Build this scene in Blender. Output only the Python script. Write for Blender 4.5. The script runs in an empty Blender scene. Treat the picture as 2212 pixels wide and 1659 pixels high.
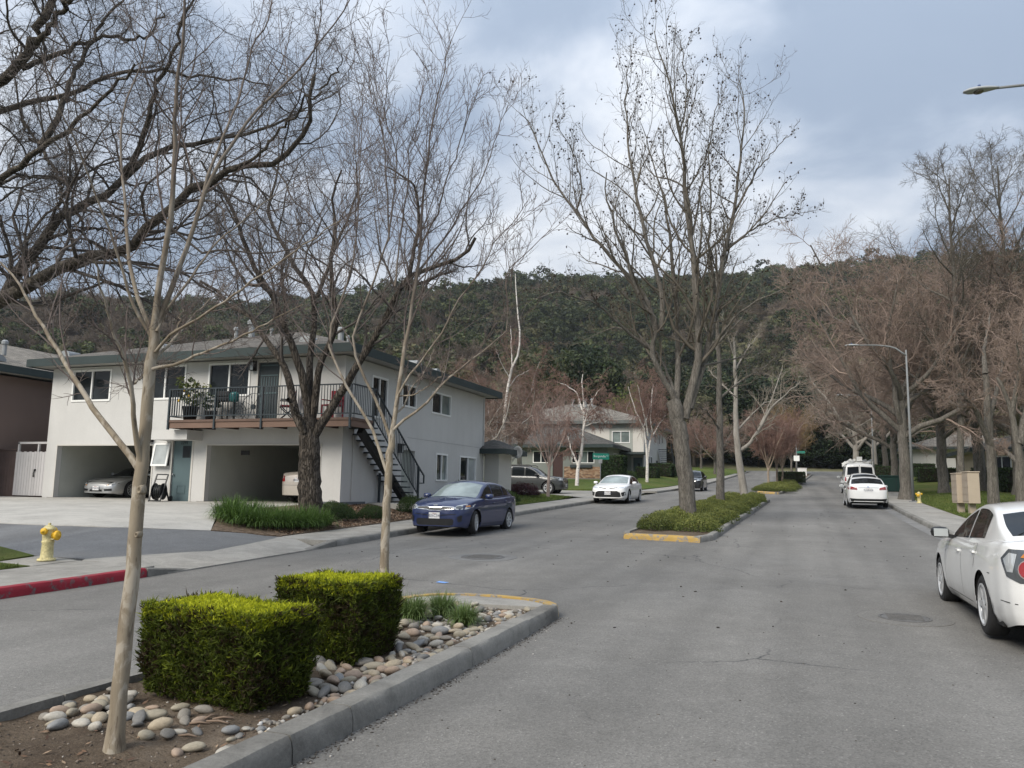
import bpy, bmesh, math, random
import numpy as np
from mathutils import Vector, Matrix

random.seed(7)
RNG = np.random.default_rng(11)
SC = bpy.context.scene
COL = SC.collection
R = math.radians

# ------------------------------------------------------------------ camera, sky, sun, exposure
EYE = 1.6
TH, PITCH, ROLL = R(20.0), R(7.55), R(1.0)
FPX = 1700.0 / 2212.0            # focal length in picture widths
cam_d = bpy.data.cameras.new('camera')
cam_d.sensor_width = 36.0
cam_d.lens = 36.0 * FPX
cam_d.clip_start = 0.05
cam_d.clip_end = 4000.0
cam = bpy.data.objects.new('camera', cam_d)
COL.objects.link(cam)
cam.matrix_world = (Matrix.Translation((0, 0, EYE)) @ Matrix.Rotation(TH, 4, 'Z')
                    @ Matrix.Rotation(math.pi / 2 + PITCH, 4, 'X') @ Matrix.Rotation(ROLL, 4, 'Z'))
SC.camera = cam

SUN_AZ, SUN_EL = R(200.0), R(40.0)       # the sun stands behind the camera, to the left
SUN_DIR = Vector((math.sin(SUN_AZ) * math.cos(SUN_EL), math.cos(SUN_AZ) * math.cos(SUN_EL), math.sin(SUN_EL)))
sun_d = bpy.data.lights.new('sun', 'SUN')
sun_d.energy = 2.2
sun_d.angle = R(32.0)
sun_d.color = (1.0, 0.93, 0.82)
sun = bpy.data.objects.new('sun', sun_d)
COL.objects.link(sun)
sun.rotation_euler = SUN_DIR.to_track_quat('Z', 'Y').to_euler()

world = bpy.data.worlds.new('World')
SC.world = world
world.use_nodes = True
wn, wl = world.node_tree.nodes, world.node_tree.links
wn.clear()
w_out = wn.new('ShaderNodeOutputWorld')
w_bg = wn.new('ShaderNodeBackground')
w_bg.inputs['Strength'].default_value = 0.1
w_sky = wn.new('ShaderNodeTexSky')
w_sky.sky_type = 'NISHITA'
w_sky.sun_disc = False
w_sky.sun_elevation = SUN_EL
w_sky.sun_rotation = SUN_AZ
w_tc = wn.new('ShaderNodeTexCoord')
w_sep = wn.new('ShaderNodeSeparateXYZ')
wl.new(w_tc.outputs['Generated'], w_sep.inputs[0])
w_add = wn.new('ShaderNodeMath'); w_add.operation = 'ADD'; w_add.inputs[1].default_value = 0.28
w_abs = wn.new('ShaderNodeMath'); w_abs.operation = 'ABSOLUTE'
wl.new(w_sep.outputs['Z'], w_abs.inputs[0]); wl.new(w_abs.outputs[0], w_add.inputs[0])
w_div = wn.new('ShaderNodeVectorMath'); w_div.operation = 'DIVIDE'
w_cmb = wn.new('ShaderNodeCombineXYZ')
for k in range(3):
    wl.new(w_add.outputs[0], w_cmb.inputs[k])
wl.new(w_tc.outputs['Generated'], w_div.inputs[0]); wl.new(w_cmb.outputs[0], w_div.inputs[1])
def wnoise(scale, detail, rough, seed):
    m = wn.new('ShaderNodeMapping'); m.inputs['Location'].default_value = (seed, seed * .7, 0)
    n = wn.new('ShaderNodeTexNoise'); n.inputs['Scale'].default_value = scale
    n.inputs['Detail'].default_value = detail; n.inputs['Roughness'].default_value = rough
    n.inputs['Distortion'].default_value = 0.35
    wl.new(w_div.outputs[0], m.inputs[0]); wl.new(m.outputs[0], n.inputs[0])
    return n
n1 = wnoise(1.1, 5, 0.5, 3.9)
n2 = wnoise(3.4, 6, 0.55, 8.2)
w_mixn = wn.new('ShaderNodeMath'); w_mixn.operation = 'MULTIPLY_ADD'
w_mixn.inputs[1].default_value = 0.30
wl.new(n2.outputs['Fac'], w_mixn.inputs[0])
w_s = wn.new('ShaderNodeMath'); w_s.operation = 'MULTIPLY'; w_s.inputs[1].default_value = 0.70
wl.new(n1.outputs['Fac'], w_s.inputs[0]); wl.new(w_s.outputs[0], w_mixn.inputs[2])
w_ramp = wn.new('ShaderNodeValToRGB')
e = w_ramp.color_ramp.elements
e[0].position = 0.43; e[0].color = (.215, .262, .335, 1)
e[1].position = 0.60; e[1].color = (.66, .672, .685, 1)
m_ = e.new(0.50); m_.color = (.325, .372, .445, 1)
w_ramp.color_ramp.interpolation = 'B_SPLINE'
wl.new(w_mixn.outputs[0], w_ramp.inputs[0])
w_mix = wn.new('ShaderNodeMixRGB'); w_mix.inputs[0].default_value = 0.9
w_gain = wn.new('ShaderNodeVectorMath'); w_gain.operation = 'SCALE'; w_gain.inputs['Scale'].default_value = 10.0
wl.new(w_ramp.outputs[0], w_gain.inputs[0])
wl.new(w_sky.outputs[0], w_mix.inputs[1]); wl.new(w_gain.outputs[0], w_mix.inputs[2])
# an overcast sky grows brighter towards the zenith
w_el = wn.new('ShaderNodeMapRange'); w_el.inputs['From Min'].default_value = 0.0; w_el.inputs['From Max'].default_value = 1.0
w_el.inputs['To Min'].default_value = 0.64; w_el.inputs['To Max'].default_value = 1.75
wl.new(w_abs.outputs[0], w_el.inputs['Value'])
w_fin = wn.new('ShaderNodeVectorMath'); w_fin.operation = 'SCALE'
wl.new(w_mix.outputs[0], w_fin.inputs[0]); wl.new(w_el.outputs[0], w_fin.inputs['Scale'])
wl.new(w_fin.outputs[0], w_bg.inputs['Color'])
wl.new(w_bg.outputs[0], w_out.inputs['Surface'])

SC.view_settings.view_transform = 'Standard'
SC.view_settings.look = 'None'
SC.view_settings.exposure = 0.72
SC.view_settings.gamma = 1.0
SC.view_settings.use_curve_mapping = False
SC.render.engine = 'CYCLES'
SC.cycles.use_denoising = True
SC.cycles.max_bounces = 6
SC.cycles.transparent_max_bounces = 8
SC.cycles.caustics_reflective = False
SC.cycles.caustics_refractive = False

# ------------------------------------------------------------------ picture -> place helpers (2212 x 1659 view of the photograph)
_M = np.array(cam.matrix_world.to_3x3())
_C = np.array([0.0, 0.0, EYE])
_HD = np.array([-math.sin(TH), math.cos(TH), 0.0])
def ray(px, py):
    return _M @ np.array([(px - 1106.0) / 1700.0, -(py - 829.5) / 1700.0, -1.0])
def atD(px, py, D):
    d = ray(px, py); return _C + d * (D / (d @ _HD))
def atY(px, py, Y):
    d = ray(px, py); return _C + d * (Y / d[1])
def atX(px, py, X):
    d = ray(px, py); return _C + d * (X / d[0])
def dep(x, y):
    return -x * math.sin(TH) + y * math.cos(TH)

# ------------------------------------------------------------------ lie of the land
PS = np.array([-60, 0, 8, 21, 42, 68, 90, 109, 120, 240.]); PZ = np.array([0, 0, 0, .35, 1.0, 1.85, 3.1, 4.2, 4.75, 6.5])
_ss = np.linspace(-60, 240, 1201)
_pz = np.interp(_ss, PS, PZ)
_k = np.ones(33) / 33
_pzs = np.convolve(np.pad(_pz, 16, mode='edge'), _k, mode='valid')
def road_z(y):
    return np.interp(y, _ss, _pzs)
def sm(a, b, x):
    t = np.clip((np.asarray(x, float) - a) / (b - a), 0, 1); return t * t * (3 - 2 * t)
def land(x, y):
    """height of the ground (paved or planted) at a place, kerb step included beyond the kerb lines"""
    x = np.asarray(x, float); y = np.asarray(y, float)
    z = road_z(y)
    left = sm(11.4, 14.4, -x) * 0.40 * sm(8.5, 14.5, y) * (1 - 0.8 * sm(30, 46, y) + .9 * sm(55, 66, y))
    z = z + left + np.where(x < -10.0, 0.14, 0.0)
    z = z + np.where(x > 3.85, 0.14, 0.0) + 0.22 * sm(5.5, 9.5, x)
    z = z + 0.02 * np.clip(-x - 34, 0, 60) + 0.03 * np.clip(x - 22, 0, 60)
    return z

# ------------------------------------------------------------------ materials
MATS = {}
def _nt(name):
    m = bpy.data.materials.new(name); m.use_nodes = True
    n, l = m.node_tree.nodes, m.node_tree.links
    b = n['Principled BSDF']
    return m, n, l, b
def noise(n, l, co, scale, detail=4, rough=.55, dist=0.0):
    t = n.new('ShaderNodeTexNoise'); t.inputs['Scale'].default_value = scale
    t.inputs['Detail'].default_value = detail; t.inputs['Roughness'].default_value = rough
    t.inputs['Distortion'].default_value = dist
    l.new(co, t.inputs['Vector']); return t.outputs['Fac']
def ramp(n, l, fac, stops, interp='LINEAR'):
    r = n.new('ShaderNodeValToRGB'); el = r.color_ramp.elements
    r.color_ramp.interpolation = interp
    el[0].position, el[0].color = stops[0][0], (*stops[0][1], 1)
    el[1].position, el[1].color = stops[-1][0], (*stops[-1][1], 1)
    for p, c in stops[1:-1]:
        x = el.new(p); x.color = (*c, 1)
    l.new(fac, r.inputs[0]); return r.outputs[0]
def mixc(n, l, fac, a, b, mode='MIX'):
    m = n.new('ShaderNodeMixRGB'); m.blend_type = mode
    for s, v in ((0, fac), (1, a), (2, b)):
        if isinstance(v, (int, float)): m.inputs[s].default_value = v
        elif isinstance(v, tuple): m.inputs[s].default_value = (*v, 1)
        else: l.new(v, m.inputs[s])
    return m.outputs[0]
def gray(v): return (v, v, v)
def bump(n, l, b, h, strength, dist):
    bp = n.new('ShaderNodeBump'); bp.inputs['Strength'].default_value = strength
    bp.inputs['Distance'].default_value = dist
    l.new(h, bp.inputs['Height']); l.new(bp.outputs[0], b.inputs['Normal']); return bp
def coords(n, l, kind='Object', scale=None):
    tc = n.new('ShaderNodeTexCoord'); o = tc.outputs[kind]
    if scale:
        mp = n.new('ShaderNodeMapping'); mp.inputs['Scale'].default_value = scale
        l.new(o, mp.inputs[0]); o = mp.outputs[0]
    return o
def pbr(name, col, rough=.75, var=.12, scale=3.0, fine=0.0, fscale=90.0, bmp=0.0, bscale=60.0, bdist=.01,
        spec=.4, metal=0.0, coat=0.0, stretch=None, perobj=0.0):
    """plain procedural surface: two scales of colour variation, optional relief, optional per-object tint"""
    if name in MATS: return MATS[name]
    m, n, l, b = _nt(name)
    co = coords(n, l, 'Object', stretch)
    c0 = tuple(max(0, c * (1 - var)) for c in col); c1 = tuple(min(1, c * (1 + var)) for c in col)
    out = ramp(n, l, noise(n, l, co, scale, 5), [(.3, c0), (.7, c1)])
    if fine:
        out = mixc(n, l, 1.0, out, ramp(n, l, noise(n, l, co, fscale, 3), [(.3, gray(1 - fine)), (.7, gray(1 + fine))]), 'MULTIPLY')
    if perobj:
        oi = n.new('ShaderNodeObjectInfo')
        out = mixc(n, l, 1.0, out, ramp(n, l, oi.outputs['Random'], [(0, gray(1 - perobj)), (1, gray(1 + perobj))]), 'MULTIPLY')
    l.new(out, b.inputs['Base Color'])
    b.inputs['Roughness'].default_value = rough
    b.inputs['Metallic'].default_value = metal
    b.inputs['Specular IOR Level'].default_value = spec
    if coat:
        b.inputs['Coat Weight'].default_value = coat; b.inputs['Coat Roughness'].default_value = .03
    if bmp:
        bump(n, l, b, noise(n, l, co, bscale, 4), bmp, bdist)
    MATS[name] = m
    return m

# ------------------------------------------------------------------ mesh helpers
class MB:
    """collects simple solids; build() links them as one mesh object"""
    def __init__(s): s.v, s.f, s.n = [], [], 0
    def add(s, V, Fs):
        V = np.asarray(V, float).reshape(-1, 3)
        s.v.append(V); s.f += [tuple(i + s.n for i in f) for f in Fs]; s.n += len(V); return s
    def box(s, a, b, rz=0.0):
        x0, y0, z0 = a; x1, y1, z1 = b
        V = [(x0,y0,z0),(x1,y0,z0),(x1,y1,z0),(x0,y1,z0),(x0,y0,z1),(x1,y0,z1),(x1,y1,z1),(x0,y1,z1)]
        return s.add(V, [(0,3,2,1),(4,5,6,7),(0,1,5,4),(1,2,6,5),(2,3,7,6),(3,0,4,7)])
    def bar(s, p, q, w, h=None, up=(0, 0, 1)):
        """rectangular bar from p to q, w wide and h high"""
        h = h or w
        p, q = np.array(p, float), np.array(q, float); d = q - p; d /= np.linalg.norm(d)
        u = np.array(up, float)
        if abs(d @ u) > .98: u = np.array([0, 1., 0])
        x = np.cross(d, u); x /= np.linalg.norm(x); z = np.cross(x, d)
        V = []
        for c in (p, q):
            for a, b in ((-1,-1),(1,-1),(1,1),(-1,1)): V.append(c + x*a*w/2 + z*b*h/2)
        return s.add(V, [(0,1,2,3),(7,6,5,4),(0,4,5,1),(1,5,6,2),(2,6,7,3),(3,7,4,0)])
    def tube(s, pts, rad, sides=8, caps=True):
        pts = np.asarray(pts, float); k = len(pts)
        rad = np.full(k, rad, float) if np.isscalar(rad) else np.asarray(rad, float)
        T = np.gradient(pts, axis=0); T /= np.linalg.norm(T, axis=1)[:, None] + 1e-9
        ref = np.array([0, 0, 1.]) if abs(T[0, 2]) < .9 else np.array([1., 0, 0])
        V = []
        for i in range(k):
            x = np.cross(T[i], ref); x /= np.linalg.norm(x) + 1e-9; y = np.cross(x, T[i])
            a = np.arange(sides) / sides * 2 * math.pi
            V.append(pts[i] + rad[i] * (np.cos(a)[:, None] * x + np.sin(a)[:, None] * y))
        Fs = []
        for i in range(k - 1):
            for j in range(sides):
                j2 = (j + 1) % sides
                Fs.append((i*sides+j, i*sides+j2, (i+1)*sides+j2, (i+1)*sides+j))
        if caps:
            Fs.append(tuple(range(sides))[::-1]); Fs.append(tuple((k-1)*sides + j for j in range(sides)))
        return s.add(np.concatenate(V), Fs)
    def lathe(s, prof, c=(0, 0, 0), sides=16, axis='z', a0=0.0):
        prof = np.asarray(prof, float); k = len(prof); V = []
        for r, h in prof:
            for j in range(sides):
                a = a0 + j / sides * 2 * math.pi
                p = {'z': (r*math.cos(a), r*math.sin(a), h), 'y': (r*math.cos(a), h, r*math.sin(a)), 'x': (h, r*math.cos(a), r*math.sin(a))}[axis]
                V.append((p[0]+c[0], p[1]+c[1], p[2]+c[2]))
        Fs = [(i*sides+j, i*sides+(j+1)%sides, (i+1)*sides+(j+1)%sides, (i+1)*sides+j) for i in range(k-1) for j in range(sides)]
        Fs.append(tuple(range(sides))[::-1]); Fs.append(tuple((k-1)*sides+j for j in range(sides)))
        return s.add(V, Fs)
    def prism(s, poly, z0, z1):
        k = len(poly)
        V = [(x, y, z0) for x, y in poly] + [(x, y, z1) for x, y in poly]
        return s.add(V, [tuple(range(k))[::-1], tuple(range(k, 2*k))] + [(i, (i+1)%k, k+(i+1)%k, k+i) for i in range(k)])
    def poly(s, pts): return s.add(pts, [tuple(range(len(pts)))])
    def mesh(s, name):
        me = bpy.data.meshes.new(name)
        V = np.concatenate(s.v) if s.v else np.zeros((0, 3))
        me.from_pydata(V.tolist(), [], s.f); return me
    def build(s, name, m, parent=None, smooth=False, fix=True, bevel=0.0):
        me = s.mesh(name)
        if fix or bevel:
            bm = bmesh.new(); bm.from_mesh(me)
            if bevel: bmesh.ops.bevel(bm, geom=list(bm.edges), offset=bevel, segments=1, affect='EDGES', profile=.5, clamp_overlap=True)
            bmesh.ops.recalc_face_normals(bm, faces=bm.faces); bm.to_mesh(me); bm.free()
        return link(name, me, m, parent, smooth)
def link(name, me, m=None, parent=None, smooth=False):
    if m is not None:
        me.materials.clear(); me.materials.append(m)
    if smooth and len(me.polygons): me.polygons.foreach_set('use_smooth', np.ones(len(me.polygons), bool))
    o = bpy.data.objects.new(name, me); COL.objects.link(o)
    if parent is not None:
        o.parent = parent
        if WC: o.matrix_parent_inverse = parent.matrix_basis.inverted()    # vertices given in world places
    return o
WC = False
def np_mesh(name, V, Fa):
    """mesh from arrays; Fa is (n,3) or (n,4), or a list of such arrays"""
    Fs = Fa if isinstance(Fa, list) else [Fa]
    me = bpy.data.meshes.new(name)
    V = np.ascontiguousarray(V, np.float32); me.vertices.add(len(V)); me.vertices.foreach_set('co', V.ravel())
    Fs = [np.asarray(f, np.int32) for f in Fs if len(f)]
    li = np.concatenate([f.ravel() for f in Fs]); tot = np.concatenate([np.full(len(f), f.shape[1], np.int32) for f in Fs])
    st = np.concatenate([[0], np.cumsum(tot)[:-1]]).astype(np.int32)
    me.loops.add(len(li)); me.loops.foreach_set('vertex_index', li)
    me.polygons.add(len(tot)); me.polygons.foreach_set('loop_start', st)
    me.update(calc_edges=True); return me
def vcol(me, name, vals):
    """one number per vertex, read by materials as an attribute"""
    a = me.attributes.new(name, 'FLOAT', 'POINT'); a.data.foreach_set('value', np.asarray(vals, np.float32))
def empty(name, loc=(0, 0, 0), rz=0.0, label=None, cat=None, group=None):
    o = bpy.data.objects.new(name, None); COL.objects.link(o)
    o.location = loc; o.rotation_euler = (0, 0, rz); o.empty_display_size = .2
    if label: tag(o, label, cat, group)
    return o
def tag(o, label=None, cat=None, group=None, kind=None):
    if label: o['label'] = label
    if cat: o['category'] = cat
    if group: o['group'] = group
    if kind: o['kind'] = kind
    return o
def copy_tree(o, parent=None):
    c = o.copy(); COL.objects.link(c); c.parent = parent
    for ch in list(o.children): copy_tree(ch, c)
    return c
def grid_sheet(xs, ys, zf, name, m, parent=None, smooth=True):
    X, Y = np.meshgrid(xs, ys); Z = zf(X, Y)
    V = np.stack([X, Y, Z], -1).reshape(-1, 3); nx, ny = len(xs), len(ys)
    i = (np.arange(ny-1)[:, None] * nx + np.arange(nx-1)).ravel()
    return link(name, np_mesh(name, V, np.stack([i, i+1, i+nx+1, i+nx], 1)), m, parent, smooth)
def poly_sheet(name, outline, zf, m, res=0.6, parent=None, thick=0.0):
    """flat-ish polygon laid on the land, cut on a grid so that it follows the slope"""
    bm = bmesh.new()
    f = bm.faces.new([bm.verts.new((x, y, 0)) for x, y in outline])
    xs = [p[0] for p in outline]; ys = [p[1] for p in outline]
    for ax, lo, hi in ((0, min(xs), max(xs)), (1, min(ys), max(ys))):
        n = int((hi - lo) / res)
        for k in range(1, n + 1):
            co = [0, 0, 0]; co[ax] = lo + (hi - lo) * k / (n + 1); no = [0, 0, 0]; no[ax] = 1
            bmesh.ops.bisect_plane(bm, geom=bm.verts[:] + bm.edges[:] + bm.faces[:], plane_co=co, plane_no=no)
    if thick:
        r = bmesh.ops.extrude_face_region(bm, geom=bm.faces[:])
        low = [v for v in r['geom'] if isinstance(v, bmesh.types.BMVert)]
        for v in bm.verts: v.co.z = float(zf(v.co.x, v.co.y))
        for v in low: v.co.z -= thick
        bmesh.ops.recalc_face_normals(bm, faces=bm.faces)
    else:
        for v in bm.verts: v.co.z = float(zf(v.co.x, v.co.y))
        bmesh.ops.recalc_face_normals(bm, faces=bm.faces)
        if bm.faces and sum(f.normal.z for f in bm.faces) < 0:
            bmesh.ops.reverse_faces(bm, faces=bm.faces)
    me = bpy.data.meshes.new(name); bm.to_mesh(me); bm.free()
    return link(name, me, m, parent)
# ------------------------------------------------------------------ the setting: land, road, kerbs, pavements
BY = np.array([-100, 32, 46, 60, 80, 100, 130, 400.]); BX = np.array([0, 0, .3, 1.0, 2.4, 3.4, 4.6, 4.6])
_bs = np.interp(_ss, BY, BX); _bs = np.convolve(np.pad(_bs, 16, mode='edge'), _k, mode='valid')
def bend(y): return np.interp(y, _ss, _bs)
def land_at(x, y): return land(np.asarray(x, float) - bend(y), y)
def gnd(px, py, dz=0.0, zf=None):
    zf = zf or land_at
    d = ray(px, py); t = np.concatenate([np.linspace(1, 40, 4000), np.linspace(40, 400, 9000)])
    P = _C + t[:, None] * d; g = P[:, 2] - (zf(P[:, 0], P[:, 1]) + dz)
    i = int(np.argmax(g < 0)); return P[i]

RID = np.array([(-900, 690), (0, 672), (200, 664), (480, 660), (700, 646), (870, 632), (1000, 626), (1130, 608), (1200, 606), (1300, 614), (1400, 617),
                (1550, 598), (1650, 588), (1720, 580), (1850, 574), (1950, 560), (2212, 552), (3200, 540)], float)
D_R = 430.0
_ru = np.array([(p - 1106) / 1700 * D_R for p, _ in RID])
_rz = np.array([atD(p, q, D_R)[2] - 7.0 for p, q in RID])
def hill_z(x, y):
    """rise of the wooded hill behind the street"""
    x = np.asarray(x, float); y = np.asarray(y, float)
    u = x * math.cos(TH) + y * math.sin(TH); d = -x * math.sin(TH) + y * math.cos(TH)
    far = np.interp(u, _ru, _rz)
    t = np.clip((d - 125.0) / (D_R - 125.0), 0, 1)
    lump = 9 * np.sin(u * .021 + 1) * np.sin(d * .019) + 5 * np.sin(u * .047 + d * .011) + 4 * np.sin(d * .043 + u * .02)
    prof = t ** 1.15
    return (far - 5.0) * prof + lump * np.sin(np.pi * np.clip(t, 0, 1)) ** .8 - 14 * np.clip((d - D_R) / 300, 0, 1.5)
def terrain_z(x, y):
    xb = np.asarray(x, float) - bend(y)
    base = road_z(y) + sm(11.4, 14.4, -xb) * 0.40 * sm(8.5, 14.5, y) * (1 - .8 * sm(30, 46, y) + .9 * sm(55, 66, y)) + .22 * sm(5.5, 9.5, xb)
    return base - 0.10 + 0.02 * np.clip(-xb - 34, 0, 60) + .03 * np.clip(xb - 22, 0, 60) + hill_z(x, y)

def make_ground_mat():
    m, n, l, b = _nt('hill_grass')
    co = coords(n, l)
    c = ramp(n, l, noise(n, l, co, .02, 5, .6), [(.3, (.075, .075, .035)), (.55, (.13, .125, .06)), (.75, (.10, .085, .05))])
    c = mixc(n, l, .6, c, ramp(n, l, noise(n, l, co, .7, 5, .7), [(.3, gray(.55)), (.7, gray(1.35))]), 'MULTIPLY')
    l.new(c, b.inputs['Base Color']); b.inputs['Roughness'].default_value = .95
    bump(n, l, b, noise(n, l, co, 1.5, 4), .6, .3)
    return m
xs = np.concatenate([np.arange(-1100, -64, 22), np.arange(-64, 64, 2.0), np.arange(64, 1100, 22)])
ys = np.concatenate([np.arange(-120, -8, 14), np.arange(-8, 126, 1.5), np.arange(126, 900, 14)])
ground = grid_sheet(xs, ys, terrain_z, 'ground', make_ground_mat()); tag(ground, kind='structure')

def make_asphalt(name, base, warm=(1, 1, 1), patch=.16, crack=True):
    m, n, l, b = _nt(name)
    co = coords(n, l)
    w = lambda v: tuple(v * k for k in warm)
    big = ramp(n, l, noise(n, l, co, .17, 5, .6, .4), [(.30, w(base * (1 - patch))), (.70, w(base * (1 + patch)))])
    # long wheel-worn bands along the street
    lon = coords(n, l, 'Object', (1.15, .035, 1))
    big = mixc(n, l, .8, big, ramp(n, l, noise(n, l, lon, 1.0, 3, .5), [(.35, gray(.82)), (.65, gray(1.16))]), 'MULTIPLY')
    mid = mixc(n, l, .7, big, ramp(n, l, noise(n, l, co, 2.4, 6, .65), [(.3, gray(.86)), (.7, gray(1.12))]), 'MULTIPLY')
    # stones in the surface
    v = n.new('ShaderNodeTexVoronoi'); v.inputs['Scale'].default_value = 75; l.new(co, v.inputs['Vector'])
    ag = ramp(n, l, v.outputs['Color'], [(.0, gray(.55)), (.5, gray(.95)), (.86, gray(1.15)), (1, gray(2.0))])
    fine = mixc(n, l, .75, mid, ag, 'MULTIPLY')
    sp = ramp(n, l, noise(n, l, co, 34, 2, .5), [(.70, gray(0)), (.78, gray(1))])
    fine = mixc(n, l, sp, fine, w(base * 2.0))
    out = fine
    if crack:
        d = n.new('ShaderNodeTexVoronoi'); d.feature = 'DISTANCE_TO_EDGE'; d.inputs['Scale'].default_value = .21
        wob = n.new('ShaderNodeMixRGB'); wob.blend_type = 'ADD'; wob.inputs[0].default_value = .5
        nn = n.new('ShaderNodeTexNoise'); nn.inputs['Scale'].default_value = 1.7; nn.inputs['Detail'].default_value = 6
        l.new(co, nn.inputs['Vector']); l.new(co, wob.inputs[1]); l.new(nn.outputs['Color'], wob.inputs[2])
        l.new(wob.outputs[0], d.inputs['Vector'])
        line = ramp(n, l, d.outputs['Distance'], [(.0, gray(1)), (.0040, gray(.0))])
        where = ramp(n, l, noise(n, l, co, .23, 3), [(.48, gray(0)), (.56, gray(1))])
        fac = mixc(n, l, 1.0, line, where, 'MULTIPLY')
        out = mixc(n, l, fac, fine, gray(base * .3))
        st = ramp(n, l, noise(n, l, co, .9, 4, .6), [(.67, gray(1)), (.76, gray(.72))])       # oil stains
        out = mixc(n, l, 1.0, out, st, 'MULTIPLY')
    l.new(out, b.inputs['Base Color'])
    b.inputs['Specular IOR Level'].default_value = .35
    l.new(ramp(n, l, noise(n, l, co, .5, 4), [(.3, gray(.72)), (.7, gray(.9))]), b.inputs['Roughness'])
    bump(n, l, b, v.outputs['Distance'], .55, .006)
    return m
def make_concrete(name, base, tint=(1, .985, .95), perobj=.05, stain=.25):
    m, n, l, b = _nt(name)
    co = coords(n, l)
    w = lambda v: tuple(v * k for k in tint)
    c = ramp(n, l, noise(n, l, co, .9, 6, .65, .3), [(.28, w(base * (1 - stain))), (.5, w(base)), (.75, w(base * 1.1))])
    c = mixc(n, l, .8, c, ramp(n, l, noise(n, l, co, 45, 4, .7), [(.3, gray(.82)), (.7, gray(1.14))]), 'MULTIPLY')
    dk = ramp(n, l, noise(n, l, co, 3.5, 5, .7), [(.60, gray(1)), (.74, gray(.7))])
    c = mixc(n, l, .7, c, dk, 'MULTIPLY')
    blot = ramp(n, l, noise(n, l, co, 1.7, 8, .75, .6), [(.42, gray(1.08)), (.56, gray(.80)), (.66, gray(.58))])
    c = mixc(n, l, min(1.0, stain * 2.2), c, blot, 'MULTIPLY')
    oi = n.new('ShaderNodeObjectInfo')
    c = mixc(n, l, 1.0, c, ramp(n, l, oi.outputs['Random'], [(0, gray(1 - perobj)), (1, gray(1 + perobj))]), 'MULTIPLY')
    l.new(c, b.inputs['Base Color']); b.inputs['Roughness'].default_value = .88
    b.inputs['Specular IOR Level'].default_value = .25
    bump(n, l, b, noise(n, l, co, 55, 6, .75), .6, .012)
    return m
def make_paint(name, col, under=.22, wear=.5):
    m, n, l, b = _nt(name)
    co = coords(n, l)
    p = ramp(n, l, noise(n, l, co, 2.2, 6, .6), [(.3, tuple(c * .75 for c in col)), (.7, col)])
    u = ramp(n, l, noise(n, l, co, 30, 4, .7), [(.3, gray(under * .6)), (.7, gray(under * 1.2))])
    f = ramp(n, l, noise(n, l, co, 6.5, 8, .72, .5), [(wear, gray(0)), (wear + .09, gray(1))])
    l.new(mixc(n, l, f, p, u), b.inputs['Base Color']); b.inputs['Roughness'].default_value = .7
    b.inputs['Specular IOR Level'].default_value = .25
    bump(n, l, b, noise(n, l, co, 80, 5, .7), .35, .006)
    return m
ASPH = make_asphalt('asphalt', .172, (1, .962, .89), .22)
ALLEY = make_asphalt('alley_asphalt', .15, (.98, 1, 1.02), .12, False)
CONC = make_concrete('concrete', .31, (1, .96, .875))
CONC_L = make_concrete('pale_concrete', .44, (1, .965, .885), .04, .18)
KERB = make_concrete('kerb_concrete', .235, (1, .965, .88), .12, .40)
RED = make_paint('red_paint', (.31, .024, .040), .12, .54)
YEL = make_paint('yellow_paint', (.50, .33, .10), .24, .49)
YEL2 = make_paint('worn_yellow_paint', (.50, .35, .13), .24, .47)

def road_sheet(name, x0, x1, y0, y1, m, nx, ny, dz=0.0):
    o = grid_sheet(np.linspace(x0, x1, nx), np.linspace(y0, y1, ny), lambda X, Y: road_z(Y) + dz, name, m)
    me = o.data; co = np.empty(len(me.vertices) * 3, np.float32); me.vertices.foreach_get('co', co)
    co = co.reshape(-1, 3); co[:, 0] += bend(co[:, 1]); me.vertices.foreach_set('co', co.ravel()); me.update()
    return tag(o, kind='structure')
road_sheet('road', -10.02, 3.87, -40, 112, ASPH, 12, 200)
cross = grid_sheet(np.linspace(-90, 90, 30), np.linspace(112, 123, 9), lambda X, Y: road_z(Y), 'cross_road', ASPH); tag(cross, kind='structure')
tag(poly_sheet('side_drive', [(-10.02, 42.5), (-10.02, 55.0), (-13.5, 53.8), (-46, 53.8), (-46, 45.5), (-13.5, 45.0)],
               lambda x, y: road_z(y) + .02 + .12 * sm(10.2, 12.5, -x), CONC, 1.5), kind='structure')
G2 = lambda *q: [tuple(float(v) for v in gnd(a, b)[:2]) for a, b in q]
PAD_F = G2((455, 1147), (350, 1143.5), (240, 1140), (120, 1136), (0, 1131)) + [(-24.0, 12.6), (-60, 12.2)]
AL_F = G2((184, 1207), (130, 1204), (76, 1200), (0, 1180)) + [(-18.0, 10.6), (-60, 9.9)]
AP_B = G2((610, 1160), (540, 1175), (457, 1190), (300, 1200), (184, 1207))
BED_F = G2((455, 1147), (530, 1152), (610, 1159.5))
tag(poly_sheet('alley', AP_B[:-1] + AL_F + PAD_F[::-1] + BED_F[1:-1], lambda x, y: land_at(x, y) + .0, ALLEY, 1.0, thick=.25), kind='structure')
tag(poly_sheet('parking_pad', PAD_F + [(-60, 22.45), (-15.45, 22.45), (-15.35, 19.5), (-14.75, 17.6), (-13.7, 16.2)],
               lambda x, y: land_at(x, y) + .012, CONC_L, .8, thick=.25), kind='structure')
# sloping driveway mouth between the alley and the street
tag(poly_sheet('driveway_apron', [(-10.0, 10.75), (-10.0, 15.2), (-10.9, 15.7)] + AP_B + [(-11.8, 10.64), (-10.9, 10.6)],
               lambda x, y: road_z(y) + .02 + .125 * sm(10.0, 11.2, -x) + .004, CONC, .5, thick=.2), kind='structure')

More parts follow.
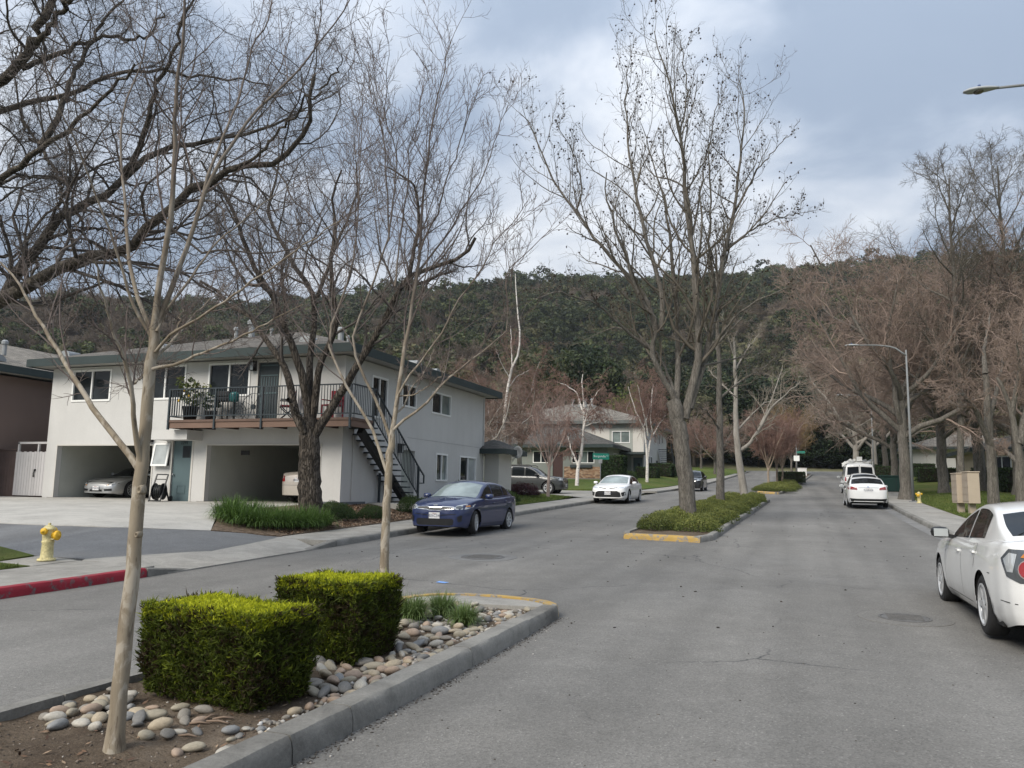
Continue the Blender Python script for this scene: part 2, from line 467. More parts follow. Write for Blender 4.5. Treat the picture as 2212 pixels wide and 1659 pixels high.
def slab_at(parent, name, x0, x1, y0, y1, m, zf=land_at, thick=.12, g=.006, lift=0.0):
    P = [(x0+g, y0+g), (x1-g, y0+g), (x1-g, y1-g), (x0+g, y1-g)]
    P = [(x + float(bend(y)), y) for x, y in P]
    V = [(x, y, float(zf(x, y)) + lift) for x, y in P]; V = [(x, y, z - thick) for x, y, z in V] + V
    mb = MB().add(V, [(0,3,2,1),(4,5,6,7),(0,1,5,4),(1,2,6,5),(2,3,7,6),(3,0,4,7)])
    return mb.build(name, m, parent, fix=False)
pav_l = empty('pavement_left'); tag(pav_l, kind='structure')
for k, y in enumerate(np.arange(-4.0, 10.5, 1.52)):
    slab_at(pav_l, 'paving_slab', -11.85, -10.16, y, min(y + 1.52, 10.62), CONC)
for y in np.arange(15.75, 42.0, 1.55):
    slab_at(pav_l, 'paving_slab', -11.65, -10.16, y, min(y + 1.55, 42.3), CONC)
for y in np.arange(55.2, 100.0, 1.9):
    slab_at(pav_l, 'paving_slab', -11.6, -10.16, y, y + 1.9, CONC)
slab_at(pav_l, 'paving_slab', -12.75, -11.86, 9.75, 10.62, CONC, lift=.004)
pav_r = empty('pavement_right'); tag(pav_r, kind='structure')
for y in np.arange(4.0, 104.0, 1.6):
    slab_at(pav_r, 'paving_slab', 4.01, 5.5, y, y + 1.6, CONC)

def kerb_piece(parent, pts, m, height=.145, width=.16, side=1, wob=.004, base=None, name='kerb_stone'):
    """one length of kerb along a list of places; side=+1 puts its body to the left of the walking direction"""
    pts = np.asarray(pts, float); L = np.concatenate([[0], np.cumsum(np.linalg.norm(np.diff(pts, axis=0), axis=1))])
    n = max(3, int(L[-1] / .12)) if L[-1] < 14 else 40
    t = np.linspace(0, L[-1], n); P = np.stack([np.interp(t, L, pts[:, 0]), np.interp(t, L, pts[:, 1])], 1)
    T = np.gradient(P, axis=0); T /= np.linalg.norm(T, axis=1)[:, None]
    N = np.stack([-T[:, 1], T[:, 0]], 1) * side
    prof = [(0, -.10), (.006, height * .5), (.014, height - .035), (.035, height - .006), (.07, height), (width, height), (width, -.10)]
    z0 = np.array([float(road_z(y)) if base is None else base for y in P[:, 1]])
    V = []
    for i in range(n):
        for j, (o, h) in enumerate(prof):
            ww = wob * 1.2 * math.sin(i * 1.3 + j * .5) * math.sin(i * .37 + j) + RNG.normal(0, wob * .35) if 1 <= j <= 4 else 0
            V.append((P[i, 0] + N[i, 0] * (o + ww), P[i, 1] + N[i, 1] * (o + ww), z0[i] + h + (RNG.normal(0, wob * .2) if 2 <= j <= 5 else 0)))
    k = len(prof)
    Fs = [(i*k+j, i*k+j+1, (i+1)*k+j+1, (i+1)*k+j) for i in range(n-1) for j in range(k-1)]
    Fs += [tuple(range(k)), tuple((n-1)*k+j for j in range(k))[::-1]]
    o = MB().add(V, Fs).build(name, m, parent, smooth=True); o.data.set_sharp_from_angle(angle=R(35)); return o
def kerb_run(parent, path, mats, piece=3.0, side=1, gap=.012, **kw):
    """cuts a kerb line into stones with open joints; mats(y, s) picks the paint"""
    path = np.asarray(path, float); L = np.concatenate([[0], np.cumsum(np.linalg.norm(np.diff(path, axis=0), axis=1))])
    n = max(1, round(L[-1] / piece)); cuts = np.linspace(0, L[-1], n + 1)
    for a, b in zip(cuts[:-1], cuts[1:]):
        a, b = a + gap/2, b - gap/2
        inner = L[(L > a) & (L < b)]; t = np.concatenate([[a], inner, [b]])
        pts = np.stack([np.interp(t, L, path[:, 0]), np.interp(t, L, path[:, 1])], 1)
        mid = pts[len(pts)//2] if len(pts) > 2 else pts.mean(0)
        kerb_piece(parent, pts, mats(mid) if callable(mats) else mats, side=side, **kw)
def bent(x, y0, y1, st=4.0):
    y = np.arange(y0, y1, st); y = np.append(y, y1); return np.stack([x + bend(y), y], 1)

kl = empty('kerb_left'); tag(kl, kind='structure')
kerb_run(kl, bent(-10.0, -6.0, 10.3), lambda p: RED, 3.05, 1)
# tapering end piece
def taper(parent, x, y0, y1, h0, h1, m):
    mb = MB(); z0, z1 = float(road_z(y0)), float(road_z(y1))
    V = []
    for y, z, h in ((y0, z0, h0), (y1, z1, h1)):
        V += [(x, y, z-.1), (x-.01, y, z+h-.02), (x-.04, y, z+h), (x-.16, y, z+h), (x-.16, y, z-.1)]
    mb.add(V, [(i, i+1, i+6, i+5) for i in range(4)] + [(0,1,2,3,4), (9,8,7,6,5)])
    return mb.build('kerb_stone', m, parent)
taper(kl, -10.0, 10.32, 11.35, .145, .02, KERB)
taper(kl, -10.0, 15.9, 14.7, .145, .02, KERB)
kerb_run(kl, bent(-10.0, 15.92, 42.2), KERB, 3.0, 1)
kerb_run(kl, bent(-10.0, 55.2, 108), KERB, 6.0, 1)
kr = empty('kerb_right'); tag(kr, kind='structure')
kerb_run(kr, bent(3.85, 2.0, 107), KERB, 3.2, -1)
tag(road_sheet('gutter', 3.45, 3.845, 2, 107, make_concrete('gutter_concrete', .21, (1, .99, .96), 0, .3), 3, 120, .005), kind='structure')

# ---- near median: kerb, soil, concrete nose
med = empty('median_kerb'); tag(med, kind='structure')
kerb_run(med, [(-2.78, -3.0), (-2.78, 1.9)], KERB, 2.0, 1, height=.165, width=.20, wob=.006)
for a, b in ((1.91, 4.06), (4.075, 4.72), (4.735, 6.75), (6.762, 8.35), (8.362, 9.45)):
    kerb_piece(med, [(-2.78, a), (-2.78, b)], KERB, height=.165 if a < 8 else .15, width=.20, side=1, wob=.006)
NOSE = [(-2.785, 9.46), (-2.83, 9.62), (-2.98, 9.80), (-3.25, 9.93), (-3.7, 10.0), (-4.2, 9.98), (-4.6, 9.82), (-4.85, 9.5), (-4.93, 9.1)]
kerb_piece(med, NOSE[:5], YEL, height=.15, width=.18, side=1, wob=.003)
kerb_piece(med, NOSE[4:], YEL, height=.15, width=.18, side=1, wob=.003)
kerb_run(med, [(-4.93, 9.08), (-4.95, -3.0)], KERB, 2.2, 1, height=.15, width=.18, wob=.005)
tag(poly_sheet('median_nose_slab', [(-2.97, 9.33), (-3.0, 9.58), (-3.3, 9.74), (-3.75, 9.81), (-4.2, 9.79), (-4.55, 9.62), (-4.72, 9.35), (-4.74, 9.22), (-3.9, 9.22)],
               lambda x, y: road_z(y) + .135, CONC, .5, thick=.1), kind='structure')
def make_soil():
    m, n, l, b = _nt('soil')
    co = coords(n, l)
    c = ramp(n, l, noise(n, l, co, 1.6, 6, .65), [(.3, (.085, .064, .047)), (.55, (.15, .117, .086)), (.75, (.22, .18, .14))])
    c = mixc(n, l, .8, c, ramp(n, l, noise(n, l, co, 60, 5, .75), [(.3, gray(.5)), (.7, gray(1.5))]), 'MULTIPLY')
    chips = ramp(n, l, noise(n, l, co, 85, 2, .5), [(.70, gray(0)), (.74, gray(1))])
    c = mixc(n, l, chips, c, (.30, .26, .21))
    l.new(c, b.inputs['Base Color']); b.inputs['Roughness'].default_value = .95
    b.inputs['Specular IOR Level'].default_value = .1
    bump(n, l, b, noise(n, l, co, 28, 6, .75), 1.0, .03)
    return m
SOIL = make_soil()
def soil_z(x, y):
    return road_z(y) + .095 + .02 * np.sin(x * 5.1 + y * 2.3) * np.sin(y * 3.7) + .008 * np.sin(x * 17) * np.sin(y * 19)
bed = grid_sheet(np.linspace(-4.79, -2.94, 40), np.linspace(-3, 9.35, 220), soil_z, 'planting_bed', SOIL); tag(bed, kind='structure')

# ---- islands farther up the street
def island(name, outline, yellow, piece=2.6, h=.15):
    k = empty(name); tag(k, kind='structure')
    o = [tuple(p) for p in outline] + [tuple(outline[0])]
    L = []
    for (x0, y0), (x1, y1) in zip(o[:-1], o[1:]):
        n = max(1, round(math.hypot(x1-x0, y1-y0) / piece))
        for i in range(n):
            a, b = i / n, (i + 1) / n
            d = .006 / max(.1, math.hypot(x1-x0, y1-y0))
            p, q = (x0+(x1-x0)*(a+d), y0+(y1-y0)*(a+d)), (x0+(x1-x0)*(b-d), y0+(y1-y0)*(b-d))
            kerb_piece(k, [p, q], yellow(((p[0]+q[0])/2, (p[1]+q[1])/2)) or KERB, height=h, side=1, width=.17)
    c = np.mean(outline, 0)
    inner = [tuple(c + (np.array(p) - c) * np.array([.88, .993])) for p in outline]
    s = poly_sheet('island_soil', inner, lambda x, y: road_z(y) + .11, SOIL, 1.2); tag(s, kind='structure')
I2 = [(-2.35, 20.35), (-2.1, 21.2), (-1.5, 45.6), (-1.75, 46.3), (-3.7, 46.6), (-4.1, 40.0), (-4.5, 21.4), (-4.35, 20.65)]
island('island_kerb', I2, lambda p: (YEL2 if p[0] > -3.2 else YEL) if p[1] < 20.9 and p[0] < -2.36 else None)
I3 = [(-1.4, 57.4), (-1.1, 58.2), (-.45, 72.3), (-.75, 72.9), (-2.3, 73.2), (-3.0, 60.2), (-2.8, 59.3)]
island('island_kerb_beyond', I3, lambda p: YEL if p[1] < 59.6 and -2.85 < p[0] < -1.4 else None, 4)
I4 = [(-.3, 76.2), (.1, 77), (1.6, 102), (1.3, 103), (0, 103), (-1.6, 78), (-1.5, 77)]
island('island_kerb_last', I4, lambda p: None, 6)

# ---- lawns, beds
def make_lawn(name, g=(.085, .135, .03), dry=(.16, .15, .055)):
    m, n, l, b = _nt(name)
    co = coords(n, l)
    c = ramp(n, l, noise(n, l, co, .5, 5, .6), [(.35, g), (.62, tuple(.5*(a+d) for a, d in zip(g, dry))), (.8, dry)])
    c = mixc(n, l, .8, c, ramp(n, l, noise(n, l, co, 22, 5, .75), [(.3, gray(.5)), (.7, gray(1.4))]), 'MULTIPLY')
    l.new(c, b.inputs['Base Color']); b.inputs['Roughness'].default_value = .9
    b.inputs['Specular IOR Level'].default_value = .1
    bump(n, l, b, noise(n, l, co, 30, 5, .8), 1.0, .06)
    return m
LAWN = make_lawn('lawn_grass'); LAWN2 = make_lawn('patchy_lawn_grass', (.10, .145, .03), (.22, .185, .07))
def sheet(name, pts, m, dz=.02, res=1.5):
    return tag(poly_sheet(name, pts, lambda x, y: land_at(x, y) + dz, m, res, thick=.25), kind='structure')
sheet('lawn_corner', [(-11.87, -6), (-11.87, 9.7), (-12.8, 9.75), (-12.85, 10.25)] + [(x, y - .03) for x, y in AL_F[2:]] + [(-60, -6)], LAWN, .012)
MULCH = pbr('bark_mulch', (.15, .112, .082), .95, .45, 9, .5, 60, .9, 45, .04, .1)
sheet('mulch_bed', [(-11.68, 15.95), (-11.68, 29.0), (-14.05, 29.0), (-14.05, 22.45), (-15.4, 22.45), (-15.3, 19.5), (-14.7, 17.65), (-13.66, 16.25)] + BED_F, MULCH, .018, .8)
sheet('lawn_beside_house', [(-11.68, 29.05), (-11.68, 40.0), (-12.1, 42.0), (-13.2, 43.6), (-15, 44.4), (-34, 44.9), (-34, 36.5), (-14.05, 36.5), (-14.05, 29.05)], LAWN, .02)
sheet('lawn_corner_house', [(-11.3, 56.0), (-12.5, 54.6), (-14, 54.2), (-46, 54.2), (-46, 112), (-6.7, 112), (-8.0, 90), (-9.2, 80), (-10.6, 62)], LAWN, .02, 3)
sheet('lawn_right', [(5.52, 2), (5.52, 32)] + [(5.52 + float(bend(y)), y) for y in range(36, 110, 6)] + [(70, 108), (70, 2)], LAWN2, .02, 3)
tag(poly_sheet('stair_landing', [(-14.05, 24.2), (-12.1, 24.2), (-11.7, 26.2), (-11.7, 27.2), (-14.05, 27.2)], lambda x, y: 1.02 + 0*x, CONC_L, 1, thick=.2), kind='structure')
# ------------------------------------------------------------------ buildings
WC = True
def make_stucco(name, col):
    m, n, l, b = _nt(name); co = coords(n, l); st = coords(n, l, 'Object', (1, 1, .12))
    c = ramp(n, l, noise(n, l, co, .45, 5, .6), [(.3, tuple(k * .93 for k in col)), (.7, tuple(k * 1.05 for k in col))])
    c = mixc(n, l, .22, c, ramp(n, l, noise(n, l, st, 2.6, 5, .65), [(.35, gray(.86)), (.6, gray(1.04))]), 'MULTIPLY')
    c = mixc(n, l, .5, c, ramp(n, l, noise(n, l, co, 45, 4, .7), [(.3, gray(.88)), (.7, gray(1.1))]), 'MULTIPLY')
    l.new(c, b.inputs['Base Color']); b.inputs['Roughness'].default_value = .92; b.inputs['Specular IOR Level'].default_value = .15
    bump(n, l, b, noise(n, l, co, 70, 5, .7), .5, .012); return m
STUCCO = make_stucco('grey_stucco', (.56, .553, .535))
STUCCO_W = pbr('pale_stucco', (.56, .54, .50), .9, .05, .7, .07, 40, .5, 130, .006, .2)
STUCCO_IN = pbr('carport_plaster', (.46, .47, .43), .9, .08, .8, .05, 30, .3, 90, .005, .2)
BROWN = pbr('brown_stucco', (.21, .155, .135), .9, .06, .6, .08, 40, .5, 130, .006, .2)
BEIGE = pbr('beige_siding', (.50, .42, .31), .85, .06, .8, .05, 40, .2, 90, .004, .2)
SIDING = pbr('sage_siding', (.20, .215, .20), .8, .06, .8, .05, 40, .2, 90, .004, .2)
SIDING_L = pbr('pale_siding', (.33, .35, .32), .8, .06, .8, .05, 40, .2, 90, .004, .2)
FASCIA = pbr('slate_trim', (.036, .050, .050), .6, .1, 1.2, .05, 60, spec=.3)
SOFFIT = pbr('soffit_paint', (.40, .395, .37), .9, .05)
WHITE = pbr('white_vinyl', (.80, .80, .78), .45, .03, 2, spec=.4)
GLASS_D = None
def make_glass(name, col, rough=.03, spec=.5):
    m, n, l, b = _nt(name)
    co = coords(n, l)
    l.new(ramp(n, l, noise(n, l, co, 1.1, 3), [(.35, tuple(c * .5 for c in col)), (.7, col)]), b.inputs['Base Color'])
    b.inputs['Roughness'].default_value = rough; b.inputs['Specular IOR Level'].default_value = spec
    b.inputs['IOR'].default_value = 1.5
    bump(n, l, b, noise(n, l, co, 2.3, 2), .10, .02)
    return m
GLASS = make_glass('window_glass', (.022, .027, .030), .03, .28); GLASS_L = make_glass('curtained_glass', (.22, .27, .26))
GLASS_B = make_glass('bright_glass', (.45, .48, .48), .1)
METAL_D = pbr('dark_railing', (.025, .035, .042), .45, .1, 3, spec=.5)
TRIM_BR = pbr('brown_deck_paint', (.12, .075, .056), .7, .12, 1.5, .06, 40)
DOOR_T = pbr('teal_door_paint', (.085, .128, .138), .55, .06, 1.0)
DOOR_D = pbr('dark_screen_door', (.035, .045, .05), .6, .1)
GREYMET = pbr('galvanised_metal', (.30, .315, .32), .55, .1, 4, metal=.3)
BLACK = pbr('black_plastic', (.015, .015, .016), .5, .1)
def make_shingle(name, base, sx=3.4):
    m, n, l, b = _nt(name)
    co = coords(n, l)
    sep = n.new('ShaderNodeSeparateXYZ'); l.new(co, sep.inputs[0])
    ad = n.new('ShaderNodeMath'); ad.operation = 'ADD'; l.new(sep.outputs['X'], ad.inputs[0]); l.new(sep.outputs['Y'], ad.inputs[1])
    cb = n.new('ShaderNodeCombineXYZ'); l.new(ad.outputs[0], cb.inputs[0])
    zz = n.new('ShaderNodeMath'); zz.operation = 'MULTIPLY'; zz.inputs[1].default_value = 3.2; l.new(sep.outputs['Z'], zz.inputs[0]); l.new(zz.outputs[0], cb.inputs[1])
    br = n.new('ShaderNodeTexBrick'); br.inputs['Scale'].default_value = 3.0
    br.inputs['Color1'].default_value = (*[c * .68 for c in base], 1); br.inputs['Color2'].default_value = (*[c * 1.22 for c in base], 1)
    br.inputs['Mortar'].default_value = (*[c * .3 for c in base], 1); br.inputs['Mortar Size'].default_value = .03
    br.inputs['Brick Width'].default_value = .9; br.inputs['Row Height'].default_value = .42; br.inputs['Bias'].default_value = -.1
    l.new(cb.outputs[0], br.inputs['Vector'])
    c = mixc(n, l, .8, br.outputs['Color'], ramp(n, l, noise(n, l, co, .6, 5), [(.3, gray(.75)), (.7, gray(1.2))]), 'MULTIPLY')
    c = mixc(n, l, .6, c, ramp(n, l, noise(n, l, co, 25, 4), [(.3, gray(.7)), (.7, gray(1.3))]), 'MULTIPLY')
    l.new(c, b.inputs['Base Color']); b.inputs['Roughness'].default_value = .92; b.inputs['Specular IOR Level'].default_value = .2
    bump(n, l, b, br.outputs['Fac'], .8, .03).invert = True
    return m
SHING = make_shingle('roof_shingle', (.15, .138, .122)); SHING2 = make_shingle('grey_roof_shingle', (.24, .22, .19)); SHING_D = make_shingle('dark_roof_shingle', (.115, .11, .10))

class Plane:
    """a wall plane: u runs along it to the right as seen from outside, n points outwards"""
    def __init__(s, o, u):
        s.o = np.array(o, float); s.u = np.array(u, float); s.n = np.cross(s.u, [0, 0, 1.0])
    def p(s, u, z, n=0.0): q = s.o + s.u * u + s.n * n; return (q[0], q[1], z)
    def box(s, mb, u0, u1, z0, z1, n0, n1):
        V = [s.p(u, z, n) for z in (z0, z1) for u, n in ((u0, n0), (u1, n0), (u1, n1), (u0, n1))]
        return mb.add(V, [(0,3,2,1),(4,5,6,7),(0,1,5,4),(1,2,6,5),(2,3,7,6),(3,0,4,7)])
    def u_of(s, pt): return float((np.array(pt[:2]) - s.o[:2]) @ s.u[:2])
def wall(name, pl, u0, u1, z0, z1, holes, m, parent, t=.2):
    us = sorted({u0, u1, *[h[0] for h in holes], *[h[1] for h in holes]}); zs = sorted({z0, z1, *[h[2] for h in holes], *[h[3] for h in holes]})
    us = [u for u in us if u0 <= u <= u1]; zs = [z for z in zs if z0 <= z <= z1]
    mb = MB()
    for a, b in zip(us[:-1], us[1:]):
        run = None
        for c, d in zip(zs[:-1], zs[1:]):
            mu, mz = (a+b)/2, (c+d)/2
            if any(h[0] < mu < h[1] and h[2] < mz < h[3] for h in holes):
                if run: pl.box(mb, a, b, run[0], run[1], -t, 0); run = None
            else: run = (run[0], d) if run else (c, d)
        if run: pl.box(mb, a, b, run[0], run[1], -t, 0)
    return mb.build(name, m, parent)
def window(pl, u0, u1, z0, z1, parent, split=(.5,), glass=(None, None), fw=.07, m=None, out=.03, back=-.06):
    """white framed sliding window: frame, one bar per split, one pane per light"""
    m = m or WHITE; mb = MB()
    pl.box(mb, u0, u1, z0, z0+fw, back, out); pl.box(mb, u0, u1, z1-fw, z1, back, out)
    pl.box(mb, u0, u0+fw, z0+fw, z1-fw, back, out); pl.box(mb, u1-fw, u1, z0+fw, z1-fw, back, out)
    cuts = [u0+fw] + [u0 + (u1-u0)*s for s in split] + [u1-fw]
    for c in cuts[1:-1]: pl.box(mb, c-fw*.45, c+fw*.45, z0+fw, z1-fw, back, out-.012)
    f = mb.build('window', m, parent)
    for i, (a, b) in enumerate(zip(cuts[:-1], cuts[1:])):
        g = MB(); pl.box(g, a + (fw*.45 if i else 0), b - (fw*.45 if i < len(cuts)-2 else 0), z0+fw, z1-fw, back+.012, back+.022)
        g.build('pane', (glass[i] if i < len(glass) and glass[i] else GLASS), f)
    return f
def hip_roof(parent, x0, x1, y0, y1, z, rise, m, fas=.28, name='roof', trim=None, gable=None):
    trim = trim or FASCIA
    w, d = x1-x0, y1-y0
    if w >= d: a, b = ((x0 + (0 if gable else d/2), (y0+y1)/2), (x1 - (0 if gable else d/2), (y0+y1)/2))
    else: a, b = (((x0+x1)/2, y0 + (0 if gable else w/2)), ((x0+x1)/2, y1 - (0 if gable else w/2)))
    c = [(x0,y0,z), (x1,y0,z), (x1,y1,z), (x0,y1,z)]; r0, r1 = (*a, z+rise), (*b, z+rise)
    mb = MB()
    if w >= d: mb.add(c + [r0, r1], [(0,1,5,4), (1,2,5), (2,3,4,5), (3,0,4)])
    else: mb.add(c + [r0, r1], [(0,1,4), (1,2,5,4), (2,3,5), (3,0,4,5)])
    rf = mb.build(name, m, parent)
    t = MB()
    for p, q in ((c[0], c[1]), (c[1], c[2]), (c[2], c[3]), (c[3], c[0])):
        t.bar((p[0], p[1], z - fas/2 + .01), (q[0], q[1], z - fas/2 + .01), .05, fas)
    t.build('fascia', trim, rf)
    s = MB(); s.box((x0+.03, y0+.03, z-fas+.05), (x1-.03, y1-.03, z-fas+.07)); s.build('soffit', SOFFIT, rf)
    return rf
def pipe(parent, p, r, h, m=None, cap=True):
    mb = MB().lathe([(r, 0), (r, h)], p, 10)
    if cap: mb.lathe([(r*1.5, h*.78), (r*1.5, h*.98), (r*.8, h*1.08)], p, 10)
    return mb.build('vent_pipe', m or GREYMET, parent, smooth=False)

# ---- the grey apartment house on the corner of the alley
HX0, HX1, HY0, HY1 = -27.25, -14.1, 22.5, 35.0
HZ0, HZ1 = .88, 5.92
house = empty('apartment_house', (-20.7, 28.7, .9), label='light grey stucco apartment house with carports and a balcony above a door numbered 2291', cat='house')
FR = Plane((HX0, HY0, 0), (1, 0, 0)); SD = Plane((HX1, HY0, 0), (0, 1, 0))
def fu(px, py=900): return FR.u_of(atY(px, py, HY0))
def fz(px, py): return float(atY(px, py, HY0)[2])
def su(px, py=900): return SD.u_of(atX(px, py, HX1))
W = HX1 - HX0
w1 = (fu(151), fu(235), fz(190, 867.5), fz(190, 799)); w2 = (fu(307), fu(397), fz(350, 863.6), fz(350, 790)); w3 = (fu(445), fu(536), fz(490, 857), fz(490, 784))
ud = (fu(553), fu(599), 3.72, fz(575, 783))
cl = (fu(131), fu(336), HZ0, 2.92); cr = (fu(453), fu(696), HZ0, 2.92)
ld = (fu(379), fu(420), HZ0, fz(398, 951)); aw = (fu(343), fu(373), fz(355, 1006), fz(355, 958))
front_holes = [w1, w2, w3, ud, cl, cr, ld, aw]
wall('front_wall', FR, 0, W, HZ0 - .4, HZ1, front_holes, STUCCO, house)
sw_up1 = (su(866), su(898), 4.62, 5.52); sw_up2 = (su(931), su(973), 4.60, 5.53)
sw_lo1 = (su(944), su(969), 1.84, 3.0); sw_lo2 = (su(995), su(1030), 1.86, 3.0)
sdoor = (su(871), su(899), 1.0, 2.98); sw_st = (su(800), su(835), 4.0, 5.5)
wall('side_wall', SD, .2, HY1 - HY0, HZ0 - .4, HZ1, [sw_up1, sw_up2, sw_lo1, sw_lo2, sdoor, sw_st], STUCCO, house)
MB().box((HX0, HY1-.2, .5), (HX1-.21, HY1, HZ1)).build('back_wall', STUCCO, house)
MB().box((HX0, HY0+.21, .5), (HX0+.2, HY1-.21, HZ1)).build('end_wall', STUCCO, house)
# plaster band line between the storeys on the street side, skirting along the foot
b_ = MB(); SD.box(b_, 4.6, HY1-HY0-.05, 3.46, 3.475, -.01, .006); b_.build('plaster_joint', pbr('joint_grey', (.33, .33, .33), .9), house)  # the joint is a thin strip of darker grey
b_ = MB(); SD.box(b_, .0, 1.6, .98, 1.06, 0, .012); FR.box(b_, cr[1] + .02, W - .01, .98, 1.06, 0, .012); b_.build('skirting', pbr('dark_skirting', (.12, .13, .14), .8), house)
# carport insides
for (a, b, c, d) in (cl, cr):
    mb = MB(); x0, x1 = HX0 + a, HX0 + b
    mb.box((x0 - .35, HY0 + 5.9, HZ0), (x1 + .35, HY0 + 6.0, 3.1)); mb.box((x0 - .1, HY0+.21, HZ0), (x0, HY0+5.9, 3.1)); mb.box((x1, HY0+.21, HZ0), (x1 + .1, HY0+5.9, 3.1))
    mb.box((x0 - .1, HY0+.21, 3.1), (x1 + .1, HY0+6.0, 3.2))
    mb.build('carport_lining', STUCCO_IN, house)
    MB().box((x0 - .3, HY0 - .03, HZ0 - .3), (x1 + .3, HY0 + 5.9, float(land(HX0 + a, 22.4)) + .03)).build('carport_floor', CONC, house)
    # thin casing round the opening
    mb = MB(); FR.box(mb, a-.06, b+.06, d-.0, d+.05, 0, .02); FR.box(mb, a-.05, a, HZ0, d, 0, .02); FR.box(mb, b, b+.05, HZ0, d, 0, .02)
    mb.build('opening_trim', STUCCO_W, house)
mb = MB(); FR.box(mb, cr[0]+.75, cr[0]+1.1, 2.62, 2.78, -.9, -.86); mb.build('carport_sign', BLACK, house)
window(FR, *w1, house); window(FR, *w2, house, glass=(None, None)); window(FR, *w3, house)
window(SD, *sw_up1, house); window(SD, *sw_up2, house, glass=(None, GLASS_L)); window(SD, *sw_lo1, house, glass=(None, GLASS_L)); window(SD, *sw_lo2, house, glass=(None, GLASS_B)); window(SD, *sw_st, house)
# lower door 2291
def door(pl, h, parent, m, panel=True, z0=None):
    u0, u1, z0_, z1 = h; z0 = z0_ if z0 is None else z0
    mb = MB(); pl.box(mb, u0-.07, u0, z0, z1+.07, -.02, .02); pl.box(mb, u1, u1+.07, z0, z1+.07, -.02, .02); pl.box(mb, u0, u1, z1, z1+.07, -.02, .02)
    mb.build('door_frame', STUCCO_W, parent)
    mb = MB(); pl.box(mb, u0, u1, z0, z1, -.09, -.05); d = mb.build('door', m, parent)
    k = MB().lathe([(.012, .0), (.012, .04), (.032, .05), (.035, .075), (.02, .09)], (0, 0, 0), 10, 'y')
    V = np.concatenate(k.v); q = np.array([pl.p(u0+.08 + v[0], z0+.95 + v[2], -.05 + v[1]) for v in V]); k.v = [q]
    k.build('door_handle', GREYMET, d, smooth=True)
    return d
land_f = float(land(-20.5, 22.3))
d_ = door(FR, ld, house, DOOR_T, z0=land_f)
u0, u1, _, z1 = ld; um = (u0+u1)/2; ww = u1-u0
g = MB(); FR.box(g, um-.02, u1-.10, z1-.62, z1-.20, -.052, -.044); g.build('door_light', GLASS, d_)
g = MB(); FR.box(g, um-.19, um+.19, land_f+.28, land_f+.31, -.05, -.035); FR.box(g, um-.19, um+.19, land_f+.55, land_f+.58, -.05, -.035)
FR.box(g, um-.19, um-.16, land_f+.31, land_f+.55, -.05, -.035); FR.box(g, um+.16, um+.19, land_f+.31, land_f+.55, -.05, -.035); g.build('pet_flap', DOOR_T, d_)
def lettering(name, text, size, pos, u, m, parent, ext=.004, align='CENTER', font_scale=1.0):
    """flat raised letters standing on a plane whose reading direction is u"""
    c = bpy.data.curves.new(name, 'FONT'); c.body = text; c.size = size; c.extrude = ext; c.align_x = align; c.align_y = 'CENTER'; c.resolution_u = 2
    t = bpy.data.objects.new('tmp_text', c); COL.objects.link(t)
    dg = bpy.context.evaluated_depsgraph_get(); me = bpy.data.meshes.new_from_object(t.evaluated_get(dg))
    bpy.data.objects.remove(t); bpy.data.curves.remove(c)
    u = Vector(u).normalized(); up = Vector((0, 0, 1)); n_ = u.cross(up)
    up = n_.cross(u)
    Mx = Matrix((( u.x, up.x, n_.x, pos[0]), (u.y, up.y, n_.y, pos[1]), (u.z, up.z, n_.z, pos[2]), (0, 0, 0, 1)))
    me.transform(Mx); return link(name, me, m, parent)
lettering('house_number', '2291', .17, FR.p(um + .03, z1-.09, -.045), (1, 0, 0), BLACK, d_)
# awning window hung open beside the door
u0, u1, z0, z1 = aw
mb = MB(); tilt = .13
def tp(u, v, n=0): return FR.p(u, z1 - v * (z1-z0), .02 + n + tilt * v)
def tbox(mb, ua, ub, va, vb):
    V = [tp(u, v, n) for n in (0, .04) for u, v in ((ua, va), (ub, va), (ub, vb), (ua, vb))]
    mb.add(V, [(0,1,2,3),(7,6,5,4),(0,4,5,1),(1,5,6,2),(2,6,7,3),(3,7,4,0)])
tbox(mb, u0-.04, u1+.04, 0, .06); tbox(mb, u0-.04, u1+.04, .94, 1.02); tbox(mb, u0-.04, u0+.03, .06, .94); tbox(mb, u1-.03, u1+.04, .06, .94)
f = mb.build('awning_window', WHITE, house)
g = MB(); g.add([tp(u0+.03, .06, .02), tp(u1-.03, .06, .02), tp(u1-.03, .94, .02), tp(u0+.03, .94, .02)], [(0,1,2,3)]); g.build('pane', GLASS_B, f)
mb = MB(); FR.box(mb, u0, u1, z0, z1, -.18, -.16); mb.build('window_back', BLACK, house)
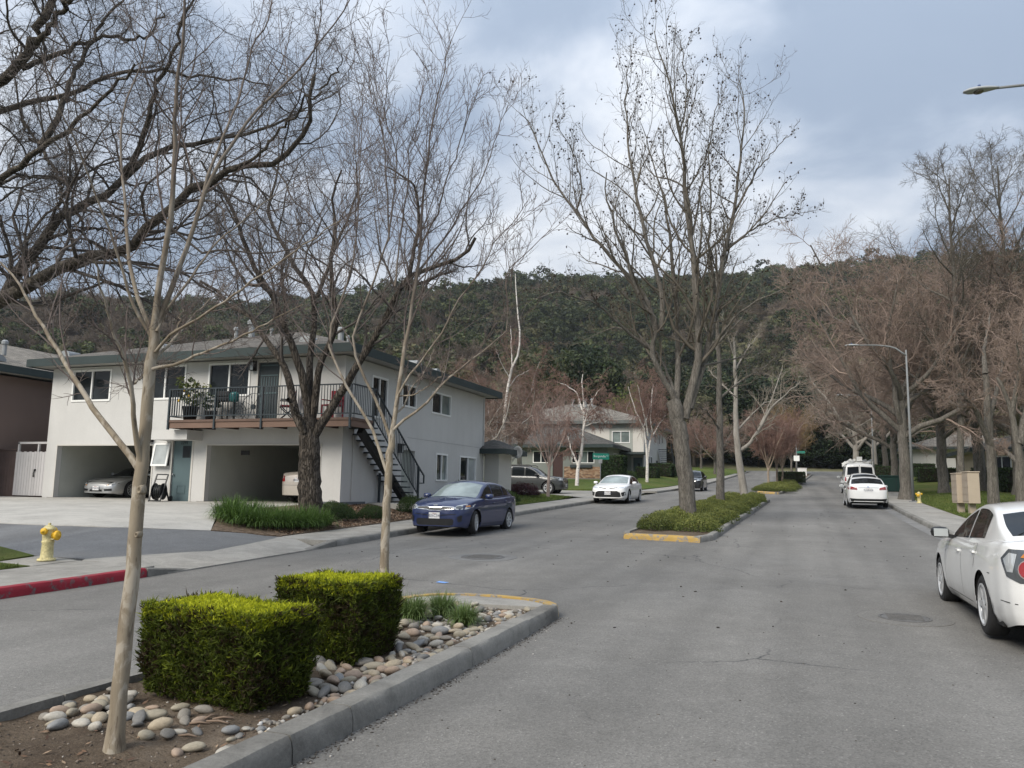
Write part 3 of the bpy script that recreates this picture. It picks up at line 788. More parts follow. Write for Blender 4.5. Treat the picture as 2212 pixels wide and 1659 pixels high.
# upper door with screen
dd = door(FR, ud, house, DOOR_D)
u0, u1, z0, z1 = ud
mb = MB()
for k in range(7): FR.box(mb, u0+.12+k*(u1-u0-.24)/6-.012, u0+.12+k*(u1-u0-.24)/6+.012, z0+.1, z1-.5, -.05, -.035)
for zz in (z0+.08, z0+1.0, z1-.45, z1-.1): FR.box(mb, u0+.08, u1-.08, zz-.02, zz+.02, -.05, -.03)
mb.build('screen_bars', DOOR_T, dd)
mb = MB(); SD.box(mb, sdoor[0], sdoor[1], 1.0, sdoor[3], -.19, -.17); mb.build('side_door', SIDING_L, house)
def wall_lamp(pl, u, z, parent):
    mb = MB(); pl.box(mb, u-.09, u+.09, z-.16, z+.2, .0, .03); pl.box(mb, u-.10, u+.10, z+.12, z+.18, .03, .22); pl.box(mb, u-.085, u-.07, z-.16, z+.12, .05, .2); pl.box(mb, u+.07, u+.085, z-.16, z+.12, .05, .2)
    o = mb.build('wall_lamp', BLACK, parent); g = MB(); pl.box(g, u-.065, u+.065, z-.14, z+.11, .06, .19); g.build('lamp_glass', GLASS_B, o)
wall_lamp(FR, fu(332), fz(332, 946), house); wall_lamp(FR, fu(544), fz(544, 792), house); wall_lamp(SD, su(863), 3.0, house)
mb = MB(); FR.box(mb, fu(388) - .5, fu(440), 3.08, 3.42, 0, .75); mb.build('balcony_beam', STUCCO, house)
for a_, w_ in ((12.3, .06), (.62, .04)):
    b_ = MB(); SD.box(b_, a_, a_+w_, 1.1, 5.9, 0, .05); b_.build('downpipe', STUCCO, house)
b_ = MB(); FR.box(b_, fu(368)-.35, fu(368)+.05, land_f+.45, land_f+.62, 0, .03); b_.build('wall_vent', STUCCO_W, house)
roof = hip_roof(house, HX0-.65, HX1+.62, HY0-.65, HY1+.65, 6.2, 2.05, SHING, .29)
def on_roof(x, y): 
    return 6.2 + 2.05 * min(1.0, min(y - (HY0-.65), (HY1+.65) - y, x - (HX0-.65), (HX1+.62) - x) / ((HY1 - HY0 + 1.3) / 2))
for x, y, r, h in ((-22.3, 26.9, .08, .5), (-21.75, 27.2, .13, .75), (-20.9, 27.4, .05, .35), (-17.6, 27.6, .12, .65), (-17.0, 27.2, .05, .4)):
    pipe(roof, (x, y, on_roof(x, y) - .05), r, h)
def eyebrow(parent, x, y, z, w=.55, rz=0.0):
    mb = MB(); P = []
    for k in range(9):
        a = math.pi * k / 8; P.append((math.cos(a)*w/2, math.sin(a)*w*.42))
    c, s = math.cos(rz), math.sin(rz); V = []
    for yy, sc in ((0, 1), (.7, .15)):
        V += [(x + c*px*sc - s*yy, y + s*px*sc + c*yy, z + pz*sc + yy*.28) for px, pz in P]
    mb.add(V, [(i, i+1, 9+i+1, 9+i) for i in range(8)] + [tuple(range(9))]); mb.build('roof_vent', GREYMET, parent)
for x, y in ((-26.9, 22.6), (-23.6, 24.0), (-16.3, 23.3)): eyebrow(roof, x, y, on_roof(x, y))
eyebrow(roof, -13.95, 27.6, on_roof(-13.95, 27.6), .5, math.pi/2); eyebrow(roof, -15.2, 32.0, on_roof(-15.2, 32), .5, math.pi/2)
# ---- balcony
BX0, BX1, BYF, BZ = -20.4, -13.2, 21.5, 3.72
balc = MB(); balc.box((BX0, BYF, BZ-.06), (BX1, HY0-.005, BZ)); balc.box((HX1+.005, HY0, BZ-.06), (BX1, 22.85, BZ))
deck = balc.build('balcony_deck', TRIM_BR, house)
mb = MB(); mb.box((BX0, BYF-.04, BZ-.27), (BX1+.04, BYF, BZ-.07)); mb.box((BX1, BYF, BZ-.27), (BX1+.04, 22.85, BZ-.07)); mb.box((BX0-.04, BYF-.04, BZ-.27), (BX0, HY0-.005, BZ-.07)); mb.build('rim_board', pbr('rim_board_paint', (.165, .105, .078), .75, .1, 1.5), deck)
mb = MB(); mb.box((BX0-.06, BYF-.07, BZ-.068), (BX1+.07, BYF-.002, BZ+.012)); mb.box((BX1+.002, BYF, BZ-.068), (BX1+.07, 22.85, BZ+.012)); mb.build('deck_edge', TRIM_BR, deck)
for x in np.linspace(BX0+.1, BX1-.1, 8): MB().box((x-.04, BYF+.01, BZ-.26), (x+.04, HY0-.02, BZ-.065)).build('joist', pbr('joist_wood', (.05, .03, .028), .8), deck)
def railing(parent, p, q, h=1.07, n=10, low=.14, ends=True, post_low=.32):
    p, q = np.array(p, float), np.array(q, float)
    up = np.array([0, 0, 1.])
    MB().bar(p + up*h, q + up*h, .05, .04).build('top_rail', METAL_D, parent)
    MB().bar(p + up*low, q + up*low, .035, .035).build('bottom_rail', METAL_D, parent)
    me = None
    for k in range(1, n):
        c = p + (q-p)*k/n
        if me is None or abs(q[2]-p[2]) > -1:
            MB().bar(c + up*low, c + up*(h-.015), .018).build('baluster', METAL_D, parent, fix=False)
    for e, on in ((p, ends is True or ends == 'p' or ends == 'both'), (q, ends is True or ends == 'q' or ends == 'both')):
        if on: MB().box((e[0]-.032, e[1]-.032, e[2]-post_low), (e[0]+.032, e[1]+.032, e[2]+h+.005)).build('post', METAL_D, parent)
yr = BYF - .06
posts = [BX0, float(atY(513, 900, 21.5)[0]) - .0, float(atY(637 - 3, 900, 21.5)[0]) - .0]
posts = [BX0, -18.45, -16.55, BX1]
for i, (a, b) in enumerate(zip(posts[:-1], posts[1:])):
    railing(deck, (a, yr, BZ), (b, yr, BZ), n=int((b-a)/.105), ends=True if i == 0 else 'q')
railing(deck, (BX0, yr+.05, BZ), (BX0, HY0-.05, BZ), n=9, ends=False)
railing(deck, (BX1+.05, yr+.05, BZ), (BX1+.05, 22.8, BZ), n=12, ends='q')
# ---- outside stair down the street side
ST0, ST1 = np.array([-13.62, 22.75, BZ]), np.array([-13.62, 26.15, 1.10])
stair = empty('outside_stair', (0, 0, 0)); stair.parent = house; stair.matrix_parent_inverse = house.matrix_basis.inverted()
NT = 13
for k in range(1, NT + 1):
    c = ST0 + (ST1-ST0) * k / (NT + .6)
    MB().box((c[0]-.50, c[1]-.14, c[2]-.05), (c[0]+.46, c[1]+.15, c[2])).build('tread', METAL_D, stair, fix=False)
MB().bar(ST0 + np.array([0, .05, -.30]), ST1 + np.array([0, .1, -.1]), .2, .24).bar(ST0 + np.array([0, -.25, -.14]), ST0 + np.array([0, .35, -.14]), .6, .12).build('stringer', BLACK, stair)
MB().box((-13.98, 24.75, 1.0), (-13.91, 24.82, 2.05)).build('post', METAL_D, stair)
r0, r1 = np.array([-13.13, 22.85, BZ]), np.array([-13.13, 26.2, 1.15])
railing(stair, r0, r1 + (0, 0, .1), n=30, ends='q', low=.06, post_low=.25)
MB().bar(r1 + (0, 0, 1.17), r1 + (0, .45, .86), .045).bar(r1 + (0, .45, .88), r1 + (0, .45, .58), .045).bar(r1 + (0, .46, .58), r1 + (0, .02, .58), .04).build('handrail_return', METAL_D, stair)
# ---- porch at the far end of the street side
MB().box((-14.1, 35.05, 1.0), (-13.35, 36.8, 3.25)).build('porch_wall', STUCCO_W, house)
hip_roof(house, -14.9, -12.8, 34.45, 37.5, 3.42, .5, SHING_D, .24, 'porch_roof')
DC = atD(1118, 978, 38.2)
mb = MB(); mb.lathe([(.0, 0), (.22, .02), (.40, .08), (.42, .085), (.40, .095), (.2, .035), (0, .015)], (0, 0, 0), 16, 'y')
V = np.concatenate(mb.v); mb.v = [np.array([(DC[0] + x*.6 + y*.4, DC[1] - y, DC[2] + z*.72 + y*.2) for x, y, z in V])]
dish = mb.build('satellite_dish', GREYMET, house, smooth=True)
MB().tube([(-12.75, DC[1]+.1, 3.4), (DC[0]-.3, DC[1]+.1, DC[2]-.42), (DC[0], DC[1]+.04, DC[2])], .025).tube([(DC[0]-.12, DC[1]-.02, DC[2]-.3), (DC[0]-.5, DC[1]-.4, DC[2]+.05)], .018).box((DC[0]-.62, DC[1]-.46, DC[2]+.02), (DC[0]-.42, DC[1]-.36, DC[2]+.11)).build('dish_arm', WHITE, dish)

# ---- brown house at the left edge, its fence, and the white gate beside the grey house
bh = empty('brown_house', (-35, 24, .9), label='brown stucco house with grey shingle roof cut off by the left edge', cat='house')
MB().box((-42, 19.0, .4), (-30.0, 40, 5.75)).build('wall', BROWN, bh)
rf = hip_roof(bh, -43, -29.35, 18.3, 40.6, 6.1, 2.0, SHING2, .30)
for x, y in ((-30.7, 22.6), (-31.0, 23.2), (-31.6, 22.4)): pipe(rf, (x, y, 6.25 + (-29.35-x)*.29), .09, .6)
for y in (22.3, 25): eyebrow(rf, -30.0, y, 6.32, .6, math.pi/2)
gate = empty('side_gate', (-28.1, 22.6, .9), label='pale grey board gate between the brown house and the grey house', cat='gate')
gz0, gz1 = 1.0, 2.68
gx0 = float(atY(34, 1000, 22.6)[0]); bw = (HX0 - .03 - gx0) / 12
GATE = pbr('gate_paint', (.50, .485, .48), .75, .06, 2, perobj=.06)
for k in range(12):
    MB().box((gx0 + k*bw + .006, 22.58, gz0), (gx0 + (k+1)*bw - .006, 22.60, gz1 + .02 * (k % 2))).build('board', GATE, gate, fix=False)
MB().box((gx0-.02, 22.605, gz1-.2), (HX0-.02, 22.64, gz1-.1)).box((gx0-.02, 22.605, gz0+.15), (HX0-.02, 22.64, gz0+.25)).build('crosspiece', GATE, gate)
MB().box((gx0+.02, 22.61, gz1), (gx0+.10, 22.68, gz1+.38)).box((gx0+.02, 22.61, gz1+.32), (HX0-.02, 22.68, gz1+.40)).box((HX0-.6, 22.61, gz1), (HX0-.53, 22.68, gz1+.31)).build('head_frame', GATE, gate)
MB().box((HX0-.62, 22.55, 1.95), (HX0-.54, 22.575, 2.02)).tube([(HX0-.6, 22.55, 1.98), (HX0-.6, 22.53, 1.85), (HX0-.62, 22.55, 1.72)], .02).build('latch', BLACK, gate)
fen = empty('brown_fence', (-30, 21.5, .9), label='dark brown board fence in front of the brown house', cat='fence')
FEN = pbr('brown_fence_paint', (.115, .08, .07), .85, .1, 2, perobj=.10)
for k in range(26):
    x = gx0 - .12 - k * .15
    MB().box((x-.072, 22.66, .95), (x+.072, 22.68, 2.75)).build('board', FEN, fen, fix=False)
MB().box((gx0-4, 22.69, 2.5), (gx0-.05, 22.73, 2.6)).box((gx0-4, 22.62, 2.76), (gx0-.05, 22.76, 2.80)).build('rail', FEN, fen)

# ---- corner house across the side drive
ch = empty('corner_house', (-22, 76, 2.6), label='two-storey house with low hipped front wing and brick base, across the side drive', cat='house')
P1 = Plane((-30.5, 69.0, 0), (1, 0, 0)); P2 = Plane((-30.5, 76.0, 0), (1, 0, 0)); P3 = Plane((-14.0, 76.0, 0), (0, 1, 0)); P1s = Plane((-16.0, 69.0, 0), (0, 1, 0))
def c1(px): return P1.u_of(atY(px, 1000, 69.0))
def c2(px): return P2.u_of(atY(px, 950, 76.0))
def c3(px): return P3.u_of(atX(px, 980, -14.0))
BZ0 = 2.35
h1 = (c1(1151), c1(1186), 3.95, 5.05); h2 = (c1(1235), c1(1284), 3.95, 5.05); hd = (c1(1194), c1(1216), 2.6, 4.95)
wall('front_wall', P1, 0, 14.5, BZ0, 5.4, [h1, h2, hd], SIDING, ch)
wall('wing_side_wall', P1s, .2, 7.0, BZ0, 5.4, [(2.6, 4.2, 3.8, 5.0)], SIDING_L, ch)
window(P1s, 2.6, 4.2, 3.8, 5.0, ch)
window(P1, *h1, ch); window(P1, *h2, ch, (.33, .7), (None, GLASS_L, None))
mb = MB(); P1.box(mb, *hd, -.12, -.08); mb.build('door', pbr('dark_red_door', (.05, .022, .02), .6), ch)
mb = MB(); P1.box(mb, c1(1228)+.2, c1(1284)-.2, 3.55, 3.8, .02, .22); mb.build('flower_box', DOOR_D, ch)
BRICK = pbr('brick', (.32, .19, .125), .9, .28, 1.5, .2, 30, .4, 60, .01, perobj=0)
def make_brick():
    m, n, l, b = _nt('old_brick'); co = coords(n, l)
    at = n.new('ShaderNodeAttribute'); at.attribute_name = 'tone'
    c = ramp(n, l, at.outputs['Fac'], [(0, (.13, .085, .06)), (.35, (.30, .17, .10)), (.7, (.42, .27, .17)), (1, (.50, .38, .27))])
    l.new(mixc(n, l, .6, c, ramp(n, l, noise(n, l, co, 20, 4), [(.3, gray(.75)), (.7, gray(1.2))]), 'MULTIPLY'), b.inputs['Base Color'])
    b.inputs['Roughness'].default_value = .9; return m
mb = MB(); tone = []
for r_ in range(12):
    z = 2.62 + r_ * .085; u = c1(1219) - (.11 if r_ % 2 else 0)
    while u < 14.45:
        a, b = max(u, c1(1219)), min(u + .21, 14.45)
        if b - a > .03: P1.box(mb, a, b, z, z + .072, .005, .05 + random.random() * .012); tone += [random.random()] * 8
        u += .222
o = mb.build('brick_facing', make_brick(), ch, fix=False); vcol(o.data, 'tone', tone); tag(o, kind='stuff')
mb = MB(); P1.box(mb, c1(1219), 14.46, 2.4, 3.64, 0, .03); mb.build('mortar_backing', pbr('mortar', (.25, .23, .20), .95), ch)
w_u = (c2(1322), c2(1361), 5.98+.2, 7.15+.2); w_u2 = (c2(1147), c2(1180), 6.2, 7.35)
dr = (c2(1379), c2(1396), 2.7, 4.75)
wall('upper_wall', P2, 0, 16.5, BZ0, 8.05, [w_u, w_u2], STUCCO_W, ch)
window(P2, *w_u, ch, glass=(GLASS_L, GLASS_L), out=.07); window(P2, *w_u2, ch)
wall('siding_panel', Plane((-30.5, 75.97, 0), (1, 0, 0)), w_u[0]-.25, w_u[1]+.25, 4.9, 8.0, [w_u], SIDING_L, ch, .03)
mb = MB(); P2.box(mb, 14.5, 15.3, 2.6, 4.9, .0, .05); mb.build('teal_panel', SIDING_L, ch)
mb = MB(); P2.box(mb, 15.5, 16.4, 2.6, 4.75, .0, .05); d_ = mb.build('door', DOOR_T, ch)
g = MB(); P2.box(g, 15.9, 16.15, 3.6, 4.2, .05, .06); g.build('door_light', BLACK, d_)
wall('street_wall', P3, .2, 14, BZ0, 8.05, [], STUCCO, ch)
for u, z in ((2.2, 3.8), (3.6, 3.8), (5.8, 6.5), (8.5, 6.5), (10.5, 6.7)): window(P3, u, u+.9, z, z+1.25, ch, out=.05, back=.005)
mb = MB(); P3.box(mb, 7.0, 7.9, 2.7, 4.75, .0, .04); mb.build('street_door', DOOR_D, ch)
MB().box((-30.5, 76.25, BZ0), (-14.22, 90, 8.0)).build('core', STUCCO, ch)
r_ = hip_roof(ch, -31.2, -13.35, 75.3, 90.7, 8.35, 2.5, SHING2, .32, trim=pbr('grey_trim', (.10, .11, .105), .6))
for k in range(4): pipe(r_, (-22.5 + k*.7, 81, 10.35), .12, .8)
hip_roof(ch, -31.2, -15.3, 68.3, 78.0, 5.62, 1.9, SHING_D, .30, 'wing_roof')
MB().box((-18.6, 74.2, 5.0), (-13.6, 76.0, 5.22)).build('porch_canopy', FASCIA, ch)
st = empty('outside_stair', (0, 0, 0)); st.parent = ch; st.matrix_parent_inverse = ch.matrix_basis.inverted()
for k in range(14):
    MB().box((-13.9, 84.0 + k*.28, 5.9 - k*.21), (-12.6, 84.3 + k*.28, 5.96 - k*.21)).build('tread', METAL_D, st, fix=False)
MB().bar((-12.6, 84, 5.7), (-12.6, 88, 2.7), .06, .3).bar((-12.6, 84, 6.9), (-12.6, 88, 3.9), .05, .06).build('stringer', BLACK, st)
for k in range(16): MB().box((-12.62, 84.1 + k*.26, 5.8 - k*.19), (-12.59, 84.13 + k*.26, 6.85 - k*.19)).build('baluster', METAL_D, st, fix=False)

# ---- houses behind the trees on the right
def right_house(name, label, x0, x1, y0, y1, z0, hgt, rise, m, rm, wins, up=None):
    h = empty(name, ((x0+x1)/2, y0, z0), label=label, cat='house')
    pl = Plane((x0, y0, 0), (1, 0, 0)); ps = Plane((x0, y1, 0), (0, -1, 0))
    wall('front_wall', pl, 0, x1-x0, z0-.6, z0+hgt, [w for w in wins], m, h)
    for w in wins: window(pl, *w, h)
    wall('street_wall', ps, 0, y1-y0-.2, z0-.6, z0+hgt, [], m, h)
    MB().box((x0+.3, y0+.3, z0-.5), (x1, y1-.05, z0+hgt-.01)).build('core', m, h)
    hip_roof(h, x0-.8, x1+.8, y0-.8, y1+.8, z0+hgt+.22, rise, rm, .3, trim=FASCIA)
    if up:
        ux0, ux1, uy0, uy1, uz = up
        MB().box((ux0, uy0, z0), (ux1, uy1, uz)).build('upper_storey', STUCCO_W, h)
        hip_roof(h, ux0-.7, ux1+.7, uy0-.7, uy1+.7, uz+.2, 1.8, rm, .3, 'upper_roof')
    return h
rz_ = float(land_at(14, 66)) + .1
rh = right_house('bungalow', 'beige and grey house behind the mailboxes under the right-hand trees', 12.6, 26, 66.0, 76, rz_, 2.65, 1.9, BEIGE, SHING2, [(.7, 1.9, rz_+.9, rz_+2.3)], (18.0, 34, 74, 84, rz_+5.3))
pl = Plane((12.6, 66.0, 0), (1, 0, 0))
mb = MB(); pl.box(mb, 4.0, 13.4, rz_-.4, rz_+2.6, .01, .12); mb.build('grey_panel', STUCCO, rh)
mb = MB(); pl.box(mb, 2.3, 3.9, rz_-.4, rz_+.7, .01, .10); mb.build('stone_facing', pbr('sandstone', (.42, .33, .24), .9, .3, 5), rh)
rz2 = float(land_at(14, 97)) + .15
right_house('bungalow', 'low pale house with slate-blue eaves beyond the green utility box', 11.5, 23, 96.0, 106, rz2, 2.6, 1.9, STUCCO, SHING2, [(5.5, 6.6, rz2+.9, rz2+2.1)])
WC = False
# ------------------------------------------------------------------ bare trees
def unit(v): return v / (np.linalg.norm(v, axis=-1, keepdims=True) + 1e-9)
def tubes(P, Rr, sides):
    """P (N,K,3), Rr (N,K): all branches of one level as tubes"""
    N, K, _ = P.shape
    T = np.empty_like(P); T[:, 1:-1] = P[:, 2:] - P[:, :-2]; T[:, 0] = P[:, 1] - P[:, 0]; T[:, -1] = P[:, -1] - P[:, -2]
    T = unit(T); md = unit(P[:, -1] - P[:, 0])
    ref = np.where(np.abs(md[:, 2:3]) < .8, np.array([[0, 0, 1.]]), np.array([[1., 0, 0]]))[:, None, :]
    X = unit(np.cross(T, ref)); Y = np.cross(X, T)
    a = np.arange(sides) / sides * 2 * np.pi
    V = P[:, :, None, :] + Rr[:, :, None, None] * (np.cos(a)[:, None] * X[:, :, None, :] + np.sin(a)[:, None] * Y[:, :, None, :])
    b = (np.arange(N) * K * sides)[:, None, None] + (np.arange(K-1) * sides)[None, :, None] + np.arange(sides)[None, None, :]
    c = (np.arange(N) * K * sides)[:, None, None] + (np.arange(K-1) * sides)[None, :, None] + ((np.arange(sides) + 1) % sides)[None, None, :]
    F = np.stack([b, c, c + sides, b + sides], -1).reshape(-1, 4)
    return V.reshape(-1, 3), F
def resample(pts, K):
    pts = np.asarray(pts, float); L = np.concatenate([[0], np.cumsum(np.linalg.norm(np.diff(pts, axis=0), axis=1))])
    t = np.linspace(0, L[-1], max(K * 4, 24)); Q = np.stack([np.interp(t, L, pts[:, i]) for i in range(pts.shape[1])], 1)
    w = 5; pad = np.pad(Q, ((w//2, w//2), (0, 0)), mode='reflect', reflect_type='odd')
    Q = np.stack([np.convolve(pad[:, i], np.ones(w)/w, 'valid') for i in range(Q.shape[1])], 1)
    return Q[np.linspace(0, len(Q)-1, K).round().astype(int)]
def spawn(rng, P, Rr, n, u=(.2, 1.0), ang=(45, 12), ratio=.5, taper=.45, K=6, rr=.55, rend=.35, up=.25, wob=.18, lmin=.15, lmax=9, rmin=.003, minlen=None, bylen=False):
    """children along every parent branch"""
    N, K0, _ = P.shape
    seg = np.linalg.norm(np.diff(P, axis=1), axis=2); Lp = seg.sum(1)
    cnt = np.full(N, n) if not bylen else np.maximum(1, np.round(n * Lp / np.mean(Lp))).astype(int)
    idx = np.repeat(np.arange(N), cnt); M = len(idx)
    k_in = np.concatenate([np.arange(c) for c in cnt])
    uu = u[0] + (u[1] - u[0]) * np.clip((k_in + rng.random(M)) / cnt[idx], 0, .999)
    f = uu * (K0 - 1); i0 = np.minimum(f.astype(int), K0 - 2); w = (f - i0)[:, None]
    pos = P[idx, i0] * (1 - w) + P[idx, i0+1] * w
    tan = unit(P[idx, i0+1] - P[idx, i0]); rp = Rr[idx, i0] * (1 - w[:, 0]) + Rr[idx, i0+1] * w[:, 0]
    a = np.radians(np.abs(rng.normal(ang[0], ang[1], M))) * np.where(uu > .985, .3, 1)
    ph = k_in * 2.4 + rng.random(M) * 2.2 + idx
    ref = np.where(np.abs(tan[:, 2:3]) < .9, np.array([[0, 0, 1.]]), np.array([[1., 0, 0]]))
    X = unit(np.cross(tan, ref)); Y = np.cross(tan, X)
    d = np.cos(a)[:, None] * tan + np.sin(a)[:, None] * (np.cos(ph)[:, None] * X + np.sin(ph)[:, None] * Y)
    Ln = np.clip(Lp[idx] * ratio * (1 - taper * uu) * rng.uniform(.6, 1.25, M), lmin, lmax)
    C = np.empty((M, K, 3)); C[:, 0] = pos; st = (Ln / (K - 1))[:, None]
    for k in range(1, K):
        d = unit(d + np.array([0, 0, up]) / (K - 1) * 2 + rng.normal(0, wob, (M, 3)))
        C[:, k] = C[:, k-1] + d * st
    r0 = np.maximum(np.minimum(rp * rr, Ln * .022 + .002), rmin)
    Rc = r0[:, None] * np.linspace(1, rend, K)[None, :]
    return C, np.maximum(Rc, rmin * .6)
def make_bark(name, cols, zs=.25, scale=6, bmp=.5, dist=.02, ridge=False, marks=None, peel=None, young=None):
    m, n, l, b = _nt(name)
    co = coords(n, l, 'Object', (1, 1, zs))
    nz = noise(n, l, co, scale, 6, .65, .4)
    c = ramp(n, l, nz, [(.28, cols[0]), (.5, cols[1]), (.74, cols[2])])
    h = nz
    if ridge:
        v = n.new('ShaderNodeTexVoronoi'); v.feature = 'DISTANCE_TO_EDGE'; v.inputs['Scale'].default_value = scale * 2.2
        wb = n.new('ShaderNodeMixRGB'); wb.blend_type = 'ADD'; wb.inputs[0].default_value = .12
        nn = n.new('ShaderNodeTexNoise'); nn.inputs['Scale'].default_value = scale * 2; nn.inputs['Detail'].default_value = 5
        l.new(co, nn.inputs['Vector']); l.new(co, wb.inputs[1]); l.new(nn.outputs['Color'], wb.inputs[2]); l.new(wb.outputs[0], v.inputs['Vector'])
        cr = ramp(n, l, v.outputs['Distance'], [(.0, gray(.22 if bmp > .95 else .5)), (.16, gray(1.0))])
        c = mixc(n, l, .9, c, cr, 'MULTIPLY'); h = cr
    if peel:
        pk = ramp(n, l, noise(n, l, coords(n, l, 'Object', (1, 1, .45)), 9, 5, .6, .8), [(.50, gray(0)), (.56, gray(1))])
        c = mixc(n, l, pk, c, peel[0]); pk2 = ramp(n, l, noise(n, l, coords(n, l, 'Object', (1, 1, .16)), 26, 4, .7), [(.57, gray(0)), (.66, gray(.8))]); c = mixc(n, l, pk2, c, peel[1])
    if young:
        sp_ = n.new('ShaderNodeSeparateXYZ'); l.new(coords(n, l), sp_.inputs[0])
        yf = n.new('ShaderNodeMapRange'); yf.inputs['From Min'].default_value = young[0]; yf.inputs['From Max'].default_value = young[1]; l.new(sp_.outputs['Z'], yf.inputs['Value'])
        c = mixc(n, l, yf.outputs[0], c, young[2])
    if marks:
        mc = coords(n, l, 'Object', (1, 1, 5.0))
        k = ramp(n, l, noise(n, l, mc, 3.2, 4, .6), [(.60, gray(0)), (.66, gray(1))])
        c = mixc(n, l, k, c, marks)
    l.new(c, b.inputs['Base Color']); b.inputs['Roughness'].default_value = .85; b.inputs['Specular IOR Level'].default_value = .2
    bump(n, l, b, h, bmp, dist)
    return m
BK_CRAPE = make_bark('smooth_tan_bark', [(.17, .135, .095), (.25, .21, .155), (.31, .27, .205)], .25, 7, .5, .012, peel=((.36, .32, .26), (.11, .085, .062)), young=(2.0, 4.6, (.125, .105, .095)))
BK_DARK = make_bark('furrowed_dark_bark', [(.055, .045, .036), (.105, .088, .072), (.17, .147, .125)], .16, 8.5, 1.0, .05, True)
BK_GREY = make_bark('grey_bark', [(.10, .09, .077), (.165, .15, .13), (.24, .222, .195)], .16, 9, .8, .02, True)
BK_PALE = make_bark('pale_grey_bark', [(.17, .155, .135), (.27, .25, .22), (.36, .335, .30)], .3, 5, .4, .01)
BK_BIRCH = make_bark('white_birch_bark', [(.42, .39, .36), (.62, .59, .55), (.70, .68, .64)], .5, 4, .3, .01, False, (.045, .035, .03))
BK_LIMB = make_bark('dark_limb_bark', [(.05, .043, .036), (.10, .087, .072), (.16, .14, .115)], .6, 9, .9, .03, True)
def twig(name, col): return pbr(name, col, .85, .25, 1.2, spec=.2)
TW_DARK = twig('dark_twig', (.095, .084, .078)); TW_CRAPE = twig('crape_twig', (.135, .110, .100)); TW_BROWN = twig('brown_twig', (.255, .195, .162))
TW_RED = twig('red_twig', (.22, .14, .115)); TW_BALL = twig('olive_twig', (.115, .10, .08)); TW_PALE = twig('pale_twig', (.25, .22, .18)); TW_OLV = twig('straw_twig', (.24, .17, .09))

def finish_tree(name, label, base, levels, mats, cat='tree', group=None, extra=None):
    """levels: list of (P,R,sides,'trunk'|'crown')"""
    root = empty(name, tuple(base), label=label, cat=cat, group=group)
    for part, m in (('trunk', mats[0]), ('crown', mats[1])):
        Vs, Fs, off = [], [], 0
        for P, Rr, s, pt in levels:
            if pt != part or len(P) == 0: continue
            V, F = tubes(P, Rr, s); Vs.append(V); Fs.append(F + off); off += len(V)
        if Vs:
            V = np.concatenate(Vs) - np.asarray(base)
            link(part, np_mesh(part, V, np.concatenate(Fs)), m, root, True)
    return root
def limbs_from_px(specs, conv=None, K=16, jit=0.0, rng=None):
    """specs: (points, d0, d1, r0, r1); points in picture places, d = distance from the camera"""
    Ps, Rs = [], []
    for pts, d0, d1, r0, r1 in specs:
        q = [conv(*p) if conv else p for p in pts]; n = len(q)
        L = np.concatenate([[0], np.cumsum(np.linalg.norm(np.diff(np.array(q, float), axis=0), axis=1))]); L /= L[-1]
        W = np.array([atD(p[0], p[1], d0 + (d1 - d0) * (t ** 1.2)) for p, t in zip(q, L)])
        Ps.append(resample(W, K)); Rs.append(r0 + (r1 - r0) * np.linspace(0, 1, K) ** .85)
    P, Rr = np.array(Ps), np.array(Rs)
    if jit: P[:, 1:] += (rng or RNG).normal(0, jit, P[:, 1:].shape) * np.linspace(.2, 1, K-1)[None, :, None]
    return P, Rr
def zc(ox, oy, s): return lambda x, y: ((ox + x / s) * .72, (oy + y / s) * .72)
zA, z1_, z2_, z3_, z4_, z5_, z6_, z7_ = zc(0, 0, 1.659), zc(0, 950, 2.766), zc(450, 950, 2.766), zc(900, 1000, 2.553), zc(1450, 1100, 3.318), zc(900, 100, 1.8437), zc(1500, 50, 1.3274), zc(2350, 200, 1.3823)
z8_ = zc(2450, 1150, 3.556); z9_ = zc(2000, 1200, 4.424)
def cv(f, pts): return [f(*p) for p in pts]

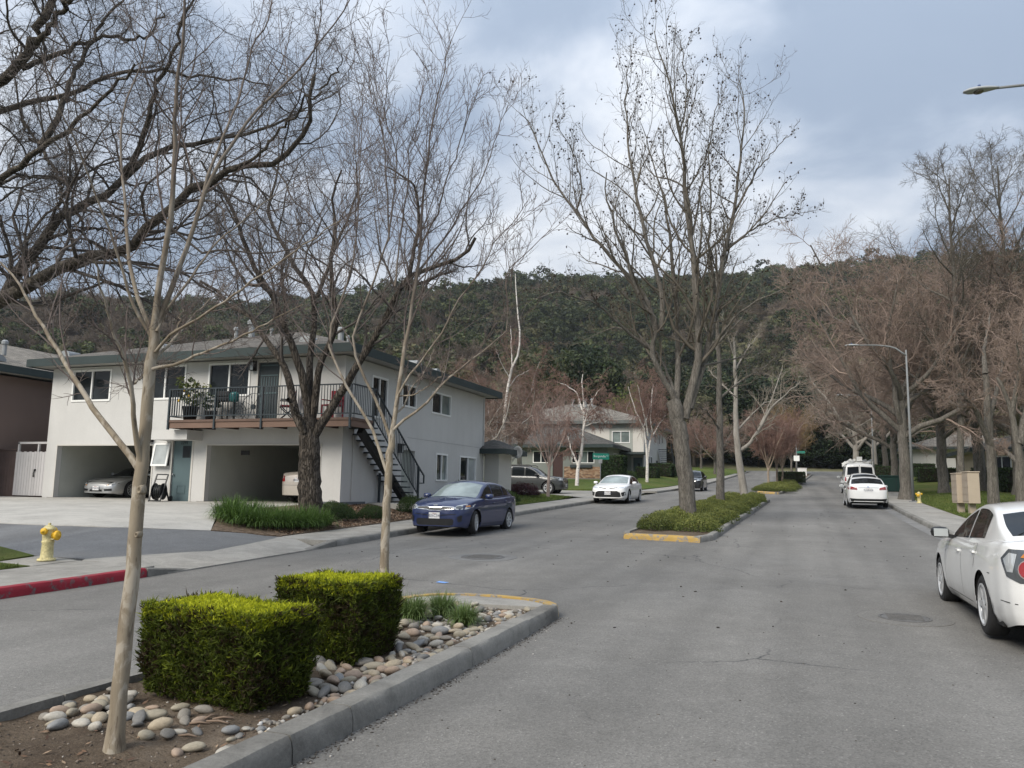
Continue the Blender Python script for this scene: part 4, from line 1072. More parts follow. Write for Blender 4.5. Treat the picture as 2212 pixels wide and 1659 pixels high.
# ---- slim pale tree at the near end of the median
def near_tree():
    rng = np.random.default_rng(5); D = 4.35
    b = gnd(246, 1620, -.0, soil_z)
    D = dep(b[0], b[1])
    tr = [(246, 1632), (262, 1450), (285, 1250), (300, 1080), (310, 985), (318, 880), (326, 790), (331, 710)]
    L = [(tr, D, D+.05, .048, .032),
         (cv(zA, [(765,1640),(775,1560),(790,1420),(830,1220),(860,1000),(870,750),(875,550),(885,380),(905,200),(915,60),(930,-120),(950,-330)]), D+.04, D-.3, .026, .006),
         (cv(zA, [(765,1650),(800,1560),(850,1450),(900,1300),(950,1180),(990,1040),(1060,870),(1150,720),(1250,580),(1340,490),(1470,370),(1560,260),(1640,150),(1720,40),(1800,-80)]), D+.04, D+.5, .022, .004),
         (cv(zA, [(1000,1010),(1040,850),(1110,690),(1160,560),(1210,420),(1230,310),(1270,200),(1340,110),(1350,0),(1370,-150)]), D+.3, D+.9, .014, .004),
         (cv(zA, [(755,1655),(740,1610),(680,1480),(640,1300),(630,1100),(610,900),(600,700),(615,540),(640,460),(700,360),(720,230),(760,130),(790,0)]), D+.04, D+.7, .017, .004),
         (cv(zA, [(755,1680),(720,1620),(640,1480),(620,1360),(560,1200),(520,1080),(480,960),(430,840),(380,710),(320,580),(280,450),(230,330)]), D+.04, D-.6, .013, .003),
         (cv(zA, [(780,1650),(820,1560),(900,1450),(1000,1310),(1080,1200),(1200,1110),(1300,1020),(1400,950),(1500,900)]), D+.03, D+.9, .012, .003),
         (cv(zA, [(775,1750),(850,1659),(1000,1580),(1150,1480),(1300,1370),(1430,1280),(1550,1200),(1700,1080)]), D+.03, D-.8, .012, .003),
         (cv(z1_, [(1150,1260),(1120,1200),(1050,1120),(960,1000),(880,900),(780,780),(700,630),(600,470),(510,340),(430,210),(330,30),(150,-280),(0,-460),(-160,-640)]), D+.03, D+.5, .026, .005),
         (cv(z1_, [(1175,1210),(1145,1100),(1120,950),(1110,700),(1080,560),(1050,420),(1010,300),(940,130),(900,0),(850,-140),(830,-300),(760,-480)]), D+.02, D-.5, .022, .005),
         (cv(z1_, [(1090,570),(1140,530),(1210,470)]), D, D+.3, .010, .004),
         (cv(z1_, [(1250,440),(1310,420),(1450,400),(1600,330),(1800,260),(1936,200),(2200,60),(2500,-100)]), D+.03, D-.4, .014, .003),
         (cv(z1_, [(1250,380),(1320,300),(1400,240),(1550,60),(1700,-100),(1900,-260)]), D+.03, D+.8, .014, .003),
         (cv(z1_, [(1250,330),(1330,240),(1440,140),(1490,60),(1520,-120)]), D+.03, D+.1, .011, .003)]
    P, Rr = limbs_from_px(L, None, 22, .006, rng); Rr[1:] *= .82; Rr[0, 0] *= 1.35; Rr[0, 1] *= 1.08
    big = P[1:]; bR = Rr[1:]
    A, aR = spawn(rng, big, bR, 11, (.25, 1), (32, 10), .34, .4, 8, .5, .35, .25, .10, .25, 1.5, .0022)
    B, bR2 = spawn(rng, A, aR, 6, (.2, 1), (38, 12), .5, .4, 6, .6, .4, .15, .14, .12, .7, .0017)
    Cc, cR = spawn(rng, B, bR2, 4, (.2, 1), (42, 12), .55, .3, 4, .7, .5, .05, .16, .06, .35, .0013)
    root = finish_tree('crape_myrtle', 'slim pale-barked bare tree rising in front of the nearest clipped hedge', b, [(P, Rr, 14, 'trunk'), (A, aR, 5, 'crown'), (B, bR2, 3, 'crown'), (Cc, cR, 3, 'crown')], (BK_CRAPE, TW_CRAPE))
    # pruning scars
    for (px, py), r_ in (((303, 1058), .017), ((297, 1155), .011)):
        c = atD(px, py, D - .055); mb = MB(); pts = []
        mb.lathe([(r_*1.3, -.03), (r_*1.25, .0), (r_, .014), (r_*.55, .010), (r_*.3, -.002)], (0, 0, 0), 12, 'y')
        V = np.concatenate(mb.v); mb.v = [np.stack([V[:, 0]*.9, -V[:, 1], V[:, 2]*1.3], 1) + (c - np.asarray(b))]
        mb.build('branch_scar', BK_CRAPE, root, smooth=True)
near_tree()

# ---- second slim tree, behind the second hedge
def second_tree():
    rng = np.random.default_rng(9)
    b = gnd(828, 1345, 0, soil_z); D = dep(b[0], b[1])
    L = [([(828,1352),(829,1240),(833,1150),(838,1060),(843,985),(848,940)], D, D+.05, .058, .039),
         (cv(z3_, [(700,790),(715,690),(740,600),(745,480),(770,300),(800,100),(830,0)]) + cv(z5_, [(670,1180),(670,1000),(690,820),(710,640),(730,450),(770,300),(800,180),(830,20)]), D+.04, D+.2, .034, .005),
         (cv(z3_, [(690,800),(660,720),(620,600),(570,470),(480,330),(430,170),(390,50)]) + cv(z5_, [(490,1150),(485,900),(460,560),(440,460),(380,220),(310,80)]), D+.04, D-.5, .022, .004),
         (cv(z3_, [(670,1080),(640,990),(610,880),(560,760),(530,660),(420,530),(370,420),(260,200),(200,60)]) + cv(z5_, [(290,1300),(320,1050),(330,700),(350,430),(320,250)]), D+.02, D+.6, .024, .004),
         (cv(z3_, [(715,740),(755,690),(900,600),(1000,500),(1080,400),(1200,290),(1320,200),(1500,60),(1600,0)]) + cv(z5_, [(1130,1320),(1300,1170),(1400,1090)]), D+.03, D+.3, .020, .004),
         (cv(z3_, [(735,560),(745,480),(830,330),(900,250),(980,140),(1070,20)]) + cv(z5_, [(870,1490),(960,1370),(1080,1150),(1200,1000),(1260,930)]), D+.03, D-.7, .017, .004),
         (cv(z5_, [(625,1430),(650,1330),(720,1230),(830,1100),(890,980),(1000,830),(1060,650),(1100,500),(1160,400)]), D+.1, D+.7, .018, .004),
         (cv(z5_, [(650,1250),(690,1130),(760,1000),(800,850),(870,650),(930,480),(980,330),(1010,280)]), D+.1, D-.2, .016, .004),
         (cv(z5_, [(525,1400),(540,1250),(560,1100),(600,800),(610,600),(660,450),(680,320)]), D-.2, D+.3, .014, .004),
         (cv(z5_, [(490,1150),(510,950),(540,700),(470,450),(480,250),(490,60)]), D-.3, D-.9, .012, .003),
         (cv(z3_, [(760,480),(860,480),(960,420),(1060,350),(1130,260)]), D+.05, D-.5, .010, .004),
         (cv(z3_, [(730,620),(800,560),(850,420),(930,330),(1000,200),(1040,0)]), D+.05, D+.8, .013, .004)]
    P, Rr = limbs_from_px(L, None, 20, .012, rng); Rr[1:] *= .85
    A, aR = spawn(rng, P[1:], Rr[1:], 13, (.2, 1), (30, 9), .33, .4, 8, .5, .35, .3, .10, .3, 2.2, .004, bylen=True)
    B, bR = spawn(rng, A, aR, 7, (.2, 1), (36, 11), .5, .4, 6, .6, .4, .2, .13, .15, 1.0, .003)
    Cc, cR = spawn(rng, B, bR, 4, (.25, 1), (38, 12), .5, .3, 4, .7, .5, .1, .15, .08, .5, .0024)
    finish_tree('crape_myrtle', 'slim pale-barked bare tree growing behind the second clipped hedge', b, [(P, Rr, 12, 'trunk'), (A, aR, 5, 'crown'), (B, bR, 3, 'crown'), (Cc, cR, 3, 'crown')], (BK_CRAPE, TW_CRAPE))
second_tree()

# ---- big dark tree in front of the grey house
def house_tree():
    rng = np.random.default_rng(21)
    bx, by = -13.45, 18.75; b = np.array([bx, by, float(land_at(bx, by))]); D = dep(bx, by)
    px0 = 672
    L = [([(672,1116),(671,1085),(668,1040),(668,985),(668,940),(668,905)], D, D, .35, .27),
         (cv(z2_, [(1310,1000),(1260,920),(1220,850),(1185,720),(1175,600),(1140,480),(1080,330),(980,230),(900,110),(840,0)]) + cv(zA, [(1150,1530),(1080,1440),(1000,1400)]), D-.1, D+1.5, .20, .05),
         (cv(z2_, [(1310,900),(1320,750),(1290,600),(1250,450),(1200,300),(1150,150),(1090,20)]) + cv(zA, [(1370,1500),(1280,1350),(1200,1150),(1130,990),(1080,910),(1000,800)]), D, D-1.5, .20, .04),
         (cv(z2_, [(1335,850),(1345,680),(1310,450),(1340,250),(1370,50)]) + cv(zA, [(1560,1450),(1480,1350),(1400,1200),(1330,1080),(1350,980),(1380,860),(1400,760)]), D, D+2, .17, .04),
         (cv(z2_, [(1345,850),(1375,650),(1400,450),(1440,330),(1500,220),(1560,50)]) + cv(zA, [(1640,1300),(1680,1150),(1650,1000),(1700,850)]), D, D-1.2, .17, .035),
         (cv(z2_, [(1350,1010),(1390,930),(1500,780),(1600,600),(1700,450),(1760,330),(1850,200)]) + cv(z5_, [(570,1400),(620,1330),(750,1290),(870,1250),(950,1180),(970,1130)]), D-.05, D-1.5, .20, .06),
         (cv(z5_, [(590,1420),(620,1250),(660,1050),(640,850),(560,780),(480,750)]), D-1, D-2.0, .10, .03),
         (cv(z5_, [(600,1400),(680,1380),(780,1330),(840,1320)]), D-1, D-.3, .08, .04),
         (cv(zA, [(1580,1480),(1660,1250),(1730,1100),(1780,950),(1770,800)]), D+.5, D+1.5, .09, .03),
         (cv(zA, [(1330,1420),(1230,1420),(1150,1300),(1100,1150),(1060,1050)]), D+.3, D+2.5, .08, .02),
         (cv(z2_, [(1280,960),(1240,840),(1160,700)]), D-.25, D-.7, .12, .085)]
    P, Rr = limbs_from_px(L, None, 18, .03, rng); Rr[1:] *= .70
    A, aR = spawn(rng, P[1:-1], Rr[1:-1], 12, (.30, 1), (45, 14), .42, .35, 9, .5, .3, .35, .16, .6, 3.2, .010)
    B, bR = spawn(rng, A, aR, 9, (.15, 1), (45, 14), .48, .3, 7, .55, .35, .2, .22, .3, 1.6, .006)
    Cc, cR = spawn(rng, B, bR, 8, (.2, 1), (45, 14), .58, .3, 5, .6, .4, .1, .25, .15, .9, .003)
    root = finish_tree('street_tree', 'thick dark furrowed bare tree beside the balcony of the grey house', b, [(P, Rr, 16, 'trunk'), (A, aR, 6, 'crown'), (B, bR, 3, 'crown'), (Cc, cR, 3, 'crown')], (BK_DARK, TW_DARK))
    return root
house_tree()

# ---- huge dark tree whose trunk stands outside the left edge
def left_tree():
    rng = np.random.default_rng(33); D = 13.0
    b = atD(-330, 1100, D); b[2] = float(land_at(b[0], b[1]))
    A_ = lambda pts: cv(zA, pts)
    L = [([(-330, 1240), (-325, 1000), (-300, 820), (-260, 700), (-200, 560)], D, D, .52, .40),
         (A_([(-420,1690),(-200,1620),(0,1500),(130,1430),(290,1340),(440,1280),(620,1250),(660,1225),(680,1170),(790,1090),(880,1000),(960,930),(1080,890),(1180,830),(1290,815),(1400,825),(1430,770),(1540,640),(1555,560),(1545,470),(1580,380)]), D, D-1.5, .25, .045),
         (A_([(-300,1620),(-60,1560),(60,1430),(170,1250),(250,1130),(330,1060),(480,1000),(590,920),(650,850),(780,760),(870,715),(1060,690),(1180,655),(1300,640),(1420,600),(1500,540)]), D, D+1.2, .22, .03),
         (A_([(600,910),(640,840),(700,720),(740,600),(760,480),(800,400),(860,260),(890,160),(930,40),(960,-60)]), D+.4, D-1.2, .11, .03),
         (A_([(-400,1250),(-200,1080),(0,900),(60,850),(150,780),(210,720),(330,660),(430,580),(480,500),(570,420),(660,330)]), D, D-2.2, .15, .03),
         (A_([(200,725),(270,620),(320,500),(370,370),(430,250),(490,150),(570,50),(640,-60)]), D-.9, D+.3, .10, .03),
         (A_([(-350,700),(-150,610),(0,555),(100,520),(200,500),(330,470),(430,430),(520,380),(620,350),(720,345),(830,360),(920,380),(1060,390),(1200,390),(1330,420)]), D+.3, D+1.8, .12, .025),
         (A_([(-350,820),(-150,560),(0,400),(60,340),(150,260),(190,190),(220,80),(250,-20),(300,-160)]), D, D-1, .20, .10),
         (A_([(110,340),(220,290),(350,240),(460,205),(550,170),(640,185),(720,180),(770,130),(800,60)]), D-.3, D+1.0, .09, .03),
         (A_([(150,250),(250,150),(290,70),(350,0),(420,-100)]), D-.5, D-2, .10, .04),
         (A_([(240,1190),(340,1150),(430,1140),(530,1140),(620,1150)]), D+.2, D+1.5, .06, .025),
         (A_([(200,740),(260,830),(300,900),(320,960),(300,1050)]), D-.5, D-1.5, .05, .02),
         (A_([(0,920),(80,880),(200,870),(300,890),(380,960)]), D-.2, D+1.4, .05, .02),
         (A_([(-200,1330),(0,1270),(120,1270),(250,1290)]), D, D+.8, .07, .03),
         (A_([(100,540),(130,640),(180,710),(215,760)]), D+.8, D-.3, .06, .03),
         (A_([(1180,830),(1280,780),(1400,640),(1500,520),(1620,420),(1700,330)]), D-1.2, D-2.2, .05, .02)]
    P, Rr = limbs_from_px(L, None, 26, .045, rng)
    Rr = Rr * .56; Rr[0] *= 1.5
    A, aR = spawn(rng, P[1:], Rr[1:], 17, (.18, 1), (55, 16), .33, .25, 11, .36, .28, .16, .25, .7, 3.4, .008, bylen=True)
    B, bR = spawn(rng, A, aR, 10, (.10, 1), (52, 16), .45, .3, 8, .5, .35, .08, .32, .3, 1.5, .0034)
    Cc, cR = spawn(rng, B, bR, 7, (.15, 1), (50, 16), .58, .3, 5, .6, .4, 0, .32, .14, .8, .0023)
    finish_tree('street_tree', 'huge dark bare tree whose crooked limbs reach in from the left edge', b, [(P, Rr, 12, 'trunk'), (A, aR, 6, 'crown'), (B, bR, 3, 'crown'), (Cc, cR, 3, 'crown')], (BK_LIMB, TW_DARK))
left_tree()

# ---- tall tree with hanging seed balls on the second island
def balls(P, r_, rng, root, base, n, m, hang=.08):
    idx = rng.integers(0, len(P), n); c = P[idx, -1] - np.array([0, 0, 1.]) * rng.uniform(.02, hang, n)[:, None] - np.asarray(base)
    t = (1 + 5 ** .5) / 2
    ico = unit(np.array([(0,1,t),(0,-1,t),(0,1,-t),(0,-1,-t),(1,t,0),(-1,t,0),(1,-t,0),(-1,-t,0),(t,0,1),(-t,0,1),(t,0,-1),(-t,0,-1)], float))
    f = []
    from itertools import combinations
    for a, b_, c_ in combinations(range(12), 3):
        if all(abs(np.linalg.norm(ico[p] - ico[q]) - 1.0515) < .02 for p, q in ((a, b_), (b_, c_), (a, c_))): f.append((a, b_, c_))
    f = np.array(f)
    V = (c[:, None, :] + ico[None] * r_ * rng.uniform(.7, 1.2, n)[:, None, None]).reshape(-1, 3)
    F = (f[None] + (np.arange(n) * 12)[:, None, None]).reshape(-1, 3)
    tag(link('seed_ball', np_mesh('seed_ball', V, F), m, root), kind='stuff')
SEED = pbr('seed_ball', (.045, .03, .022), .9, .2)
def ball_tree():
    rng = np.random.default_rng(44)
    g = gnd(1487, 1125, .15, lambda x, y: road_z(y)); b = np.array([g[0], g[1], float(road_z(g[1])) + .1]); D = dep(b[0], b[1])
    Z = lambda pts: cv(z6_, pts)
    L = [([(1487,1128),(1484,1060),(1478,1000),(1470,950),(1462,900),(1455,868)], D, D, .27, .24),
         (Z([(720,1600),(690,1510),(640,1420),(600,1330),(630,1230),(560,1120),(520,1030),(500,950),(460,850),(430,720),(420,620)]), D, D-1.5, .13, .02),
         (Z([(620,1250),(600,1160),(540,1060),(440,960),(360,860),(290,770),(200,620),(110,410),(75,380)]), D-.3, D+.8, .10, .015),
         (Z([(640,1250),(650,1150),(640,1080),(600,950),(570,820),(530,650),(510,480),(500,330),(510,190)]), D-.2, D+1.5, .11, .015),
         (Z([(700,1560),(710,1420),(710,1300),(700,1120),(680,900),(650,700),(590,540),(570,430)]), D, D+2.5, .13, .015),
         (Z([(735,1600),(760,1500),(790,1400),(790,1250),(770,1000),(750,800),(730,600),(720,450),(680,280),(620,100),(610,50)]), D, D-.8, .18, .015),
         (Z([(728,560),(720,450),(750,300),(730,180),(720,90)]), D-.5, D+.3, .05, .012),
         (Z([(755,1560),(790,1440),(820,1350),(860,1150),(890,950),(930,800),(950,600),(970,400),(960,250)]), D, D+1.4, .15, .015),
         (Z([(820,1340),(950,1180),(1050,1120),(1130,1080),(1190,1050)]), D+.2, D-1.5, .06, .012),
         (Z([(895,930),(1000,850),(1100,800),(1220,780)]), D+.7, D+2, .05, .012),
         (Z([(935,780),(1030,600),(1100,520),(1150,475)]), D+.9, D-.3, .05, .012),
         (Z([(620,1340),(500,1250),(400,1150),(280,1110),(200,1100),(130,1130)]), D, D-2.2, .07, .012),
         (Z([(700,1500),(640,1360),(540,1250),(440,1240),(330,1290)]), D, D+2.2, .06, .012),
         (Z([(300,780),(330,700),(300,560),(260,480),(220,420)]), D+.4, D-.6, .04, .01),
         (Z([(860,1100),(830,900),(840,700),(830,520),(870,300)]), D+.5, D-1.6, .06, .012),
         (Z([(810,1390),(900,1370),(1000,1340),(1100,1340)]), D, D+2, .05, .01),
         (Z([(760,900),(800,700),(830,480),(850,400)]), D-.2, D+1.8, .05, .01)]
    P, Rr = limbs_from_px(L, None, 20, .04, rng)
    Rr[1:] *= .86
    A, aR = spawn(rng, P[1:], Rr[1:], 14, (.12, 1), (40, 12), .27, .35, 9, .5, .3, .45, .12, .8, 3.0, .009, bylen=True)
    B, bR = spawn(rng, A, aR, 8, (.15, 1), (42, 12), .45, .3, 7, .55, .35, .35, .16, .3, 1.5, .0055)
    Cc, cR = spawn(rng, B, bR, 4, (.2, 1), (42, 12), .5, .3, 5, .6, .5, .1, .2, .15, .7, .0048)
    root = finish_tree('ball_tree', 'tall bare tree hung with dark seed balls on the shrub island', b, [(P, Rr, 14, 'trunk'), (A, aR, 6, 'crown'), (B, bR, 3, 'crown'), (Cc, cR, 3, 'crown')], (BK_GREY, TW_BALL))
    hi = Cc[Cc[:, 0, 2] > 7.5]
    balls(hi, .030, rng, root, b, 1700, SEED, .12)
ball_tree()

def px_tree(name, label, base_px, dz, limbs, mats, zf=None, seed=1, D=None, K=16, jit=.03, a=(9, (.25, 1), (40, 12), .35, .4, .12, 3), b_=(7, .48, .1, .2), c_=(5, .5, 0, .25), rm=(.010, .007, .005), group=None, base=None, sides=10):
    """tree with traced trunk and limbs; each limb: points, distance offsets, radii"""
    rng = np.random.default_rng(seed)
    if base is None:
        g = gnd(base_px[0], base_px[1], dz, zf); base = np.array([g[0], g[1], g[2] - .05])
    D = D or dep(base[0], base[1])
    P, Rr = limbs_from_px([(p, D + d0, D + d1, r0, r1) for p, d0, d1, r0, r1 in limbs], None, K, jit, rng)
    src = slice(1, None) if len(P) > 1 else slice(0, None)
    A, aR = spawn(rng, P[src], Rr[src], a[0], a[1], a[2], a[3], .4, 9, .5, .3, a[4], a[5], .4, a[6], rm[0], bylen=True)
    B, bR = spawn(rng, A, aR, b_[0], (.15, 1), (42, 14), b_[1], .3, 7, .55, .35, b_[2], b_[3], .25, 1.8, rm[1])
    lv = [(P, Rr, sides, 'trunk'), (A, aR, 5, 'crown'), (B, bR, 3, 'crown')]
    if c_:
        Cc, cR = spawn(rng, B, bR, c_[0], (.2, 1), (42, 14), c_[1], .3, 5, .6, .5, c_[2], c_[3], .15, 1.2, rm[2]); lv.append((Cc, cR, 3, 'crown'))
    return finish_tree(name, label, base, lv, mats, group=group), lv
rz_only = lambda x, y: road_z(y)
# two more trunks on the second island
px_tree('island_tree', 'straight dark grey bare trunk, second tree on the shrub island', (1555, 1092), .15,
        [([(1556,1096),(1556,1000),(1555,900),(1553,800),(1550,700),(1548,600),(1546,520)], 0, 0, .21, .03),
         ([(1555,930),(1530,890),(1500,870)], 0, -1.5, .05, .015), ([(1555,860),(1590,830),(1640,800),(1680,770)], 0, 1.5, .06, .015), ([(1552,760),(1520,700),(1480,660)], 0, 1.2, .06, .012),
         ([(1552,740),(1600,690),(1640,640)], 0, -1.2, .06, .012), ([(1550,640),(1530,560),(1515,500)], 0, .5, .05, .01), ([(1549,620),(1575,540),(1590,480)], 0, -.6, .05, .01)],
        (BK_GREY, TW_BALL), rz_only, 51, a=(12, (.1, 1), (45, 12), .4, .3, .14, 3.5))
px_tree('island_tree', 'pale leaning bare tree with a long low limb, third on the shrub island', (1603, 1078), .15,
        [([(1610,1080),(1602,1030),(1594,980),(1590,930),(1590,870),(1588,800),(1586,730)], 0, 0, .24, .06),
         ([(1600,972),(1618,960),(1640,928),(1665,880),(1700,850),(1730,825)], 0, -1, .11, .02), ([(1642,920),(1660,880),(1675,840),(1690,790)], -.3, .8, .06, .015),
         ([(1592,930),(1620,900),(1650,870),(1690,860)], 0, 1, .06, .015), ([(1590,860),(1560,830),(1530,800)], 0, 1.5, .06, .015), ([(1588,800),(1610,760),(1640,720)], 0, 1, .06, .012), ([(1587,770),(1570,720),(1560,660)], 0, -1, .06, .012)],
        (BK_PALE, TW_PALE), rz_only, 52, a=(10, (.15, 1), (45, 12), .4, .2, .14, 3.5))
# birches and small trees along the left side
birch_l = lambda f, pts: cv(f, pts)
px_tree('birch', 'white-barked birch with a crooked top at the far corner of the grey house', (1073, 1050), .1,
        [(cv(z3_, [(1495,1160),(1505,1050),(1530,900),(1560,700),(1580,480),(1610,320),(1640,210),(1690,150),(1685,0)]) + cv(z5_, [(1200,1500),(1190,1330)]), 0, 0, .17, .03),
         (cv(z3_, [(1555,800),(1620,770),(1700,690),(1787,620)]), 0, -.8, .06, .02), (cv(z3_, [(1540,850),(1480,800),(1450,700),(1440,560)]), 0, 1.2, .06, .02), (cv(z3_, [(1625,260),(1620,100),(1615,-60)]), 0, .8, .05, .015),
         (cv(z3_, [(1590,430),(1660,330),(1760,280)]), 0, 1, .04, .012), (cv(z3_, [(1600,330),(1540,230),(1500,120)]), 0, -1, .04, .012), (cv(z3_, [(1500,830),(1510,640),(1515,520)]), .2, 2.2, .05, .015)],
        (BK_BIRCH, TW_RED), None, 61, D=None, a=(14, (.15, 1), (55, 15), .5, -.1, .16, 2.2), b_=(8, .7, -.9, .14), c_=(4, .7, -1.2, .12), rm=(.010, .007, .0055))
px_tree('birch', 'forked white birch standing left of the big island tree before the two-storey house', (1410, 1043), .05,
        [(cv(z4_, [(1630,1150),(1632,1060),(1635,960),(1625,820),(1610,700),(1600,600),(1530,480),(1470,300),(1440,200)]), 0, 0, .145, .03),
         (cv(z4_, [(1636,920),(1655,780),(1680,680),(1665,500),(1680,300),(1690,180)]), 0, .8, .09, .025), (cv(z4_, [(1640,690),(1620,560),(1560,300),(1540,180)]), 0, -1.2, .08, .02), (cv(z4_, [(1690,680),(1760,560),(1820,480)]), 0, 1, .06, .02), (cv(z4_, [(1600,590),(1640,480),(1660,350)]), 0, 1.8, .05, .02)],
        (BK_BIRCH, TW_RED), None, 62, a=(16, (.2, 1), (50, 15), .5, .0, .16, 3.2), b_=(9, .65, -.5, .16), c_=(6, .6, -.8, .16), rm=(.014, .012, .010))
px_tree('birch', 'white birch forking low on the lawn before the brick-based wing', (1245, 1062), .05,
        [(cv(z4_, [(930,1185),(935,1080),(945,970),(980,850),(1000,600),(1000,400),(990,200),(985,80)]), 0, 0, .125, .025),
         (cv(z4_, [(942,985),(900,880),(870,820),(850,700)]), 0, .8, .08, .02), (cv(z4_, [(995,640),(1050,400),(1120,280),(1180,200)]), 0, -1, .07, .02), (cv(z4_, [(1000,480),(930,260),(820,180),(740,150)]), 0, 1, .07, .015), (cv(z4_, [(990,700),(900,640),(820,560)]), 0, -1.4, .05, .015), (cv(z4_, [(995,600),(1100,560),(1230,540)]), 0, -1, .05, .015)],
        (BK_BIRCH, TW_RED), None, 63, a=(14, (.2, 1), (50, 15), .5, .0, .18, 3.0), b_=(8, .65, -.4, .18), c_=(6, .6, -.6, .18), rm=(.014, .012, .010))
px_tree('young_tree', 'small pinkish bare tree with upswept branches on the corner lawn', (645/3.318*.72+1044, 1073), .05,
        [(cv(z4_, [(645,1298),(648,1180),(655,1060),(660,980),(662,900)]), 0, 0, .10, .06)] +
        [(cv(z4_, [(658, 1020 - k*12), (658 + dx*.35, 900 - k*14), (658 + dx*.8, 700 - k*18), (658 + dx, 480 - k*24)]), 0, dd, .035, .008) for k, (dx, dd) in enumerate(((-170, .6), (190, -.6), (-90, -.9), (110, .9), (-30, .2), (40, -.3), (-140, -.2), (150, .3)))],
        (pbr('pinkish_bark', (.30, .235, .205), .8, .2, 4), twig('pinkish_twig', (.27, .19, .165))), None, 64, jit=.015, a=(12, (.1, 1), (30, 9), .32, .4, .08, 1.6), b_=(7, .5, .3, .12), c_=(4, .5, .2, .14), rm=(.007, .006, .005))
# ------------------------------------------------------------------ more trees: right-hand side and distance
def auto_tree(rng, h, r, fork, nl, ll, spread=45, up=.35, wob=.14, n1=9, n2=8, n3=7, droop=0.0, lean=(0, 0), rm=(.016, .012, .009), k1=.42, trunk_top=None):
    """a whole bare tree round the origin; returns its levels"""
    top = trunk_top or h
    z = np.linspace(0, top, 10); P = np.stack([lean[0]*(z/h)**1.3 + np.cumsum(rng.normal(0, .02*h/10, 10)), lean[1]*(z/h)**1.3 + np.cumsum(rng.normal(0, .02*h/10, 10)), z], 1)
    P[0, :2] = 0; P = P[None]; Rr = (r * np.linspace(1, .12 if not trunk_top else .6, 10) ** .8)[None]; Rr[0, 0] *= 1.35
    Lm, lR = spawn(rng, P, Rr, nl, (fork / top, .98), (spread, 10), ll / top, .35 if not trunk_top else .05, 11, .62, .25, up, wob, 1, 20, .03)
    A, aR = spawn(rng, Lm, lR, n1, (.2, 1), (45, 14), k1, .35, 8, .5, .3, up * .8 - droop * .3, wob * 1.2, .5, 5, rm[0])
    B, bR = spawn(rng, A, aR, n2, (.15, 1), (45, 14), .5, .3, 6, .55, .35, up * .4 - droop, wob * 1.4, .3, 2.2, rm[1])
    C, cR = spawn(rng, B, bR, n3, (.15, 1), (42, 14), .55, .3, 4, .6, .5, -droop, wob * 1.4, .2, 1.3, rm[2])
    return [(P, Rr, 10, 'trunk'), (Lm, lR, 7, 'trunk'), (A, aR, 4, 'crown'), (B, bR, 3, 'crown'), (C, cR, 3, 'crown')]
def bake_levels(levels):
    out = {}
    for part in ('trunk', 'crown'):
        Vs, Fs, off = [], [], 0
        for P, Rr, s, pt in levels:
            if pt != part: continue
            V, F = tubes(P, Rr, s); Vs.append(V); Fs.append(F + off); off += len(V)
        out[part] = np_mesh(part, np.concatenate(Vs), np.concatenate(Fs))
    return out
def place_tree(meshes, name, label, base, rz, sc, mats, group=None, szz=None):
    root = empty(name, tuple(base), rz, label, 'tree', group); root.scale = (sc, sc, szz or sc)
    for part, m in (('trunk', mats[0]), ('crown', mats[1])):
        me = meshes[part]
        if len(me.materials) and me.materials[0] is not m: me = me.copy()
        link(part, me, m, root, True)
    return root
def at_px(px, py, dz=0.0, sink=.1):
    g = gnd(px, py, dz); return np.array([g[0], g[1], g[2] - sink])
def at_depth(px, D, sink=.15):
    q = atD(px, 1050, D); z = float(land_at(q[0], q[1])) + float(hill_z(q[0], q[1])); return np.array([q[0], q[1], z - sink])
rg = np.random.default_rng(77)
brownA = bake_levels(auto_tree(rg, 11, .25, 2.4, 10, 7.3, 44, .28, .16, 11, 11, 10, .06, trunk_top=4.6, rm=(.016, .010, .0072)))
brownB = bake_levels(auto_tree(rg, 10, .22, 2.3, 9, 6.8, 47, .24, .18, 11, 11, 10, .13, trunk_top=4.4, rm=(.016, .010, .0072)))
place_tree(brownA, 'street_tree', 'wide brown twiggy tree behind the tall lamp post, right pavement', at_px(1957, 1075, .1), 3.9, 1.28, (BK_GREY, TW_BROWN), None, 1.38)
place_tree(brownB, 'street_tree', 'brown twiggy tree next beyond the green utility box', at_px(1932, 1056, .1), .6, 1.3, (BK_GREY, TW_BROWN))
place_tree(brownA, 'street_tree', 'brown twiggy tree behind the parked white van, right pavement', at_depth(1914, 82), 4.4, 1.3, (BK_GREY, TW_BROWN))
place_tree(brownB, 'street_tree', 'brown spreading tree on the lawn before the beige house', at_depth(2040, 50), 3.3, 1.5, (BK_GREY, TW_BROWN))
place_tree(brownA, 'street_tree', 'brown spreading tree between the mailboxes and the beige house', at_depth(2115, 52), 5.3, 1.55, (BK_GREY, TW_BROWN))
place_tree(brownB, 'street_tree', 'tall brown twiggy tree crowding the right edge above the leaning tree', at_depth(2200, 46), .3, 1.5, (BK_GREY, TW_BROWN))
place_tree(brownA, 'street_tree', 'brown spreading tree farthest right above the beige house', at_depth(2230, 62), 1.1, 1.6, (BK_GREY, TW_BROWN))
pale = bake_levels(auto_tree(rg, 10, .26, 2.2, 9, 6.5, 42, .28, .14, 9, 8, 6, .05, trunk_top=4.0, rm=(.02, .015, .012)))
place_tree(pale, 'street_tree', 'pale bare tree near the stop sign at the end of the street', at_depth(1892, 94), .4, 1.4, (BK_PALE, TW_PALE))
place_tree(pale, 'street_tree', 'pale bare tree left of the pale house with slate-blue eaves', at_depth(1850, 80), 2.4, 1.35, (BK_PALE, TW_PALE))
